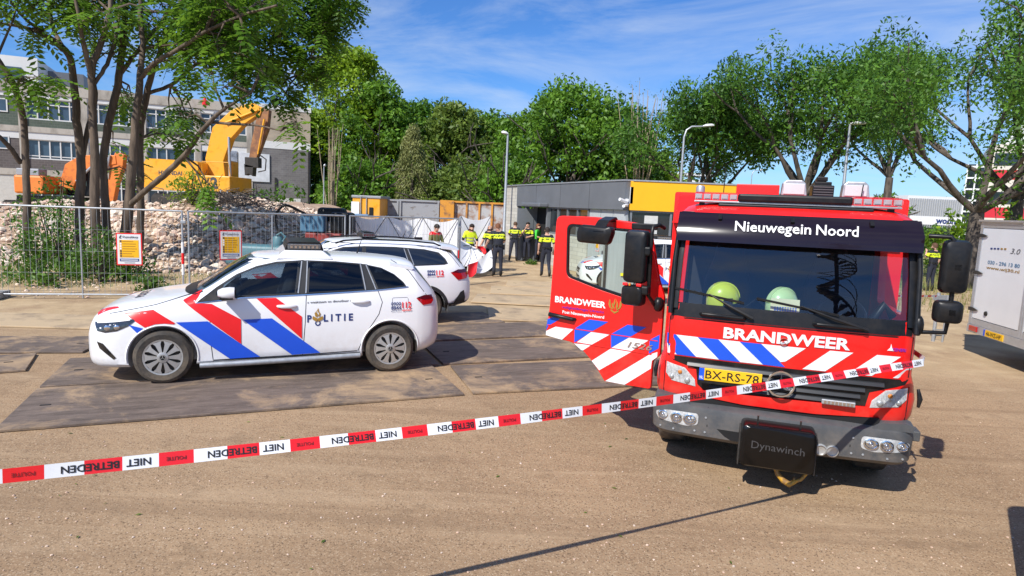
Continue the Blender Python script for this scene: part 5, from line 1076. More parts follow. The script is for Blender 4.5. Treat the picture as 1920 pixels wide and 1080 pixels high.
# ------------------------------------------------------------------ containers and cabin behind the screens
M_CONT = mat('scratched_grey_steel', (.30, .31, .33), .6, metal=.2, col2=(.16, .14, .13), scale=2.2, edge=(.30, .44), stretch=(1, 1, 2)); M_CONT_O = mat('orange_rust_steel', (.60, .26, .03), .6, col2=(.25, .12, .05), scale=2.5, edge=(.36, .5)); M_RUSTY = mat('rusty_grey_steel', (.42, .42, .42), .7, col2=(.25, .12, .06), scale=1.8, edge=(.38, .55))
def container(px0, px1, pyt, Y, label, m, posts, panels, H=None, depth=2.3):
    a, c = atY(px0, pyt, Y), atY(px1, pyt, Y); w = c.x-a.x; h = H or a.z
    root = empty('skip_container', (a.x, Y, 0), 0, label, 'container', 'open skip containers')
    b = MB(); b.box((w/2, .04, h/2), (w, .06, h)); b.box((w/2, depth, h/2), (w, .06, h)); b.box((.03, depth/2, h/2), (.06, depth-.1, h)); b.box((w-.03, depth/2, h/2), (.06, depth-.1, h)); b.build('wall', m, root)
    b = MB(); b.box((w/2, .0, h-.03), (w+.04, .14, .10)); b.build('top_rim', posts, root)
    n = panels
    for i in range(n+1):
        b = MB(); b.box((.05+i*(w-.1)/n, -.03, h/2), (.10, .10, h-.12)); b.build('rib', posts, root)
    return root
container(709, 748, 373, 36, 'grey open container, left one, between the yellow cabin and the wider grey container', M_CONT, M_CONT, 1, None)
container(749.5, 824, 374, 36, 'wide grey open container behind the white screens', M_CONT, M_CONT, 1)
container(826, 949, 376, 35.5, 'orange rimmed rusty container with ribs, left of the lamp post', M_RUSTY, M_CONT_O, 5)
a_, c_ = atY(826, 376, 35.4), atY(852, 376, 35.4)
b = MB(); b.box(((a_.x+c_.x)/2, 35.3, 1.3), (c_.x-a_.x, .12, 2.62)); o = b.build('steel_bulkhead', M_CONT_O); tag(o, 'orange steel bulkhead at the left end of the rusty container', 'panel')
cbp = atY(661, 368, 34.0); cbq = atY(713, 368, 34.0); cw = cbq.x-cbp.x; ch = cbp.z
cab_ = empty('site_cabin', (cbp.x, 34, 0), 0, 'small yellow machine cabin with a white side panel beside the grey containers', 'cabin')
b = MB(); b.box((cw/2, 1.2, ch/2), (cw, 2.4, ch-.1)); b.build('body', M_YEL, cab_, bevel=.04); b = MB(); b.box((cw/2, 1.2, ch), (cw+.1, 2.5, .14)); b.build('roof', M_CONT, cab_, bevel=.03); b = MB(); b.box((.16, -.03, ch*.62), (.42, .05, ch*.55)); b.build('white_panel', M_WHITE_S, cab_); b = MB(); b.box((1.0, -.02, ch*.62), (.22, .05, .9)); b.build('door_slot', M_DARK, cab_, bevel=.03); b = MB(); b.tube([(.45, -.06, .4), (.45, -.06, ch), (.75, -.06, ch), (.75, -.06, .4)], .025, 6); b.build('ladder_rail', M_GALV, cab_)
b = MB(); b.box((.55, -.2, 1.55), (.75, .3, .28)); b.build('blue_tank', mat('tank_blue', (.06, .16, .30), .5, var=.1), cab_, bevel=.04)
# ------------------------------------------------------------------ lamp posts
def lamp_post(px, pyb, pxt, pyt, Y, label, kind, arm=0.0, r=.07):
    t = atY(pxt, pyt, Y); base = atY(px, pyb, Y); H = t.z; x = (t.x+base.x)/2
    root = empty('lamp_post', (x, Y, 0), 0, label, 'street lamp', 'lamp posts')
    b = MB()
    if kind == 'arm': b.tube([(0, 0, 0), (0, 0, H*.5), (0, 0, H-.55), (.10, 0, H-.2), (.35, 0, H-.02), (arm*.7, 0, H+.02)], [r, r*.8, r*.6, r*.55, r*.5, r*.45], 10)
    else: b.tube([(0, 0, 0), (0, 0, 1.2), (0, 0, 1.25), (0, 0, H)], [r*1.25, r*1.25, r, r*.6], 10)
    b.build('pole', M_GALV, root, smooth=50)
    b = MB(); s = 1 if arm > 0 else -1; x0 = arm*.62 if kind == 'arm' else -.02*s; x1 = arm if kind == 'arm' else arm
    b.loft([[(x0+(x1-x0)*u, y*k, H+.02+z*k+.05*u) for y, z in ((-.14, 0), (-.09, .10), (.09, .10), (.14, 0), (.08, -.04), (-.08, -.04))] for u, k in ((0, .4), (.3, .95), (.75, 1), (1, .5))]); b.build('lamp_head', mat('lamp_head_grey', (.62, .63, .64), .4, var=.03), root, smooth=40)
    return root
lamp_post(945, 427, 952.5, 252, 31.5, 'grey lamp post with a short head, left of the grey building', 'top', -.32, .085)
lamp_post(1277, 345, 1283.5, 236, 33, 'lamp post with a curved arm above the yellow fascia', 'arm', 1.45, .09)
lamp_post(1586, 341, 1590.6, 233, 29, 'lamp post rising behind the fire engine roof lamps', 'top', .75, .085)
lamp_post(1409, 345, 1410, 319, 75, 'distant lamp post between the street trees', 'arm', 1.3, .08)
lamp_post(606, 394, 608.4, 312, 42, 'slim lamp post in front of the wood, right of the brick building', 'top', .12, .05)
# ------------------------------------------------------------------ box trailer at the right edge
tA, tB = Vector((8.72, 12.05, 0)), Vector((8.36, 9.45, 0)); td = (tB-tA).normalized(); tyaw = math.atan2(td.y, td.x)
trl = empty('box_trailer', tA, tyaw, 'white box trailer parked at the right edge of the picture', 'trailer')   # local x along the rear face (towards the camera), local +y away from the viewer
TW, TZ0, TZ1, TD = (tB-tA).length, .58, 2.50, 4.2
def tb_(n_, m_, x0, x1, z0, z1, y0, y1, parent=None, bevel=None): b = MB(); b.box(((x0+x1)/2, (y0+y1)/2, (z0+z1)/2), (x1-x0, y1-y0, z1-z0)); return b.build(n_, m_, parent or trl, bevel=bevel)
M_TRL = mat('white_trailer_panel', (.74, .75, .75), .4, var=.04, scale=1.5); M_ALU = mat('aluminium_profile', (.50, .52, .55), .35, metal=.6, var=.08)
tb_('box', M_TRL, .02, TW-.02, TZ0, TZ1-.02, .03, TD)
mid = TW*.58
for i, (x0, x1) in enumerate(((.10, mid-.06), (mid+.06, TW-.1))):
    d_ = tb_('rear_door', M_TRL, x0, x1, TZ0+.12, TZ1-.12, -.012, .028, None, .006)
    if i == 0:
        for k in range(5): b = MB(); b.box((.42+k*.10, -.016, 2.02+.004*k), (.06, .004, .028)); b.build('logo_dash', M_NAVY if k < 3 else M_GOLD, d_)
        text_flat('lettering', '3.0', .09, lambda u, v: (.98+u, -.017, 1.965+v), M_TXT_G, d_, .0, .26, shear=.25)
        text_flat('lettering', '030 - 296 13 80', .062, lambda u, v: (.36+u, -.017, 1.74+v), mat('blue_grey_print', (.10, .22, .36), .5, var=0), d_, .02, .92); text_flat('lettering', 'www.wij30.nl', .05, lambda u, v: (.34+u, -.017, 1.65+v), M_GOLD, d_, .02, .95)
        b = MB(); b.lathe([(.045, 0), (.04, -.02), (.001, -.022)], 16, 0, Matrix.Translation((.52, -.014, .84))); b.build('vent_cap', M_BLACK, d_)
    else:
        b = MB(); b.box((x0+.12, -.03, 1.52), (.30, .05, .10)); b.tube([(x0+.02, -.06, 1.47), (x0+.25, -.07, 1.44), (x0+.28, -.06, 1.5)], .014, 6); b.build('door_lock', M_STEEL_D, d_, bevel=.01)
for x0, x1 in ((-.0, .10), (mid-.06, mid+.0), (mid+.008, mid+.06), (TW-.1, TW)): tb_('corner_profile', M_ALU, x0, x1, TZ0+.0, TZ1, -.02, .03, None, .008)
tb_('top_profile', M_ALU, .10, TW-.1, TZ1-.11, TZ1, -.017, .03); tb_('bottom_profile', M_ALU, .10, TW-.1, TZ0, TZ0+.11, -.017, .03); tb_('roof_edge', M_ALU, -.03, TW+.03, TZ1, TZ1+.035, -.05, TD)
tb_('rear_beam', M_ALU, .0, TW, .43, TZ0-.004, -.03, .12)
for z in (.86, 1.55, 2.24): b = MB(); b.prism([(-.02, -.03), (.12, -.03), (.28, 0), (.12, .035), (-.02, .035)], -.04, -.022, 'y', 0, Matrix.Translation((0, 0, z))); b.build('hinge', M_STEEL_D, trl)
tb_('tail_lamp', M_TAIL, .10, .36, .46, .56, -.055, -.031, None, .01); tb_('tail_lamp', M_TAIL, TW-.36, TW-.1, .46, .56, -.055, -.031, None, .01)
np_ = tb_('number_plate', mat('plate_yellow', (.80, .46, .01), .45), .62, 1.14, .445, .555, -.045, -.031); tb_('plate_band', M_BLUE_S, .565, .62, .445, .555, -.045, -.031, np_)
text_flat('lettering', '46-WZ-HP', .07, lambda u, v: (.66+u, -.048, .465+v), M_DARK, np_, .01, .43)
b = MB(); b.box((TW/2, 1.9, .46), (1.5, 3.4, .12)); b.build('chassis', M_STEEL_D, trl)
for y in (1.8, 2.55):
    for x in (.12, TW-.12):
        b = MB(); b.lathe([(.14, -.09), (.30, -.10), (.315, -.06), (.315, .06), (.30, .10), (.14, .09)], 28, 0, Matrix.Translation((x, y, .32)) @ Matrix.Rotation(math.pi/2, 4, 'Z')); b.build('wheel', M_RUBBER, trl, smooth=35)
# low post holding the far end of the tape
pp = gp(1749, 640); b = MB(); b.tube([(0, 0, 0), (0, 0, 1.02)], .035, 10); b.tube([(.16, -.05, 0), (.16, -.05, .98)], .02, 8); b.box((.05, -.02, .92), (.30, .07, .10)); b.box((.06, -.02, .25), (.22, .02, .02)); o = b.build('barrier_post', M_GALV, loc=(pp.x, pp.y, 0), smooth=40); tag(o, 'short grey steel barrier post between the fire engine mirror and the trailer', 'post')
# ------------------------------------------------------------------ far buildings at the right
wbp = atY(1703, 366, 85); wbq = atY(1850, 368, 85)
wb_ = empty('office_building', (wbp.x, 85, 0), 0, 'low white ribbed building with blue lettering behind the fire engine', 'building')
hh = wbp.z; ww = wbq.x-wbp.x
b = MB(); b.box((ww/2, 6, hh/2), (ww, 12, hh)); b.build('wall', mat('white_render', (.70, .71, .72), .7, var=.04), wb_)
b = MB(); b.box((ww/2, -.05, 1.2), (ww, .1, 2.4)); b.build('glazed_base', M_PANE, wb_)
for i in range(34): b = MB(); b.box((.25+i*(ww-.4)/34, -.09, hh*.60+.2), (.16, .12, hh*.62)); b.build('rib', mat('grey_rib', (.33, .35, .38), .7, var=.05), wb_)
b = MB(); b.box((ww*.45, -.16, 2.95), (ww*.9, .06, 1.1)); b.build('sign_band', M_WHITE_S, wb_); lp = atY(1754, 420, 84.8)
text_flat('lettering', 'woon', .75, lambda u, v: (lp.x-wbp.x+u, -.2, 2.62+v), M_NAVY, wb_, .04, 2.6)
rbp = atY(1852, 180, 62); rb_ = empty('apartment_building', (rbp.x+.8, 62, 0), R(-33), 'cream building with red bands and a rounded roof at the right edge', 'building'); rh = rbp.z
M_CREAM = mat('cream_panels', (.62, .57, .50), .7, var=.05, scale=.6); M_BAND = mat('red_band', (.55, .012, .03), .6, var=.05)
for k, (z0, z1, m_) in enumerate(((0, 3.3, M_CREAM), (3.3, 4.3, M_BAND), (4.3, 6.9, M_CREAM), (6.9, 7.8, M_BAND), (7.8, 10.2, M_CREAM))): b = MB(); b.box((7, 5, (z0+z1)/2), (14-.02*k, 10-.02*k, z1-z0-.012)); b.build('storey_band', m_, rb_)
b = MB(); b.prism([(1.2, 10.2), (14, 10.2), (14, 13.6), (5, 13.3), (3.0, 12.6), (1.6, 11.4)], .1, 9.9, 'y'); b.build('curved_roof', mat('white_render', (.70, .71, .72), .7), rb_)
tw = MB(); tw.box((-.75, 1.5, 4.2), (1.4, 1.0, 8.4)); two = tw.build('glass_corner', M_PANE, rb_)
for k in range(8): b = MB(); b.box((-.75, .95, .6+k*1.08), (1.46, .12, .16)); b.build('mullion', M_WHITE_S, two)
for k in range(3): b = MB(); b.box((-1.45+k*.70, .93, 4.2), (.12, .12, 8.4)); b.build('mullion', M_WHITE_S, two)
for z in (5.2, 8.8):
    for i in range(4): b = MB(); b.box((1.6+i*3.2, -.02, z), (2.2, .06, 1.1)); b.build('window', M_PANE, rb_)
# white stepped roof beyond the multi-stem tree
q = atY(1292, 332, 95); b = MB()
for k in range(4): b.box((0, 0, q.z-2.4+k*.9), (7.2-k*.25, 4, .35))
b.box((0, .6, q.z/2-.8), (6.4, 2.6, q.z-1.6)); o = b.build('parking_deck', mat('white_render', (.70, .71, .72), .7), loc=(q.x, 95, 0)); tag(o, 'white stepped deck seen between the stems of the tree above the yellow fascia', 'building')
# ------------------------------------------------------------------ demolition building on the left
fL = Vector((-40, 46.3, 0)); fAng = math.atan2(9.6, 21.7)
br = empty('school_building', fL, fAng, 'three storey brick and concrete building being demolished behind the trees', 'building')
M_GBR = brick_mat('green_brick', (.10, .13, .10), (.085, .11, .085), (.16, .17, .15), 1.4); M_DBR = brick_mat('dark_brick', (.14, .12, .115), (.11, .095, .09), (.2, .18, .17), 1.4); M_BBR = brick_mat('beige_brick', (.46, .38, .28), (.40, .33, .25), (.42, .38, .32), 1.4); M_GRB = brick_mat('grey_brick', (.20, .19, .185), (.16, .15, .15), (.25, .24, .23), 1.4)
M_CONCB = mat('weathered_concrete', (.46, .42, .36), .9, col2=(.28, .25, .21), scale=1.2, edge=(.34, .52), stretch=(1, 1, .4)); M_LINT = mat('white_lintel', (.66, .66, .64), .7, var=.06, scale=.8); M_WPANE = mat('school_window_glass', (.045, .075, .11), .05, var=.5, scale=.5, spec=.7)
def fb(n_, m_, x0, x1, z0, z1, y0=-.1, y1=.2, parent=None): b = MB(); b.box(((x0+x1)/2, (y0+y1)/2, (z0+z1)/2), (x1-x0, y1-y0, z1-z0)); return b.build(n_, m_, parent or br)
XE = 19.2
fb('back_wall', M_DBR, -4, 24.2, 0, 9.6, .45, 9)
for (z0, z1, m_, y0) in ((0, .5, M_CONCB, -.06), (3.2, 3.66, M_CONCB, -.12), (3.66, 4.42, M_DBR, -.02), (5.86, 6.36, M_LINT, -.08), (6.36, 6.76, M_CONCB, -.14), (6.76, 7.30, M_GBR, -.02), (8.84, 9.16, M_LINT, -.08), (9.16, 9.85, M_CONCB, -.16)): fb('facade_band', m_, -4, XE, z0, z1, y0, .45)
for k in range(-1, 5):
    x = 3.95+k*3.85
    fb('pilaster', M_CONCB, x-.22, x+.22, 0, 9.16, -.13, .45)
    if k == -1: continue
    if k == 4: break
    for (z0, z1, ne, tr) in ((7.30, 8.84, 4, 8.42), (4.42, 5.86, 4, 4.66), (.5, 3.2, 4, 2.5)):
        X0, X1 = x+.22, x+3.63
        w_ = fb('window', M_WPANE, X0, X1, z0, z1, .12, .16)
        fb('frame', M_LINT, X0, X1, z0, z0+.09, .0, .12, w_); fb('frame', M_LINT, X0, X1, z1-.07, z1, .0, .12, w_)
        fb('transom', M_LINT, X0, X1, tr-.035, tr+.035, .02, .12, w_)
        for i in range(6): xx = X0+i*(X1-X0-.07)/5; fb('mullion', M_LINT, xx, xx+.08, z0+.09, z1-.07, .0, .119, w_)
        if z0 > 4:
            for i in (0, 2, 3): fb('blind', mat('pale_blind', (.20, .24, .28), .8, var=.2), X0+.12+i*(X1-X0)/5, X0+(X1-X0)/5*(i+1)-.03, z1-.75-.2*((i+k) % 2), z1-.08, .165, .175, w_)
# left bay: green brick and small windows
fb('green_wall', M_GBR, -4, 3.73, 6.77, 9.15, -.05, .3); fb('dark_wall', M_DBR, -4, 3.73, 3.67, 6.35, -.05, .3); fb('boarded_front', mat('plywood_white', (.55, .53, .48), .8, var=.1), -2, 3.73, .5, 3.19, -.05, .3)
for z in (7.75, 5.1): w_ = fb('window', M_WPANE, 2.0, 3.05, z, z+.8, -.08, -.055); fb('frame', M_LINT, 1.92, 3.13, z+.8, z+.88, -.10, -.05, w_); fb('frame', M_LINT, 1.92, 3.13, z-.08, z, -.10, -.05, w_); fb('frame', M_LINT, 3.05, 3.13, z, z+.8, -.10, -.05, w_)
# end bay
fb('end_wall_upper', M_BBR, XE, 24.2, 7.02, 9.62, -.06, .45); fb('end_wall_coping', M_LINT, XE, 24.25, 9.62, 10.02, -.10, .5); fb('end_wall_band', M_LINT, XE, 24.2, 6.42, 7.02, -.09, .45); fb('end_wall_lower', M_GRB, XE, 24.2, 0, 6.42, -.06, .45)
fb('white_patch', mat('insulation_white', (.62, .64, .66), .8, var=.15, scale=2), 18.5, 20.9, 3.6, 5.9, -.16, -.10); fb('foil_insulation', mat('silver_foil', (.45, .47, .50), .3, metal=.6, var=.5, scale=3), 16.9, 18.4, 1.2, 6.0, -.16, -.10); fb('foil_insulation', mat('silver_foil', (.45, .47, .50), .3), 18.2, 20.2, .4, 2.4, -.17, -.11)
fb('blocked_door', M_LINT, 21.6, 23.4, 0, 2.3, -.1, -.06); fb('drain_pipe', M_STEEL_D, 21.3, 21.45, 0, 4.0, -.16, -.06); fb('drain_pipe', M_STEEL_D, 24.0, 24.1, 0, 6.4, -.16, -.06)
fb('penthouse', M_LINT, -4, 4.6, 9.86, 12.0, 2, 8); fb('penthouse_side', M_CLAD_G, 4.6, 7.0, 9.86, 11.6, 5, 8); fb('penthouse_window', M_WPANE, 1.6, 3.6, 10.3, 11.2, 1.9, 1.98)
fb('roof_slab', M_CONCB, -4, 24.2, 9.60, 9.80, .46, 9)
q = atY(377.5, 189, 51.6); b = MB(); b.lathe([(.20, 0), (.22, .16), (.19, .38), (.10, .45), (.11, .53), (.08, .62), (.001, .65)], 16, axis='z'); o = b.build('roof_beacon', mat('beacon_red', (.75, .01, .03), .4, var=.05), loc=(q.x, q.y+.6, q.z-.25), smooth=40); tag(o, 'small red rounded object on the roof edge of the brick building', 'roof beacon')
# ------------------------------------------------------------------ rubble heap
def hterr(x, y):
    t = (y-19.0-.10*(x+10)-.5*math.sin(x*.7))/7.5; t = max(0, min(1, t)); h = t*t*(3-2*t)
    w = 1/(1+math.exp(-(x+26)*.5))*1/(1+math.exp((x+5.2-(y-19)*.10)*1.6))
    top = 1.75+.40*math.exp(-((x+11.5)**2)/8)-.35*math.exp(-((x+7)**2)/5)
    back = 1/(1+math.exp((y-40)*.8))
    return h*w*back*top+.16*h*w*pnoise(Vector((x*.6, y*.6, 0)))*1.5
M_SOIL = mat('rubble_soil', (.46, .33, .23), .95, col2=(.32, .22, .15), scale=1.4, bump=.8, bscale=9)
heap = empty('rubble_heap', (-11, 24, 0), 0, 'heap of pale broken concrete and brick rubble behind the fence', 'rubble heap')
NX, NY = 110, 70; hx = np.linspace(-30, -2.2, NX); hy = np.linspace(18.3, 44, NY)
b = MB(); b.sheet([[(x+11, y-24, hterr(x, y)-.02) for x in hx] for y in hy]); b.build('earth_mound', M_SOIL, heap, smooth=80)
def rock_mesh(seed, sub=1):
    bm = bmesh.new(); bmesh.ops.create_icosphere(bm, subdivisions=sub, radius=1); r_ = random.Random(seed)
    sx, sy, sz = r_.uniform(.75, 1.2), r_.uniform(.7, 1.1), r_.uniform(.45, .8)
    for v in bm.verts:
        k = 1+.35*pnoise(v.co*1.3+Vector((seed*3.1, 0, 0)))+r_.uniform(-.14, .14); v.co = Vector((v.co.x*k*sx, v.co.y*k*sy, v.co.z*k*sz))
    V_ = [tuple(v.co) for v in bm.verts]; F_ = [tuple(v.index for v in f.verts) for f in bm.faces]; bm.free(); return V_, F_
ROCKC = [(.70, .56, .44), (.62, .47, .36), (.72, .62, .51), (.53, .37, .27), (.54, .44, .36), (.67, .48, .38)]
M_ROCKS = [mat('rubble_stone_%s' % n_, c, .95, var=.22, scale=3, bump=.5, bscale=12) for n_, c in zip(('pale', 'tan', 'white', 'brown', 'grey', 'pink'), ROCKC)]
rock_meshes = []
for k in range(12):
    v, f = rock_mesh(k, 1 if k % 2 else 2); bb_ = MB(); bb_.add(v, f); rock_meshes.append(bb_.mesh('stone', M_ROCKS[k % 6]))
rr = random.Random(11)
def hnorm(x, y): e = .1; return Vector((hterr(x-e, y)-hterr(x+e, y), hterr(x, y-e)-hterr(x, y+e), 2*e)).normalized()
cnt = 0
while cnt < 290:
    x = rr.uniform(-17, -3.4); y = rr.uniform(19.0, 26.5)
    h = hterr(x, y)
    if h < .05: continue
    s = rr.choice([.10, .12, .14, .17, .2, .28])*rr.uniform(.8, 1.15)
    o = link('stone', rock_meshes[rr.randrange(12)], heap, loc=(x+11, y-24, h+s*.15)); o.scale = (s, s, s); o.rotation_euler = (rr.uniform(-.6, .6), rr.uniform(-.6, .6), rr.uniform(0, 6.3)); cnt += 1
ico = [rock_mesh(40+k, 1) for k in range(10)]; sv, sf, sm = [], [], []
small = MB()
for i in range(9500):
    x = rr.uniform(-22, -3.0); y = 18.9+10*rr.random()**1.3; h = hterr(x, y)
    if h < .02 and rr.random() > .25: continue
    if h < -.0: h = 0
    s = .035+.10*rr.random()**2.2; v, f = ico[rr.randrange(10)]; a = rr.uniform(0, 6.3); ca_, sa_ = math.cos(a)*s, math.sin(a)*s; z0 = max(h, 0)+s*.2
    base = len(small.v); small.v += [(x+11+p[0]*ca_-p[1]*sa_, y-24+p[0]*sa_+p[1]*ca_, z0+p[2]*s) for p in v]; small.f += [tuple(base+i_ for i_ in q_) for q_ in f]; small.m += [rr.choice((0, 0, 1, 2, 2, 3, 4, 5))]*len(f)
me = bpy.data.meshes.new('small_stones'); me.from_pydata(small.v, [], small.f); [me.materials.append(m_) for m_ in M_ROCKS]; me.polygons.foreach_set('material_index', small.m); o = link('small_stones', me, heap); o['kind'] = 'stuff'
# tangle of reinforcement bars on the heap
tg = MB(); c0 = atY(455, 400, 25.5)
for i in range(170):
    p = Vector((c0.x+rr.gauss(0, 1.1), 25.2+rr.gauss(0, .5), 0)); p.z = hterr(p.x, p.y)+.05+abs(rr.gauss(0, .22))
    P = [p]
    for k in range(4): P.append(P[-1]+Vector((rr.gauss(0, .22), rr.gauss(0, .15), rr.gauss(0, .14))))
    tg.tube(P, .012, 4, cap=False)
o = tg.build('reinforcement_tangle', mat('rebar_brown', (.16, .125, .10), .85, var=.3)); tag(o, 'tangle of bent reinforcement bars lying on the rubble heap', 'scrap metal', kind='stuff')
# loose debris on the sand in front of the fence
db = MB()
for i in range(420):
    p = gp(rr.uniform(-20, 560), rr.uniform(505, 560)); s = .012+.05*rr.random()**3; v, f = ico[rr.randrange(10)]
    db.add([(p.x+q_[0]*s, p.y+q_[1]*s, q_[2]*s+s*.3) for q_ in v], f, rr.randrange(6))
me = db.mesh('d', M_ROCKS); o = link('debris', me); tag(o, 'loose stone chips scattered on the sand along the fence', 'debris', kind='stuff')
# ------------------------------------------------------------------ excavators
def tracks(root, x0, x1, y, w, h, z):
    P = round_poly([(x0, z), (x1, z), (x1, z+h), (x0, z+h)], h*.45, 5)
    b = MB(); b.prism(P, y-w/2, y+w/2, 'y'); t_ = b.build('track', M_STEEL_D, root, smooth=40)
    n = int((x1-x0)/.22)
    for i in range(n):
        for zz in (z-.012, z+h+.012): b = MB(); b.box((x0+.25+i*(x1-x0-.5)/max(1, n-1), y, zz), (.13, w+.04, .04)); b.build('track_shoe', M_STEEL_D, t_)
    for i in range(5): b = MB(); b.lathe([(.17, -.03), (.17, .03)], 14, 0, Matrix.Translation((x0+.45+i*(x1-x0-.9)/4, y-w/2-.01, z+.22))); b.build('roller', M_STEEL_D, t_)
def boom(root, path, widths, thick, name, m):
    P = [Vector(p) for p in path]; L_, R_ = [], []
    for i, p in enumerate(P):
        d = (P[min(i+1, len(P)-1)]-P[max(i-1, 0)]).normalized(); n_ = Vector((-d.z, 0, d.x)); L_.append(p+n_*widths[i]/2); R_.append(p-n_*widths[i]/2)
    b = MB(); b.loft([[(a.x, a.y-thick/2, a.z), (c.x, c.y-thick/2, c.z), (c.x, c.y+thick/2, c.z), (a.x, a.y+thick/2, a.z)] for a, c in zip(L_, R_)]); return b.build(name, m, root, bevel=.03)
ZB = 1.55
ex = empty('excavator', (-17.6, 36, 0), 0, 'yellow excavator on the rubble heap with its boom bent over the wall', 'excavator')
tracks(ex, -1.9, 3.4, -1.25, .6, .75, ZB); tracks(ex, -1.9, 3.4, 1.25, .6, .75, ZB)
b = MB(); b.box((.6, 0, ZB+.5), (3.4, 1.9, .45)); b.lathe([(.9, ZB+.7), (.9, ZB+1.0)], 24, axis='z', M=Matrix.Translation((.6, 0, 0))); b.build('undercarriage', M_STEEL_D, ex)
b = MB(); b.loft([[(x, y, z) for x, z in round_poly([(-2.45, 2.75), (-2.2, 2.5), (.6, 2.5), (.6, 4.1), (-2.15, 4.14), (-2.45, 3.6)], .15, 3)] for y in (-1.45, 1.45)]); cwt = b.build('engine_housing', M_YEL, ex, smooth=35)
b = MB(); b.box((1.45, 0, 2.95), (1.7, 2.9, .85)); b.build('side_deck', M_YEL, ex, bevel=.05); b = MB(); b.box((1.45, 0, 2.46), (1.9, 3.0, .14)); b.build('deck_frame', M_BLACK, ex)
for i in range(5): b = MB(); b.box((.75+i*.36, -1.53, 2.55), (.05, .05, .14)); b.build('step_rung', M_GALV, ex)
b = MB()
for k in range(4): b.box((1.2-k*.0, -1.46, 2.78+k*.0), (.01, .01, .01))
text_flat('lettering', '2', .55, lambda u, v: (1.25+u, -1.458, 2.72+v), M_TXT_G, ex, .04); text_flat('lettering', 'HYUNDAI', .20, lambda u, v: (-1.5+u, -1.458, 3.32+v), M_TXT_G, ex, .03, 1.25)
b = MB(); b.box((.95, 1.0, 3.7), (1.2, .9, 1.2)); cabx = b.build('operator_cab', M_YEL, ex, bevel=.08); b = MB(); b.box((.95, .54, 3.85), (.9, .03, .7)); b.build('cab_window', M_PANE, cabx)
b = MB(); b.tube([(-.6, -.6, 4.1), (-.6, -.6, 4.45), (-.5, -.6, 4.6)], .06, 8); b.build('exhaust', M_STEEL_D, ex); b = MB(); b.tube([(.8, -1.4, 3.4), (.8, -1.4, 4.1), (2.2, -1.4, 4.1), (2.3, -1.4, 3.4)], .025, 6); b.build('handrail', M_YEL, ex)
X0_ = -17.6
def P36(px, py): p = atY(px, py, 36); return (p.x-X0_, 0, p.z)
bm_ = boom(ex, [P36(412, 340), P36(406, 300), P36(420, 250), P36(448, 222), P36(478, 206), P36(493, 212)], [.9, 1.0, 1.15, 1.0, .8, .5], .55, 'boom', M_YEL)
st_ = boom(ex, [P36(498, 205), P36(492, 240), P36(482, 275), P36(476, 298)], [.55, .7, .55, .4], .42, 'stick', mat('stick_brown', (.34, .15, .05), .55, col2=(.18, .08, .04), scale=3))
for a_, c_, r_ in ((P36(437, 345), P36(434, 258), .09), (P36(428, 232), P36(488, 208), .08), (P36(500, 225), P36(488, 290), .06)): b = MB(); b.tube([(a_[0], -.34, a_[2]), (c_[0], -.34, c_[2])], [r_, r_*.7], 8); b.build('hydraulic_ram', M_GALV if r_ > .085 else M_YEL, ex, smooth=60)
b = MB(); c_ = P36(475, 305); b.box((c_[0], 0, c_[2]), (.75, .5, .55)); b.prism([(c_[0]-.42, c_[2]-.1), (c_[0]+.1, c_[2]-.2), (c_[0]+.05, c_[2]-.75), (c_[0]-.15, c_[2]-.62), (c_[0]-.38, c_[2]-.72)], -.25, .25, 'y'); b.tube([(c_[0]+.3, -.1, c_[2]+.5), (c_[0]+.75, -.1, c_[2]+.2), (c_[0]+.7, -.1, c_[2]-.4), (c_[0]+.3, -.1, c_[2]-.5)], .04, 6); b.build('demolition_grab', M_STEEL_D, ex, bevel=.03)
# orange excavator behind the tree trunks
eo = empty('excavator', (-26.6, 38, 0), 0, 'orange excavator half hidden behind the tree trunks on the left', 'excavator')
tracks(eo, -2.6, 2.2, -1.2, .6, .75, .8); tracks(eo, -2.6, 2.2, 1.2, .6, .75, .8)
b = MB(); b.box((-1.15, 0, 2.5), (1.7, 2.6, 1.05)); b.build('engine_housing', M_ORANGE, eo, bevel=.12); b = MB(); b.box((-.4, .1, 1.72), (3.2, 2.4, .3)); b.build('deck_frame', M_BLACK, eo)
b = MB(); b.box((.65, .75, 2.9), (1.4, 1.0, 1.9)); oc = b.build('operator_cab', M_BLACK, eo, bevel=.08); b = MB(); b.box((.65, .235, 3.1), (1.1, .02, 1.1)); b.build('cab_window', M_PANE, oc)
b = MB(); b.box((-1.2, -.9, 3.2), (1.3, .7, .4)); b.build('grey_hood', M_CONT, eo, bevel=.05)
def P38(px, py): p = atY(px, py, 38); return (p.x+26.6, 0, p.z)
boom(eo, [P38(128, 352), P38(140, 318), P38(160, 305), P38(190, 302), P38(222, 300)], [.8, .95, .85, .7, .5], .5, 'boom', M_ORANGE); boom(eo, [P38(228, 288), P38(222, 310), P38(214, 345), P38(208, 385)], [.5, .75, .5, .4], .4, 'stick', M_ORANGE)
for a_, c_ in ((P38(150, 340), P38(180, 312)), (P38(212, 292), P38(205, 330))): b = MB(); b.tube([(a_[0], -.32, a_[2]), (c_[0], -.32, c_[2])], .07, 8); b.build('hydraulic_ram', M_GALV, eo)
b = MB(); c_ = P38(207, 388); b.box((c_[0], 0, c_[2]), (.8, .8, .7)); b.build('bucket', M_STEEL_D, eo, bevel=.1)
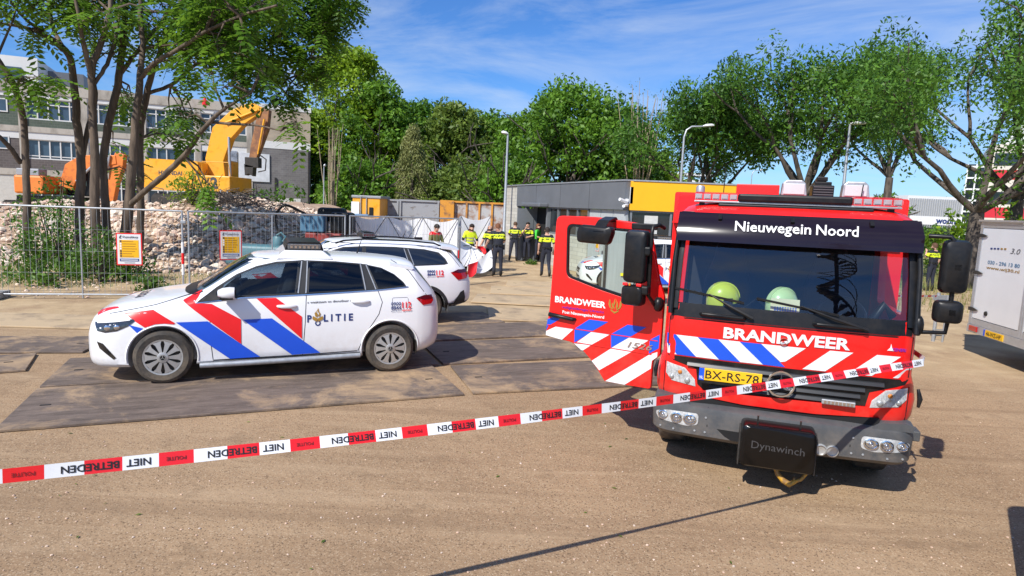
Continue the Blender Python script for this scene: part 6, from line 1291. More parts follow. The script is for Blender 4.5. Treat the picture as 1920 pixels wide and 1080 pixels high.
# ------------------------------------------------------------------ red and blue machine and teal tank behind the fence
mp0 = gp(612, 474); mch = empty('hydraulic_breaker', (mp0.x, 20.6, 0), 0, 'red demolition attachment with a blue box and black hoses behind the fence', 'machine')
mx_ = atY(612, 440, 20.6).x; mch.location = (mx_, 20.6, 0)
b = MB(); b.box((0, 0, 1.05), (1.15, .8, .55)); b.build('red_frame', mat('machine_red', (.24, .03, .025), .6, var=.3, scale=5), mch, bevel=.05); b = MB(); b.prism([(-.6, .55), (.7, .55), (.5, .9), (.2, .78), (-.2, .95), (-.5, .8)], -.3, .3, 'y'); b.prism([(.2, .9), (.62, .9), (.5, 1.2), (.3, 1.2)], -.35, .36, 'y'); b.build('jaw', mat('machine_red', (.24, .03, .025), .6), mch, bevel=.03)
b = MB(); b.box((-.35, -.1, 1.62), (.75, .6, .55)); b.build('blue_box', mat('machine_blue', (.07, .17, .27), .5, var=.15), mch, bevel=.04); b = MB(); b.box((.5, .1, 1.65), (.7, .7, .7)); b.box((.1, .3, 1.9), (.9, .5, .45)); b.build('black_housing', M_BLACK, mch, bevel=.12)
b = MB(); b.box((0, .1, .28), (1.3, .8, .5)); b.build('skid', M_STEEL_D, mch, bevel=.04)
for P in ([(-.6, -.2, 1.9), (-1.2, -.3, 2.15), (-1.55, -.3, 1.7), (-1.3, -.3, 1.25), (-.7, -.2, 1.35)], [(-.6, -.3, 1.2), (-.95, -.4, 1.0), (-.98, -.4, .6), (-.7, -.3, .3)], [(.9, -.2, 1.5), (1.25, -.3, 1.2), (1.5, -.3, .7)]):
    Q = [catmull(range(len(P)), P, t) for t in np.linspace(0, len(P)-1, 20)]; b = MB(); b.tube(Q, .04, 8); b.build('hose', M_BLACK, mch, smooth=60)
tp = gp(495, 482); b = MB(); b.loft([[(x, y, z) for y, z in round_poly([(-.4, 0), (.4, 0), (.35, .55), (-.35, .55)], .1, 3)] for x in (-.75, .75)]); b.lathe([(.14, .52), (.14, .75), (.1, .8)], 16, axis='z', M=Matrix.Translation((.5, 0, 0))); b.tube([(.5, -.1, .82), (.62, -.1, .9), (.74, -.1, .78), (.66, -.1, .66)], .03, 6)
o = b.build('water_tank', mat('teal_plastic', (.07, .17, .20), .5, var=.15), loc=(atY(487, 470, 17.3).x, 17.3, .55), smooth=40); tag(o, 'dull teal tank on the rubble behind the roof of the police hatchback', 'tank')
# ------------------------------------------------------------------ vegetation
def leaf_mat(name, dark, light, trans=.35):
    if name in MATS: return MATS[name]
    m = bpy.data.materials.new(name); m.use_nodes = True; t = m.node_tree; t.nodes.clear(); L = t.links.new
    o = t.nodes.new('ShaderNodeOutputMaterial'); ge = t.nodes.new('ShaderNodeNewGeometry'); r = t.nodes.new('ShaderNodeValToRGB')
    r.color_ramp.elements[0].color = (*dark, 1); r.color_ramp.elements[1].color = (*light, 1); r.color_ramp.elements[0].position = .1; r.color_ramp.elements[1].position = .95
    co = t.nodes.new('ShaderNodeTexCoord'); n = nd(t, 'ShaderNodeTexNoise', Scale=.55, Detail=3); L(co.outputs['Object'], n.inputs['Vector'])
    ad = nd(t, 'ShaderNodeMath', op='MULTIPLY_ADD'); L(ge.outputs['Random Per Island'], ad.inputs[0]); ad.inputs[1].default_value = .55
    s2 = nd(t, 'ShaderNodeMath', op='MULTIPLY_ADD'); L(n.outputs[0], s2.inputs[0]); s2.inputs[1].default_value = 1.3; s2.inputs[2].default_value = -.42; L(s2.outputs[0], ad.inputs[2]); L(ad.outputs[0], r.inputs[0])
    d = t.nodes.new('ShaderNodeBsdfPrincipled'); d.inputs['Roughness'].default_value = .5; d.inputs['Specular IOR Level'].default_value = .35; L(r.outputs[0], d.inputs['Base Color'])
    tr = t.nodes.new('ShaderNodeBsdfTranslucent'); hsv = t.nodes.new('ShaderNodeHueSaturation'); hsv.inputs['Value'].default_value = 1.5; hsv.inputs['Hue'].default_value = .485; L(r.outputs[0], hsv.inputs['Color']); L(hsv.outputs[0], tr.inputs[0])
    mxs = t.nodes.new('ShaderNodeMixShader'); mxs.inputs[0].default_value = trans; L(d.outputs[0], mxs.inputs[1]); L(tr.outputs[0], mxs.inputs[2]); L(mxs.outputs[0], o.inputs[0])
    MATS[name] = m; return m
LF_DARK = leaf_mat('leaves_dark_green', (.028, .085, .010), (.12, .27, .025)); LF_MID = leaf_mat('leaves_mid_green', (.045, .12, .012), (.17, .33, .028)); LF_YEL = leaf_mat('leaves_yellow_green', (.08, .17, .010), (.30, .44, .025))
LF_ASH = leaf_mat('leaves_ash_green', (.024, .080, .013), (.135, .285, .03)); LF_CON = leaf_mat('needles_olive', (.10, .125, .03), (.33, .34, .12), .2); LF_WEED = leaf_mat('weeds_green', (.035, .09, .012), (.13, .25, .03)); LF_DULL = leaf_mat('leaves_olive', (.06, .115, .018), (.20, .28, .045))
LF_LEFT = leaf_mat('leaves_feathery', (.024, .075, .009), (.165, .33, .027), .42)
def quads_mesh(name, V, m):
    """V: (N,4,3) leaf quads"""
    N = len(V); me = bpy.data.meshes.new(name); me.vertices.add(N*4); me.vertices.foreach_set('co', V.reshape(-1).astype(np.float32))
    me.loops.add(N*4); me.loops.foreach_set('vertex_index', np.arange(N*4, dtype=np.int32)); me.polygons.add(N); me.polygons.foreach_set('loop_start', np.arange(0, N*4, 4, dtype=np.int32)); me.polygons.foreach_set('loop_total', np.full(N, 4, dtype=np.int32))
    me.materials.append(m); me.update(calc_edges=True); return me
def unit(n): v = rng.normal(size=(n, 3)); return v/np.linalg.norm(v, axis=1, keepdims=True)
def leaf_cloud(clumps, per, size, droop=.25, shell=.45, aspect=.5):
    """clumps: (K,4) centre+radius or (K,6) with radii; leaves spread through each clump"""
    out = []
    for c in clumps:
        c = np.asarray(c, float); rad = c[3:6] if len(c) >= 6 else np.array([c[3]]*3)
        n = max(6, int(per*(rad.mean()**2)*rng.uniform(.75, 1.25))); u = unit(n)
        p = c[:3]+u*rad*(shell+(1-shell)*rng.random((n, 1))**.6)
        d = unit(n)+u*.5; d[:, 2] -= droop; d /= np.linalg.norm(d, axis=1, keepdims=True)
        nn = u*.5+unit(n)*.8+np.array([0, 0, .5]); s = np.cross(d, nn); s /= np.linalg.norm(s, axis=1, keepdims=True)+1e-9
        L = size*rng.uniform(.45, 1.5, (n, 1)); W = L*aspect
        out.append(np.stack([p-d*L*.5, p+s*W*.5, p+d*L*.5, p-s*W*.5], 1))
    return np.concatenate(out)
def spray_cloud(pts, per, size, spread, pairs=6):
    """pinnate leaves: each spray is a drooping stalk with leaflets in pairs. pts (K,4) centre, radius"""
    out = []
    for c in pts:
        c = np.asarray(c, float); n = max(3, int(per*c[3]**1.6)); u = unit(n); p = c[:3]+u*c[3]*rng.random((n, 1))**.45*np.array([1, 1, .75])
        d = unit(n)*np.array([1, 1, .35])+u*.4; d[:, 2] -= .25; d /= np.linalg.norm(d, axis=1, keepdims=True)
        s = np.cross(d, np.array([0, 0, 1.0])+unit(n)*.35); s /= np.linalg.norm(s, axis=1, keepdims=True)+1e-9
        L = size*rng.uniform(.6, 1.25, (n, 1))
        for k in range(pairs):
            t = (k+.6)/pairs; q = p+d*L*t; q[:, 2:3] -= L*.35*t*t
            l = L*.34*(1-.35*abs(t-.5)); w = l*.52
            for sg in (1, -1):
                dd = s*sg+d*.45; dd = dd/np.linalg.norm(dd, axis=1, keepdims=True); dd[:, 2] -= .25
                ss = d-dd*np.sum(d*dd, axis=1, keepdims=True); ss /= np.linalg.norm(ss, axis=1, keepdims=True)+1e-9
                out.append(np.stack([q, q+dd*l*.5+ss*w*.5, q+dd*l, q+dd*l*.5-ss*w*.5], 1))
    return np.concatenate(out)
def smooth_path(P, n=14):
    P = np.array(P, float); k = len(P)
    if k < 3: return [P[0]+(P[-1]-P[0])*t for t in np.linspace(0, 1, n)]
    return [catmull(range(k), P, t) for t in np.linspace(0, k-1, n)]
def limbs(b, p, d, length, r, depth, ends, rd, up=.25, split=(2, 3), spread=.55, seg=4):
    """recursive branching"""
    P = [Vector(p)]; d = Vector(d).normalized()
    for i in range(seg):
        d = (d+Vector((rd.gauss(0, .13), rd.gauss(0, .13), rd.gauss(0, .08)+up*.10))).normalized(); P.append(P[-1]+d*length/seg)
    b.tube(P, [r*(1-.45*i/seg) for i in range(seg+1)], 7 if depth > 1 else 5, cap=False)
    if depth <= 1:
        for q in P[2:]: ends.append((q, r))
        return
    if depth <= 3:
        for q in P[2:]: ends.append((q, r))
    for k in range(rd.choice(split)):
        ax = Vector((rd.gauss(0, 1), rd.gauss(0, 1), rd.gauss(0, .5))); ax = (ax-d*ax.dot(d)).normalized()
        nd_ = (d*math.cos(spread)+ax*math.sin(spread)*rd.uniform(.7, 1.3)+Vector((0, 0, up*.5))).normalized()
        limbs(b, P[-1] if k else P[-1], nd_, length*rd.uniform(.62, .85), r*.58, depth-1, ends, rd, up, split, spread, seg)
def street_tree(X, Y, H, spread, label, seed, lean=(0, 0), stems=1, lm=None, fork=.28, per=240, size=.24, clump=(.55, 1.0), group='street trees on the right', bark=None, depth=4, tr=.30, first=None, zmin=.40, drop=.26):
    rd = random.Random(seed); root = empty('street_tree', (X, Y, 0), 0, label, 'tree', group); b = MB(); ends = []
    fz = H*fork
    for s in range(stems):
        bx = (s-(stems-1)/2)*.45; P = smooth_path([(bx, 0, 0), (bx*1.2+lean[0]*.3, lean[1]*.3, fz*.5), (bx*1.6+lean[0], lean[1], fz)], 6); b.tube(P, [tr*(1.15-.35*i/5) for i in range(6)], 12)
        n = 6 if stems == 1 else 3
        for k in range(n):
            a = 2*math.pi*(k+rd.uniform(-.25, .25))/n+s; tilt = first if first else rd.uniform(.45, .85)*spread
            limbs(b, P[-1], (math.cos(a)*math.sin(tilt), math.sin(a)*math.sin(tilt), math.cos(tilt)), (H-fz)*.36, tr*.46, depth-1, ends, rd, .3, (2, 3), .5)
        limbs(b, P[-1], (0, 0, 1), (H-fz)*.36, tr*.5, depth-1, ends, rd, .3)
    b.build('trunk', bark or M_BARK2, root, smooth=70)
    cl = [(e[0].x+rd.gauss(0, .45), e[0].y+rd.gauss(0, .45), e[0].z+rd.gauss(-.05, .4), rd.uniform(*clump)) for e in ends]
    cl = [c for c in cl if pnoise(Vector((c[0]*.42+seed, c[1]*.42, c[2]*.55))) < drop and c[2] > H*(zmin+.14*rd.random())]
    link('crown', quads_mesh('crown', leaf_cloud(cl, per, size, .3, .25, .42), lm or LF_ASH), root); return root
def at_(px, Y): return atY(px, 400, Y).x
street_tree(at_(1505, 33), 33, 12.0, 1.2, 'broad ash tree directly behind the fire engine cab roof', 3, fork=.30, per=170, size=.215, clump=(.6, 1.15), tr=.34)
street_tree(at_(1832, 25), 25, 12.2, 1.2, 'large tree with spreading bare limbs behind the white trailer', 8, fork=.24, per=200, size=.175, clump=(.6, 1.15), tr=.30, first=.95, zmin=.30, drop=.42)
street_tree(at_(1308, 38), 38, 11.3, 1.15, 'multi stemmed tree rising above the yellow fascia', 21, stems=3, fork=.30, per=105, size=.25, clump=(.6, 1.1), tr=.22)
street_tree(at_(1905, 29), 29, 13.6, 1.2, 'tree at the far right edge whose crown overlaps the large one', 14, fork=.27, per=170, size=.20, clump=(.6, 1.1), tr=.30)
street_tree(at_(1660, 46), 46, 15.5, 1.0, 'tall airy tree between the ash and the large limbed tree', 31, fork=.36, per=110, size=.24, clump=(.7, 1.2), tr=.30)
# ---- woodland behind: broad trees with lumpy crowns
def wood_tree(X, Y, H, W_, label, seed, lm, size=.34, per=105, base=.10, cone=0.0):
    rd = random.Random(seed); root = empty('woodland_tree', (X, Y, 0), 0, label, 'tree', 'trees of the wood behind the site'); b = MB(); ends = []
    b.tube(smooth_path([(0, 0, 0), (rd.gauss(0, .2), 0, H*.3), (rd.gauss(0, .4), 0, H*.62)], 6), [.32, .28, .24, .2, .16, .12], 9)
    for k in range(7): a = rd.uniform(0, 6.3); limbs(b, (0, 0, H*rd.uniform(.2, .55)), (math.cos(a), math.sin(a), rd.uniform(.3, 1.0)), W_*.42, .10, 2, ends, rd)
    b.build('trunk', M_BARK2, root, smooth=70)
    cl = []
    for k in range(int(70+W_*9)):
        t = rd.random()**.8; z = H*(base+(.97-base)*t); prof = math.sin(math.pi*min(1, (t*.86+.12)))**.6*(1-cone*t)
        a = rd.uniform(0, 2*math.pi); r_ = W_*.5*prof*rd.uniform(.55, 1.05); s = rd.uniform(.65, 1.25)*W_/8
        cl.append((r_*math.cos(a), r_*math.sin(a)*.8, z+rd.gauss(0, .3), s*1.15, s*1.15, s*.8))
    link('crown', quads_mesh('crown', leaf_cloud(cl, per, size, .25, .35, .55), lm), root); return root
for (px, Y, H, W_, lb_, sd_, lm) in [
    (652, 60, 16.0, 9.2, 'tall yellow green tree right beside the brick building', 1, LF_YEL), (712, 58, 12.7, 7.8, 'bright green tree behind the conifer, left of it', 2, LF_MID), (590, 60, 9.6, 7.4, 'dark tree at the corner of the brick building', 3, LF_DARK),
    (775, 62, 11.7, 8.3, 'mid green tree directly behind the olive conifer', 4, LF_DARK), (850, 58, 11.0, 8.3, 'rounded green tree right of the olive conifer', 5, LF_DULL), (915, 60, 10.6, 7.4, 'dark green tree above the orange container', 6, LF_MID),
    (985, 50, 9.4, 7.4, 'dark green tree behind the left end of the grey building', 7, LF_MID), (1062, 46, 10.8, 8.7, 'large dense tree above the grey fascia', 8, LF_MID), (1135, 48, 10.4, 7.8, 'leafy tree left of the bare poplar', 9, LF_ASH), (1190, 52, 8.9, 6.4, 'thin olive tree beside the bare poplar', 10, LF_DULL), (1232, 50, 5.4, 6.0, 'low bright bush tree behind the corner of the yellow fascia', 11, LF_YEL),
    (1330, 70, 5.4, 7.4, 'low round tree far behind the yellow fascia', 12, LF_MID), (1395, 90, 5.6, 7.4, 'small distant tree left of the fire engine roof', 13, LF_MID), (1655, 60, 4.7, 4.6, 'young pointed tree right of the floodlights', 14, LF_MID), (680, 46, 4.8, 6.0, 'low bright shrub tree behind the yellow cabin', 15, LF_MID), (880, 46, 4.5, 8.3, 'low leafy thicket tree behind the containers', 16, LF_DULL), (628, 58, 4.0, 4.6, 'low shrub tree at the foot of the brick end wall', 17, LF_DARK), (955, 42, 4.9, 5.5, 'low leafy tree left of the grey building end', 18, LF_MID)]:
    wood_tree(at_(px, Y), Y, H, W_, lb_, sd_, lm, .30 if Y < 55 else .36)
# olive conifer
cn = empty('conifer', (at_(771, 45), 45, 0), 0, 'olive green cypress like conifer in front of the wood', 'tree'); b = MB(); b.tube([(0, 0, 0), (0, 0, 7)], [.2, .03], 8); b.build('trunk', M_BARK2, cn)
cl = []
for k in range(230):
    t = rng.random(); r_ = 1.75*(1-t)**.75+.12; a = rng.uniform(0, 6.28); cl.append((r_*math.cos(a)*rng.uniform(.6, 1), r_*math.sin(a)*.9, .5+6.9*t, .36, .36, .55))
link('crown', quads_mesh('crown', leaf_cloud(cl, 260, .22, 1.3, .3, .28), LF_CON), cn)
# bare poplars and pampas-like dry shoots
def bare(px, Y, H, label, seed, n=16, sp=.10):
    rd = random.Random(seed); root = empty('bare_tree', (at_(px, Y), Y, 0), 0, label, 'tree'); b = MB(); pts = []
    for k in range(n):
        P = [Vector((rd.gauss(0, .12), rd.gauss(0, .12), .4))]; d = Vector((rd.gauss(0, sp), rd.gauss(0, sp), 1))
        for j in range(7): d = (d+Vector((rd.gauss(0, .04), rd.gauss(0, .04), .08))).normalized(); P.append(P[-1]+d*H*rd.uniform(.11, .15)); pts.append((*P[-1], .28))
        b.tube(P, [.05*(1-j/8)+.008 for j in range(8)], 5, cap=False)
    b.tube([(0, 0, 0), (0, 0, .6)], .14, 8); b.build('stems', mat('pale_bark', (.34, .27, .18), .9, var=.2), root); link('crown', quads_mesh('crown', leaf_cloud(pts, 60, .12, .2, .3, .4), LF_DULL), root)
bare(1195, 42, 10.4, 'nearly bare poplar with thin upright stems, left of the multi stemmed tree', 5, 15, .14); bare(622, 43, 7.2, 'bundle of dry pale shoots in front of the wood beside the brick end wall', 6, 12, .07)
# distant wood
cl = [(x, 190+rng.uniform(-8, 8), rng.uniform(1.5, 7.6), 4.2, 4.2, 3.2) for x in np.arange(25, 190, 1.6)]; o = link('distant_wood', quads_mesh('distant_wood', leaf_cloud(cl, 9, 1.1, .2, .4, .6), LF_MID)); tag(o, 'far line of trees along the horizon on the right', 'wood', kind='stuff')
cl = [(x, 78+rng.uniform(-2, 2), rng.uniform(.2, 1.5), 1.5, 1.5, 1.1) for x in np.arange(-30, 66, .9)]; o = link('undergrowth', quads_mesh('undergrowth', leaf_cloud(cl, 60, .35, .2, .3, .6), LF_DARK)); tag(o, 'dark undergrowth behind the site and below the wood', 'undergrowth', kind='stuff')
cl = [(x, 56+rng.uniform(-3, 3), rng.uniform(.2, 2.6), 1.6, 1.6, 1.3) for x in np.arange(-27, 22, .55)]; o = link('undergrowth', quads_mesh('undergrowth', leaf_cloud(cl, 45, .36, .2, .3, .6), LF_DARK)); tag(o, 'deep green thicket between the trunks of the wood', 'undergrowth', kind='stuff')
# shrubs by the trailer and the grass field
def shrub(px, Y, H, W_, label, lm, seed, size=.16, per=190, name='shrub', z0=0.0):
    rd = random.Random(seed); x = at_(px, Y); root = empty(name, (x, Y, z0), 0, label, 'shrub', 'shrubs around the site'); b = MB(); cl = []
    for k in range(9):
        a = rd.uniform(0, 6.3); q = Vector((math.cos(a)*W_*.42*rd.random(), math.sin(a)*W_*.35*rd.random(), H*rd.uniform(.35, .95))); b.tube([(0, 0, -.05), q*.5, q], [.03, .02, .008], 5, cap=False)
    for k in range(int(16+W_*10)): a = rd.uniform(0, 6.3); t = rd.random(); cl.append((math.cos(a)*W_*.5*t**.6, math.sin(a)*W_*.4*t**.6, H*rd.uniform(.12, .9)*(1-.35*t), .26*H**.3))
    b.build('stems', M_BARK2, root); link('foliage', quads_mesh('foliage', leaf_cloud(cl, per*2.2, size, .3, .2, .45), lm), root); return root
shrub(1800, 30, 3.7, 2.9, 'bright green leafy shrub left of the trailer top', LF_YEL, 1, .26, 60); shrub(1900, 26, 3.7, 3.7, 'green shrub behind the right part of the trailer', LF_YEL, 2, .26, 60); shrub(1755, 48, 2.6, 5.5, 'low hedge below the white ribbed building', LF_MID, 3, .26, 60)
# grass field at the right
gf = MB(); gf.add([(9, 24, .02), (40, 24, .02), (60, 78, .02), (8, 78, .02)], [(0, 1, 2, 3)]); o = gf.build('grass_field', mat('meadow_grass', (.17, .21, .05), .95, col2=(.30, .26, .10), scale=.7, edge=(.4, .6), bump=.6, bscale=6)); tag(o, kind='structure')
V = []
pts = np.stack([rng.uniform(9, 26, 9000), rng.uniform(17.5, 40, 9000), np.zeros(9000)], 1); pts = pts[pts[:, 0] > 9.5+(pts[:, 1]-17)*.05]
d = unit(len(pts))*.35+np.array([0, 0, 1]); s = unit(len(pts))*np.array([1, 1, 0]); L = rng.uniform(.12, .42, (len(pts), 1)); o = link('meadow_grass', quads_mesh('meadow_grass', np.stack([pts-s*.012, pts+s*.012, pts+d*L+s*.004, pts+d*L-s*.004], 1), leaf_mat('dry_grass', (.10, .13, .025), (.34, .30, .10), .2))); tag(o, 'tall yellow green grass behind the trailer', 'grass', kind='stuff')
# ---- foreground trees on the left, with feather shaped leaves
LT = 'trees with feathery leaves on the left'
def left_tree(label, Y, stems, crowns, lm, per=26, size=.62, seed=1):
    """stems: list of ([(px,py,dY)], [radius px]); crowns: list of (px,py,dY,r_px)"""
    rd = random.Random(seed); p0 = stems[0][0][0]; b0 = atY(p0[0], p0[1], Y); org = Vector((b0.x, Y, 0)); root = empty('ailanthus_tree', org, 0, label, 'tree', LT); b = MB()
    for (P, rad) in stems:
        Q = [atY(q[0], q[1], Y+q[2])-org for q in P]; rr_ = [r_*.58/FPX*Y for r_ in rad]; n = 5*len(Q); sp = smooth_path(Q, n); rs = np.interp(np.linspace(0, 1, n), np.linspace(0, 1, len(rr_)), rr_)
        b.tube([Vector(q)+Vector((rd.gauss(0, .008), rd.gauss(0, .008), 0)) for q in sp], list(rs), 10, cap=True)
    cl = []; twig = MB()
    pts_ = [atY(q[0], q[1], Y+q[2])-org for (P, _) in stems for q in P]
    for (px, py, dY, rp) in crowns:
        c = atY(px, py, Y+dY)-org; r_ = rp/FPX*Y; cl.append((*c, r_))
        near = sorted(pts_, key=lambda q: (q-c).length)[:3]; q = near[0]
        mid_ = (q+c)/2+Vector((rd.gauss(0, .12), rd.gauss(0, .12), .12)); b.tube([q, mid_, c], [.035, .024, .008], 5, cap=False)
        for k in range(6): e = c+Vector(unit(1)[0])*r_*.8; b.tube([c, (c+e)/2+Vector((0, 0, .05)), e], [.012, .009, .004], 4, cap=False)
    b.build('trunk', M_BARK, root, smooth=70); link('crown', quads_mesh('crown', spray_cloud(cl, per, size, 1.0), lm), root); return root
rd = random.Random(77)
def fill(boxes):
    out = []
    for (x0, y0, x1, y1, n, d0, d1, r0, r1) in boxes:
        for k in range(n): out.append((rd.uniform(x0, x1), rd.uniform(y0, y1), rd.uniform(d0, d1), rd.uniform(r0, r1)))
    return out
left_tree('slender curved tree at the left edge, leaning left', 17.5, [([(52, 470, 0), (50, 350, 0), (45, 240, 0), (28, 165, -.3), (-6, 108, -.6)], [13, 11, 10, 9, 7]), ([(38, 305, 0), (15, 272, -.3), (-15, 245, -.6)], [8, 7, 5])],
    [(70, 145, -.4, 22), (100, 150, -.2, 18), (45, 150, -.5, 18), (15, 150, -.6, 18)]+fill([(-40, -30, 60, 10, 4, -1, 1, 20, 34)]), LF_MID, 89, .60)
left_tree('tree with a dark trunk forking into thin upper limbs, second from the left', 18.6, [([(150, 500, 0), (150, 390, 0), (152, 300, 0), (144, 215, 0), (132, 110, -.2), (95, 72, -.5), (40, 50, -1), (-10, 42, -1.4)], [15, 14, 13, 12, 10, 8, 5, 3]), ([(133, 112, -.2), (112, 80, 0), (96, 40, .3), (88, -20, .5)], [8, 7, 6, 5]), ([(118, 95, -.3), (78, 60, -.8), (40, 28, -1.2), (5, -20, -1.5)], [6, 5, 4, 3]), ([(150, 330, 0), (163, 250, .2), (178, 180, .4), (160, 100, .4), (150, 30, .5), (140, -30, .6)], [8, 8, 8, 7, 6, 5])],
    fill([(60, -40, 210, 12, 9, -1.5, 1.5, 22, 40), (0, 60, 120, 95, 3, -1.5, -.5, 10, 16)]), LF_LEFT, 55, .60, 2)
left_tree('straight grey barked tree in the middle of the trunk group', 17.6, [([(180, 500, 0), (178, 400, 0), (178, 300, 0), (174, 200, 0), (172, 140, 0), (190, 80, .2), (205, 20, .4), (212, -40, .5)], [16, 15, 13, 12, 11, 9, 7, 6]), ([(173, 150, 0), (160, 95, -.3), (150, 45, -.5), (138, -20, -.6)], [8, 7, 6, 4]), ([(176, 160, 0), (205, 110, .4), (220, 55, .8), (232, -20, 1)], [6, 6, 5, 4])],
    fill([(150, -40, 300, 40, 10, -1, 1.5, 24, 42), (170, 60, 260, 130, 4, .5, 2, 16, 26)]), LF_LEFT, 55, .60, 3)
left_tree('leaning tree whose trunk bends right above the fence', 19.2, [([(206, 490, 0), (198, 400, 0), (194, 320, 0), (202, 240, 0), (222, 150, 0), (232, 70, .2), (236, -30, .3)], [13, 13, 12, 12, 11, 10, 8]), ([(224, 140, 0), (262, 90, .4), (300, 45, .8), (330, -10, 1.2)], [7, 6, 5, 4])],
    fill([(230, -40, 420, 60, 14, -1, 2, 26, 46), (180, 170, 250, 330, 6, .5, 2.2, 14, 24)]), LF_LEFT, 55, .63, 4)
left_tree('forked tree with its main limb crossing in front of the yellow excavator', 18.2, [([(226, 490, 0), (240, 400, 0), (246, 330, 0), (254, 230, 0), (262, 150, 0), (268, 90, .2), (262, 20, .3), (270, -40, .4)], [17, 16, 14, 12, 10, 8, 7, 6]), ([(262, 148, 0), (290, 118, -.3), (335, 92, -.8), (385, 60, -1.3), (450, 30, -1.8), (520, 10, -2.2)], [7, 7, 6, 5, 4, 3]), ([(243, 385, 0), (280, 352, -.4), (312, 325, -.8), (345, 292, -1.1), (375, 250, -1.4), (420, 205, -1.7), (470, 175, -2.0)], [9, 9, 9, 8, 7, 5, 3]), ([(385, 228, -1.4), (430, 232, -1.6), (480, 235, -1.8), (525, 245, -2)], [4, 4, 3, 2])],
    fill([(340, -40, 520, 50, 13, -2, 1.5, 28, 48), (300, 40, 470, 130, 15, -2, 1.5, 22, 40), (390, 130, 500, 165, 5, -2.4, -1.4, 16, 24), (340, 200, 385, 240, 2, -2.0, -.8, 12, 16), (510, 215, 560, 250, 3, -2.4, -1.6, 12, 18), (345, 330, 400, 370, 3, -1.2, -.4, 10, 16)]), LF_LEFT, 57, .63, 5)
left_tree('tree with a pale trunk just right of the forked one', 20.5, [([(262, 470, 0), (264, 380, 0), (262, 260, 0), (274, 180, 0), (300, 100, .3), (330, 30, .6), (350, -40, .8)], [12, 11, 11, 10, 8, 7, 5]), ([(276, 175, 0), (320, 160, .5), (370, 120, 1), (430, 100, 1.5), (520, 70, 2), (600, 40, 2.4)], [6, 6, 5, 4, 4, 3]), ([(430, 100, 1.5), (500, 130, 1.8), (560, 140, 2)], [4, 3, 2])],
    fill([(480, -40, 640, 30, 13, 0, 2.5, 28, 46), (440, 20, 650, 80, 15, 0, 2.5, 22, 38), (610, 0, 672, 45, 5, 1.5, 2.6, 16, 26), (470, 90, 600, 150, 13, .5, 2.4, 18, 32), (520, 160, 600, 200, 5, 1, 2.2, 14, 24), (270, 190, 370, 260, 7, .5, 2.5, 14, 26)]), LF_LEFT, 57, .65, 6)
# low growth under the trees
for i, (px, Y, H, W_, lm, lb_) in enumerate([(60, 16.8, 1.25, 2.2, LF_WEED, 'leafy shrub under the curved tree at the left edge'), (118, 17.6, 1.9, 2.0, LF_DARK, 'dark shrub in front of the second trunk behind the fence'), (185, 16.6, 1.5, 1.6, LF_WEED, 'tall weed clump between the trunks behind the fence'), (100, 19.0, 3.1, 1.9, LF_DARK, 'tall dark shrub in front of the orange excavator between the left trunks'), (232, 17.2, 1.0, 1.3, LF_DARK, 'low shrub left of the first information board'), (80, 15.6, .65, 1.8, LF_WEED, 'spreading weed behind the leftmost fence panel'), (360, 24.5, 1.4, 1.6, LF_YEL, 'bright sapling on top of the rubble below the yellow excavator'), (280, 15.4, .4, .6, LF_WEED, 'small weed at the foot of the fence left of the police hatchback'), (1000, 27.2, .16, .5, LF_WEED, 'weed growing at the feet of the officers by the doorway')]):
    shrub(px, Y, H, W_, lb_, lm, 40+i, .12, 150, z0=(hterr(at_(px, Y), Y) if px == 360 else 0))
pts = np.array([tuple(gp(rng.uniform(-30, 640), rng.uniform(492, 540))) for k in range(3800)]); keep = np.array([pnoise(Vector((p[0]*.9, p[1]*.9, 3))) > .02 for p in pts]); pts = pts[keep]
d = unit(len(pts))*.7+np.array([0, 0, 1]); s = unit(len(pts))*np.array([1, 1, 0]); L = rng.uniform(.04, .17, (len(pts), 1)); o = link('weeds', quads_mesh('weeds', np.stack([pts-s*.010, pts+s*.010, pts+d*L+s*.004, pts+d*L-s*.004], 1), LF_WEED)); tag(o, 'patchy weeds along the foot of the fence', 'weeds', kind='stuff')
# ------------------------------------------------------------------ people (local: facing -y, feet on the ground, 1.8 m)
M_SKIN = mat('skin', (.56, .33, .23), .6, var=.06, scale=30); M_UNI = mat('navy_uniform', (.012, .014, .024), .8, var=.2, scale=12, bump=.2, bscale=40); M_HIVIS = mat('hi_vis_yellow', (.72, .86, .02), .6, var=.06, scale=20); M_BOOT = mat('black_boots', (.010, .010, .010), .5, var=.1); M_TROU = mat('navy_trousers', (.018, .021, .036), .85, var=.2, scale=10, bump=.2, bscale=30)
M_KHAKI = mat('khaki_jacket', (.22, .19, .06), .8, col2=(.12, .13, .04), scale=6); M_GREENS = mat('bright_green_shirt', (.05, .52, .04), .7, var=.1, scale=10); M_HAIRB = mat('brown_hair', (.09, .045, .022), .8, var=.3, scale=30); M_HAIRD = mat('dark_hair', (.025, .016, .012), .8, var=.3, scale=30); M_HAIRR = mat('auburn_hair', (.16, .06, .025), .8, var=.3, scale=30)
PM = {'skin': M_SKIN, 'uni': M_UNI, 'yel': M_HIVIS, 'trou': M_TROU, 'boot': M_BOOT, 'khaki': M_KHAKI, 'green': M_GREENS, 'red': M_RED_S, 'silver': M_SILVER}
def seg_dist(p, a, b):
    ab = b-a; t = max(0, min(1, (p-a).dot(ab)/ab.length_squared)); return (p-(a+ab*t)).length, t
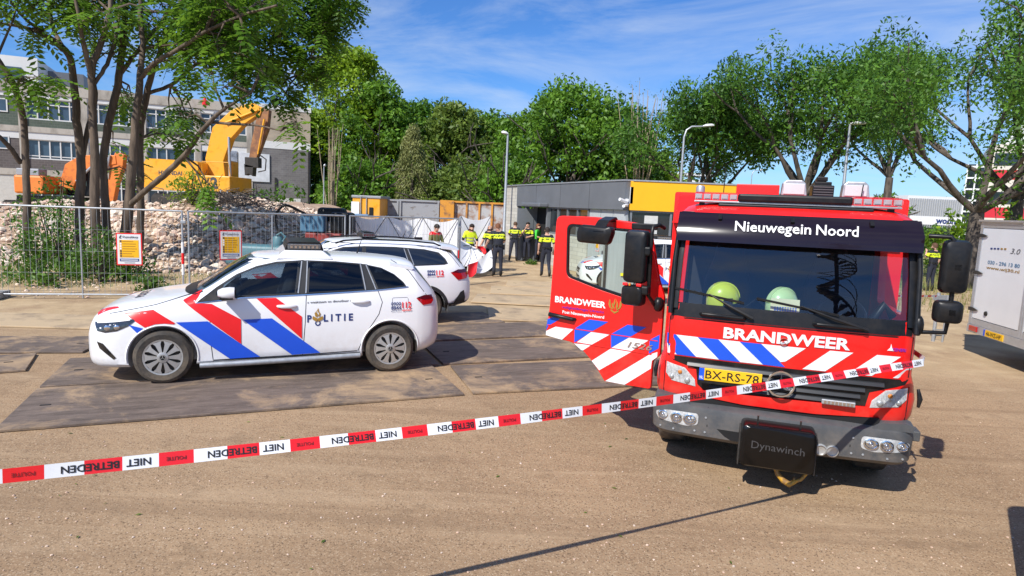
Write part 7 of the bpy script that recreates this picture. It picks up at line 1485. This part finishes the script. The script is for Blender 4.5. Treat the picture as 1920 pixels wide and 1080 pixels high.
def person(label, loc, rz, pose, top='band', hair=M_HAIRD, scale=1.0, build=1.0, group='police officers by the site building', items=True, long_hair=False, bald=False):
    """pose: dict of joints overriding the default stance"""
    J = dict(pel=(0, 0, .96), sp=(0, .01, 1.14), ch=(0, .0, 1.34), nk=(0, .01, 1.50), hd=(0, -.01, 1.58), ht=(0, -.01, 1.70), sl=(.17, 0, 1.43), el=(.27, .03, 1.16), wl=(.27, -.05, .92), sr=(-.17, 0, 1.43), er=(-.27, .03, 1.16), wr=(-.27, -.05, .92),
        hl=(.09, 0, .92), kl=(.11, -.02, .50), al=(.12, .02, .09), tl=(.14, -.13, .04), hr=(-.09, 0, .92), kr=(-.11, -.02, .50), ar=(-.12, .02, .09), tr=(-.14, -.13, .04)); J.update(pose)
    bd = build; RD = dict(pel=(.155*bd, .115*bd), sp=(.145*bd, .105*bd), ch=(.165*bd, .115*bd), nk=(.058, .06), hd=(.07, .085), ht=(.078, .092), sl=(.075*bd, .075*bd), el=(.05, .05), wl=(.033, .03), hl=(.095*bd, .10*bd), kl=(.066, .068), al=(.05, .055), tl=(.045, .035))
    for k in ('s', 'e', 'w', 'h', 'k', 'a', 't'): RD[k+'r'] = RD[k+'l']
    names = list(J); idx = {n: i for i, n in enumerate(names)}
    E_ = [('pel', 'sp'), ('sp', 'ch'), ('ch', 'nk'), ('nk', 'hd'), ('hd', 'ht'), ('ch', 'sl'), ('sl', 'el'), ('el', 'wl'), ('ch', 'sr'), ('sr', 'er'), ('er', 'wr'), ('pel', 'hl'), ('hl', 'kl'), ('kl', 'al'), ('al', 'tl'), ('pel', 'hr'), ('hr', 'kr'), ('kr', 'ar'), ('ar', 'tr')]
    bm = bmesh.new(); ly = bm.verts.layers.skin.verify(); vs = []
    for n in names: v = bm.verts.new(J[n]); v[ly].radius = RD[n]; v[ly].use_root = (n == 'pel'); vs.append(v)
    for a, c in E_: bm.edges.new((vs[idx[a]], vs[idx[c]]))
    me = bpy.data.meshes.new('body'); bm.to_mesh(me); bm.free(); ob = bpy.data.objects.new('tmp', me); COL.objects.link(ob)
    sk = ob.modifiers.new('s', 'SKIN'); sk.use_smooth_shade = True; su = ob.modifiers.new('u', 'SUBSURF'); su.levels = 3; su.render_levels = 3
    dg = bpy.context.evaluated_depsgraph_get(); dg.update(); me2 = bpy.data.meshes.new_from_object(ob.evaluated_get(dg), depsgraph=dg); bpy.data.objects.remove(ob)
    b = MB(); b.v = [tuple(v.co) for v in me2.vertices]; b.f = [tuple(p.vertices) for p in me2.polygons]
    V = {n: Vector(J[n]) for n in names}; keys = list(PM); ki = {k: i for i, k in enumerate(keys)}
    ch = V['ch']; zt = V['ch'].z; up = (V['nk']-V['pel']).normalized()
    for p in me2.polygons:
        c = p.center; best = min(((seg_dist(c, V[a], V[d])[0]/((RD[a][0]+RD[d][0])/2), seg_dist(c, V[a], V[d])[1], a, d) for a, d in E_), key=lambda q: q[0]); a, d, t = best[2], best[3], best[1]
        hgt = (c-V['pel']).dot(up)   # height along the torso
        if a in ('nk', 'hd') or (a == 'ch' and d == 'nk' and t > .8): m_ = 'skin'
        elif a[0] in 'sew' and a != 'sp':
            if top == 'khaki': m_ = 'red' if a[0] == 's' and t < .15 else ('khaki' if not (a[0] == 'e' and t > .9) else 'skin')
            elif a[0] == 's': m_ = ('yel' if .30 < t < .72 else 'uni') if top in ('band', 'vest') else 'green'
            else: m_ = 'skin'
            if a[0] == 's' and top == 'band' and t >= .9: m_ = 'skin'
        elif a[0] in 'ka' and (a[0] == 'a' or t > .72): m_ = 'boot'
        elif a[0] in 'hk' or (a == 'pel' and d[0] == 'h') or hgt < .05: m_ = 'trou' if top != 'khaki' else 'khaki'
        else:
            if top == 'band': m_ = 'boot' if hgt < .11 else ('yel' if .29 < hgt < .355 or .385 < hgt < .43 else 'uni')
            elif top == 'vest': m_ = 'boot' if hgt < .10 else ('silver' if .17 < hgt < .21 or .27 < hgt < .31 else 'yel')
            elif top == 'green': m_ = 'boot' if hgt < .10 else 'green'
            else: m_ = 'red' if hgt > .45 else 'khaki'
        b.m.append(ki[m_])
    bpy.data.meshes.remove(me2)
    # hands with five fingers, nose, ears, eyes
    for s_, wk, ek in ((1, 'wl', 'el'), (-1, 'wr', 'er')):
        w = V[wk]; d = (w-V[ek]).normalized(); side = d.cross(Vector((0, -1, 0))); side = (side if side.length > .2 else Vector((1, 0, 0))).normalized(); nrm = side.cross(d).normalized(); k_ = ki['skin']
        b.tube([w-d*.01, w+d*.05, w+d*.095], [.026, .036, .030], 8, k_)
        for i in range(4):
            o_ = side*(-.027+.018*i); L = (.062, .075, .08, .066)[i]; p0 = w+d*.085+o_; p1 = p0+d*L*.55+nrm*.008; b.tube([p0, p1, p1+d*L*.38+nrm*.022], [.0095, .009, .006], 6, k_)
        p0 = w+d*.03+side*s_*.03; b.tube([p0, p0+d*.035+side*s_*.03, p0+d*.065+side*s_*.03+nrm*.012], [.012, .011, .008], 6, k_)
    hc = (V['hd']+V['ht'])/2; hd_ = (V['ht']-V['hd']).normalized(); fw = Vector((0, -1, 0)); fw = (fw-hd_*fw.dot(hd_)).normalized(); yaw = pose.get('yaw', 0) if isinstance(pose.get('yaw', 0), (int, float)) else 0
    fw = Matrix.Rotation(yaw, 3, hd_) @ fw; sd_ = hd_.cross(fw).normalized()
    b.ball(hc+fw*.095-hd_*.01, (.014, .018, .022), 8, 5, ki['skin'])
    for s_ in (1, -1): b.ball(hc+sd_*s_*.082-hd_*.005, (.012, .02, .03), 8, 5, ki['skin']); b.ball(hc+fw*.083+sd_*s_*.033+hd_*.022, (.012, .010, .007), 6, 5, ki['boot'])
    b.ball(hc+fw*.083-hd_*.052, (.024, .008, .006), 8, 5, ki['red'])
    root = empty('person', loc, rz, label, 'person', group, scale)
    me = b.mesh('body', [PM[k] for k in keys], 75); link('body', me, root)
    if not bald:
        hb = MB(); rings = []; M_ = Matrix((sd_, -fw, hd_)).transposed().to_4x4()
        for i in range(7):
            a = -.28+i/6*(math.pi/2+.28); rings.append([(hc+hd_*.035)+(M_.to_3x3() @ Vector((.092*math.cos(a)*math.cos(t), .108*math.cos(a)*math.sin(t)+.012, .092*math.sin(a)*1.0+(.045 if math.sin(t) < -.35 and i < 2 else 0)-(.055 if math.sin(t) > .1 and i == 0 else 0)))) for t in np.linspace(0, 2*math.pi, 18, endpoint=False)])
        hb.loft(rings)
        if long_hair: hb.loft([[hc-fw*(.07+.02*j)-hd_*(.02+.09*j)+sd_*x*(.07-.012*j)+(-fw)*y*.03 for x, y in ((-1, 0), (-.5, 1), (.5, 1), (1, 0), (.5, -1), (-.5, -1))] for j in range(4)])
        hb.build('hair', hair, root, smooth=60)
    if items:
        pl_ = V['pel']+up*.08
        for (x, y, w, h) in ((.165, .02, .05, .11), (-.165, .03, .06, .17), (.09, .105, .06, .07), (-.07, .11, .07, .06), (0, .115, .05, .05)): it = MB(); it.box((pl_.x+x*bd, pl_.y+y*bd, pl_.z-(.05 if h > .1 else 0)), (w, .045, h)); it.build('belt_pouch', M_BOOT, root, bevel=.01)
    return root
def at_ground(px, py): p = gp(px, py); return (p.x, p.y, .0)
walk = dict(kl=(.10, -.14, .50), al=(.11, -.12, .09), tl=(.12, -.27, .05), kr=(-.10, .02, .50), ar=(-.11, .22, .14), tr=(-.12, .10, .05))
person('officer seen from behind leaning over the white and red screen sheet', at_ground(932, 519), R(195), dict(sp=(0, -.03, 1.15), ch=(0, -.08, 1.34), nk=(0, -.12, 1.50), hd=(.0, -.15, 1.57), ht=(0, -.17, 1.69), sl=(.17, -.09, 1.42), sr=(-.17, -.08, 1.42), el=(.30, -.18, 1.18), wl=(.34, -.36, 1.0), er=(-.25, -.18, 1.18), wr=(-.20, -.38, 1.06)), 'band', M_HAIRR, 1.04, 1.12)
person('officer seen from behind, standing in front of the pale brick corner with head bowed', at_ground(963, 490), R(172), dict(hd=(.0, -.05, 1.575), ht=(.0, -.09, 1.685), nk=(0, -.02, 1.50), el=(.28, -.05, 1.18), wl=(.12, -.26, 1.10), er=(-.28, -.05, 1.18), wr=(-.12, -.26, 1.08), kl=(.15, 0, .5), al=(.19, .03, .09), tl=(.22, -.10, .04)), 'band', M_HAIRB, 1.0, 1.0)
person('officer by the doorway facing the camera with a hand at the mouth', at_ground(987, 490), R(-18), dict(er=(-.24, -.12, 1.22), wr=(-.05, -.20, 1.46), el=(.26, -.02, 1.16), wl=(.10, -.22, 1.10)), 'band', M_HAIRD, 1.0, 1.05)
person('person in a bright green shirt standing at the doorway', at_ground(1006, 491), R(60), dict(el=(.24, -.06, 1.18), wl=(.10, -.24, 1.15), er=(-.25, -.04, 1.18), wr=(-.12, -.24, 1.12)), 'green', M_HAIRR, .97, .95, long_hair=True)
person('person with auburn hair half hidden behind the green shirt', at_ground(1013, 489), R(75), {}, 'band', M_HAIRR, .96, .95, long_hair=True)
person('officer walking away towards the building, just left of the open red door', at_ground(1022, 520), R(188), walk, 'band', M_HAIRD, 1.0, 1.08)
person('officer in a yellow vest stepping past the upright white screen', (atY(882, 420, 22.6).x, 22.6, 0), R(25), dict(hd=(.03, -.05, 1.575), ht=(.04, -.08, 1.685), nk=(.01, -.02, 1.5), el=(.28, .0, 1.17), wl=(.22, -.12, .93), er=(-.28, -.04, 1.18), wr=(-.26, -.20, .98), kl=(.10, -.16, .52), al=(.11, -.08, .12), tl=(.12, -.22, .07)), 'vest', M_HAIRD, 1.0, .98)
person('officer with a red beard half hidden behind the man leaning over the screen', (atY(919, 430, 23.4).x, 23.4, 0), R(-35), dict(er=(-.22, -.12, 1.15), wr=(-.2, -.3, .95)), 'band', M_HAIRR, 1.0, 1.0, bald=True)
person('man in a khaki jacket with red shoulders behind the fence and screens', (atY(817, 430, 20.6).x, 20.6, 0), R(40), dict(hd=(.0, -.05, 1.575), ht=(0, -.09, 1.685), el=(.25, -.06, 1.18), wl=(.08, -.24, 1.12), er=(-.25, -.06, 1.18), wr=(-.08, -.24, 1.1)), 'khaki', M_HAIRD, 1.0, 1.12, 'people at the site', False)
person('officer standing behind the fire engine mirror, seen from behind', at_ground(1742, 546), R(200), dict(el=(.28, -.08, 1.22), wl=(.14, -.18, 1.42)), 'band', M_HAIRB, 1.0, 1.05)
person('officer glimpsed between the large mirror and the trailer', at_ground(1809, 540), R(150), {}, 'band', M_HAIRB, 1.0, 1.0)
# ------------------------------------------------------------------ police tape across the foreground
tp0 = Vector((-2.65, 2.05, 1.02)); _q = atY(0, 881, 2.42)
trk_m = Matrix.Translation(TRK) @ Matrix.Rotation(TYAW, 4, 'Z')
tp1 = trk_m @ Vector((1.045, -.03, 1.285)); d0 = (_q-tp1).normalized(); tp0 = _q+d0*1.2; tp2 = Vector((pp.x, pp.y, .95)); tpc = trk_m @ Vector((1.10, .15, 1.28)); tpr = trk_m @ Vector((1.27, 5.9, 1.15))
tape = empty('police_tape', (0, 0, 0), 0, 'red and white police tape printed NIET BETREDEN strung across the foreground', 'tape')
M_TRED = mat('tape_red', (.74, .012, .016), .35, var=.03, scale=6, coat=.3); M_TWHT = mat('tape_white', (.76, .77, .79), .35, var=.04, scale=6, coat=.3)
LN = (tp1-tp0).length; TWD = .058; SEG = .1365
def tape_pt(s, v):
    """s metres from the truck end towards the left, v across the tape (0 bottom..1 top)"""
    t = s/LN; p = tp1+(tp0-tp1)*t; sag = -.055*math.sin(math.pi*min(1, t))
    tw = .30+.25*math.sin(s*1.7); lat = Vector((d0.y, -d0.x, 0))
    return p+Vector((0, 0, sag))+(Vector((0, 0, 1))*math.cos(tw)+lat*math.sin(tw))*(v-.5)*TWD
nseg = int(LN/SEG)
for i in range(nseg):
    s0, s1 = i*SEG, (i+1)*SEG; b = MB(); b.sheet([[tape_pt(s0+(s1-s0)*j/5, v) for j in range(6)] for v in (0, .5, 1)]); b.build('tape_segment', M_TRED if i % 2 else M_TWHT, tape, smooth=60)
lat_ = Vector((d0.y, -d0.x, 0)); sgn = 1 if (Vector((0, 0, CAMH))-tp1).dot(lat_) > 0 else -1
M_TBLK = mat('tape_print', (.012, .012, .014), .5, var=0); M_TDR = mat('tape_dark_red_print', (.20, .008, .010), .5, var=0)
def tape_text(name, txt, s_start, length, h, m_):
    # printed upside down: letters run from right (truck end) to left
    v_, f_ = text2d(txt, 1.0, .02); v_[:, 0] *= length/v_[:, 0].max(); b = MB(); lo, hi = .5-h/2, .5+h/2
    b.add([tape_pt(s_start+p[0], hi-(hi-lo)*p[1])+lat_*sgn*.0025 for p in v_], f_); b.build(name, m_, tape)
for i in range(0, nseg-3, 4):
    tape_text('lettering', 'NIET', i*SEG+.03, .092, .50, M_TBLK); tape_text('lettering', 'BETREDEN', (i+1)*SEG+.012, .205, .50, M_TBLK); tape_text('lettering', 'POLITIE', (i+3)*SEG+.03, .078, .26, M_TDR)
# far run of the tape, twisted, from the truck corner to the short post
N = 46; far = MB(); L2 = (tp2-tpc).length; dd = (tp2-tpc).normalized(); lt = Vector((dd.y, -dd.x, 0))
def far_pt(t, v): p = (tpc.lerp(tpr, t/.6) if t < .6 else tpr.lerp(tp2, (t-.6)/.4)); a = 1.3; return p+(Vector((0, 0, 1))*math.sin(a)+lt*math.cos(a))*(v-.5)*.04
b = MB(); b.sheet([[tape_pt(0, 0), tape_pt(0, 1)], [tp1.lerp(tpc, .5)-Vector((0, 0, .03)), tp1.lerp(tpc, .5)+Vector((0, 0, .03))], [far_pt(0, 0), far_pt(0, 1)]]); b.build('tape_segment', M_TWHT, tape)
for i in range(60):
    t0, t1 = i/60, (i+1)/60; b = MB(); b.sheet([[far_pt(t0, 0), far_pt(t1, 0)], [far_pt(t0, 1), far_pt(t1, 1)]]); b.build('tape_segment', M_TRED if i % 2 else M_TWHT, tape)
# stand-in box for an unknown object, added to cast the lower right corner shadow
cbx = empty('shadow_caster', (3.86, 3.60, 0), R(-6), 'grey stand-in box added just beyond the right edge for the corner shadow it casts', 'shadow caster')
b = MB(); b.prism(round_poly([(-.5, 0), (.55, 0), (.55, 1.72), (-.5, 1.72)], [.01, .01, .12, .12], 4), -.25, .25, 'y'); b.build('caster_box', M_GREY_BUMPER, cbx, bevel=.01)
# fallen leaves and twigs on the asphalt
lf = MB(); rr2 = random.Random(9)
for i in range(26):
    p = gp(rr2.uniform(100, 1900), rr2.uniform(790, 1070)); a = rr2.uniform(0, 6.3); s = rr2.uniform(.012, .03); lf.add([(p.x+s*math.cos(a), p.y+s*math.sin(a), .008), (p.x-s*.4*math.sin(a), p.y+s*.4*math.cos(a), .012), (p.x-s*math.cos(a), p.y-s*math.sin(a), .008), (p.x+s*.4*math.sin(a), p.y-s*.4*math.cos(a), .01)], [(0, 1, 2, 3)])
o = lf.build('fallen_leaves', LF_DULL); tag(o, 'few small leaves lying on the brown asphalt', 'leaves', kind='stuff')

# spiral fire stair behind the camera, mirrored in the windscreen
ss = empty('spiral_staircase', (1.3, -13.5, 0), 0, 'black spiral fire stair behind the camera, seen only mirrored in the windscreen', 'staircase')
b = MB(); b.tube([(0, 0, 0), (0, 0, 12.5)], .14, 12); b.build('column', M_BLACK, ss, smooth=60)
for i in range(58):
    a = i*.42; z = .2+i*.2; b = MB(); b.prism([(.12*math.cos(a), .12*math.sin(a)), (1.25*math.cos(a), 1.25*math.sin(a)), (1.25*math.cos(a+.4), 1.25*math.sin(a+.4)), (.12*math.cos(a+.4), .12*math.sin(a+.4))], z, z+.05, 'z'); b.build('tread', M_BLACK, ss)
for h_ in (0.0, .5, 1.0): b = MB(); b.tube([(1.27*math.cos(i*.21), 1.27*math.sin(i*.21), .25+i*.1+h_) for i in range(117)], .03 if h_ else .06, 6); b.build('handrail' if h_ else 'stringer', M_BLACK, ss)

# loose chips on the asphalt
ch_ = MB(); rr3 = random.Random(21)
for i in range(800):
    p = gp(rr3.uniform(-40, 1960), 745+330*rr3.random()**.8); s = .004+.009*rr3.random()**3; v, f = ico[rr3.randrange(10)]; ch_.add([(p.x+q_[0]*s, p.y+q_[1]*s, q_[2]*s+s*.3) for q_ in v], f, rr3.choice((1, 3, 3, 4)))
o = link('stone_chips', ch_.mesh('stone_chips', M_ROCKS)); tag(o, 'small loose stone chips on the brown asphalt', 'chips', kind='stuff')
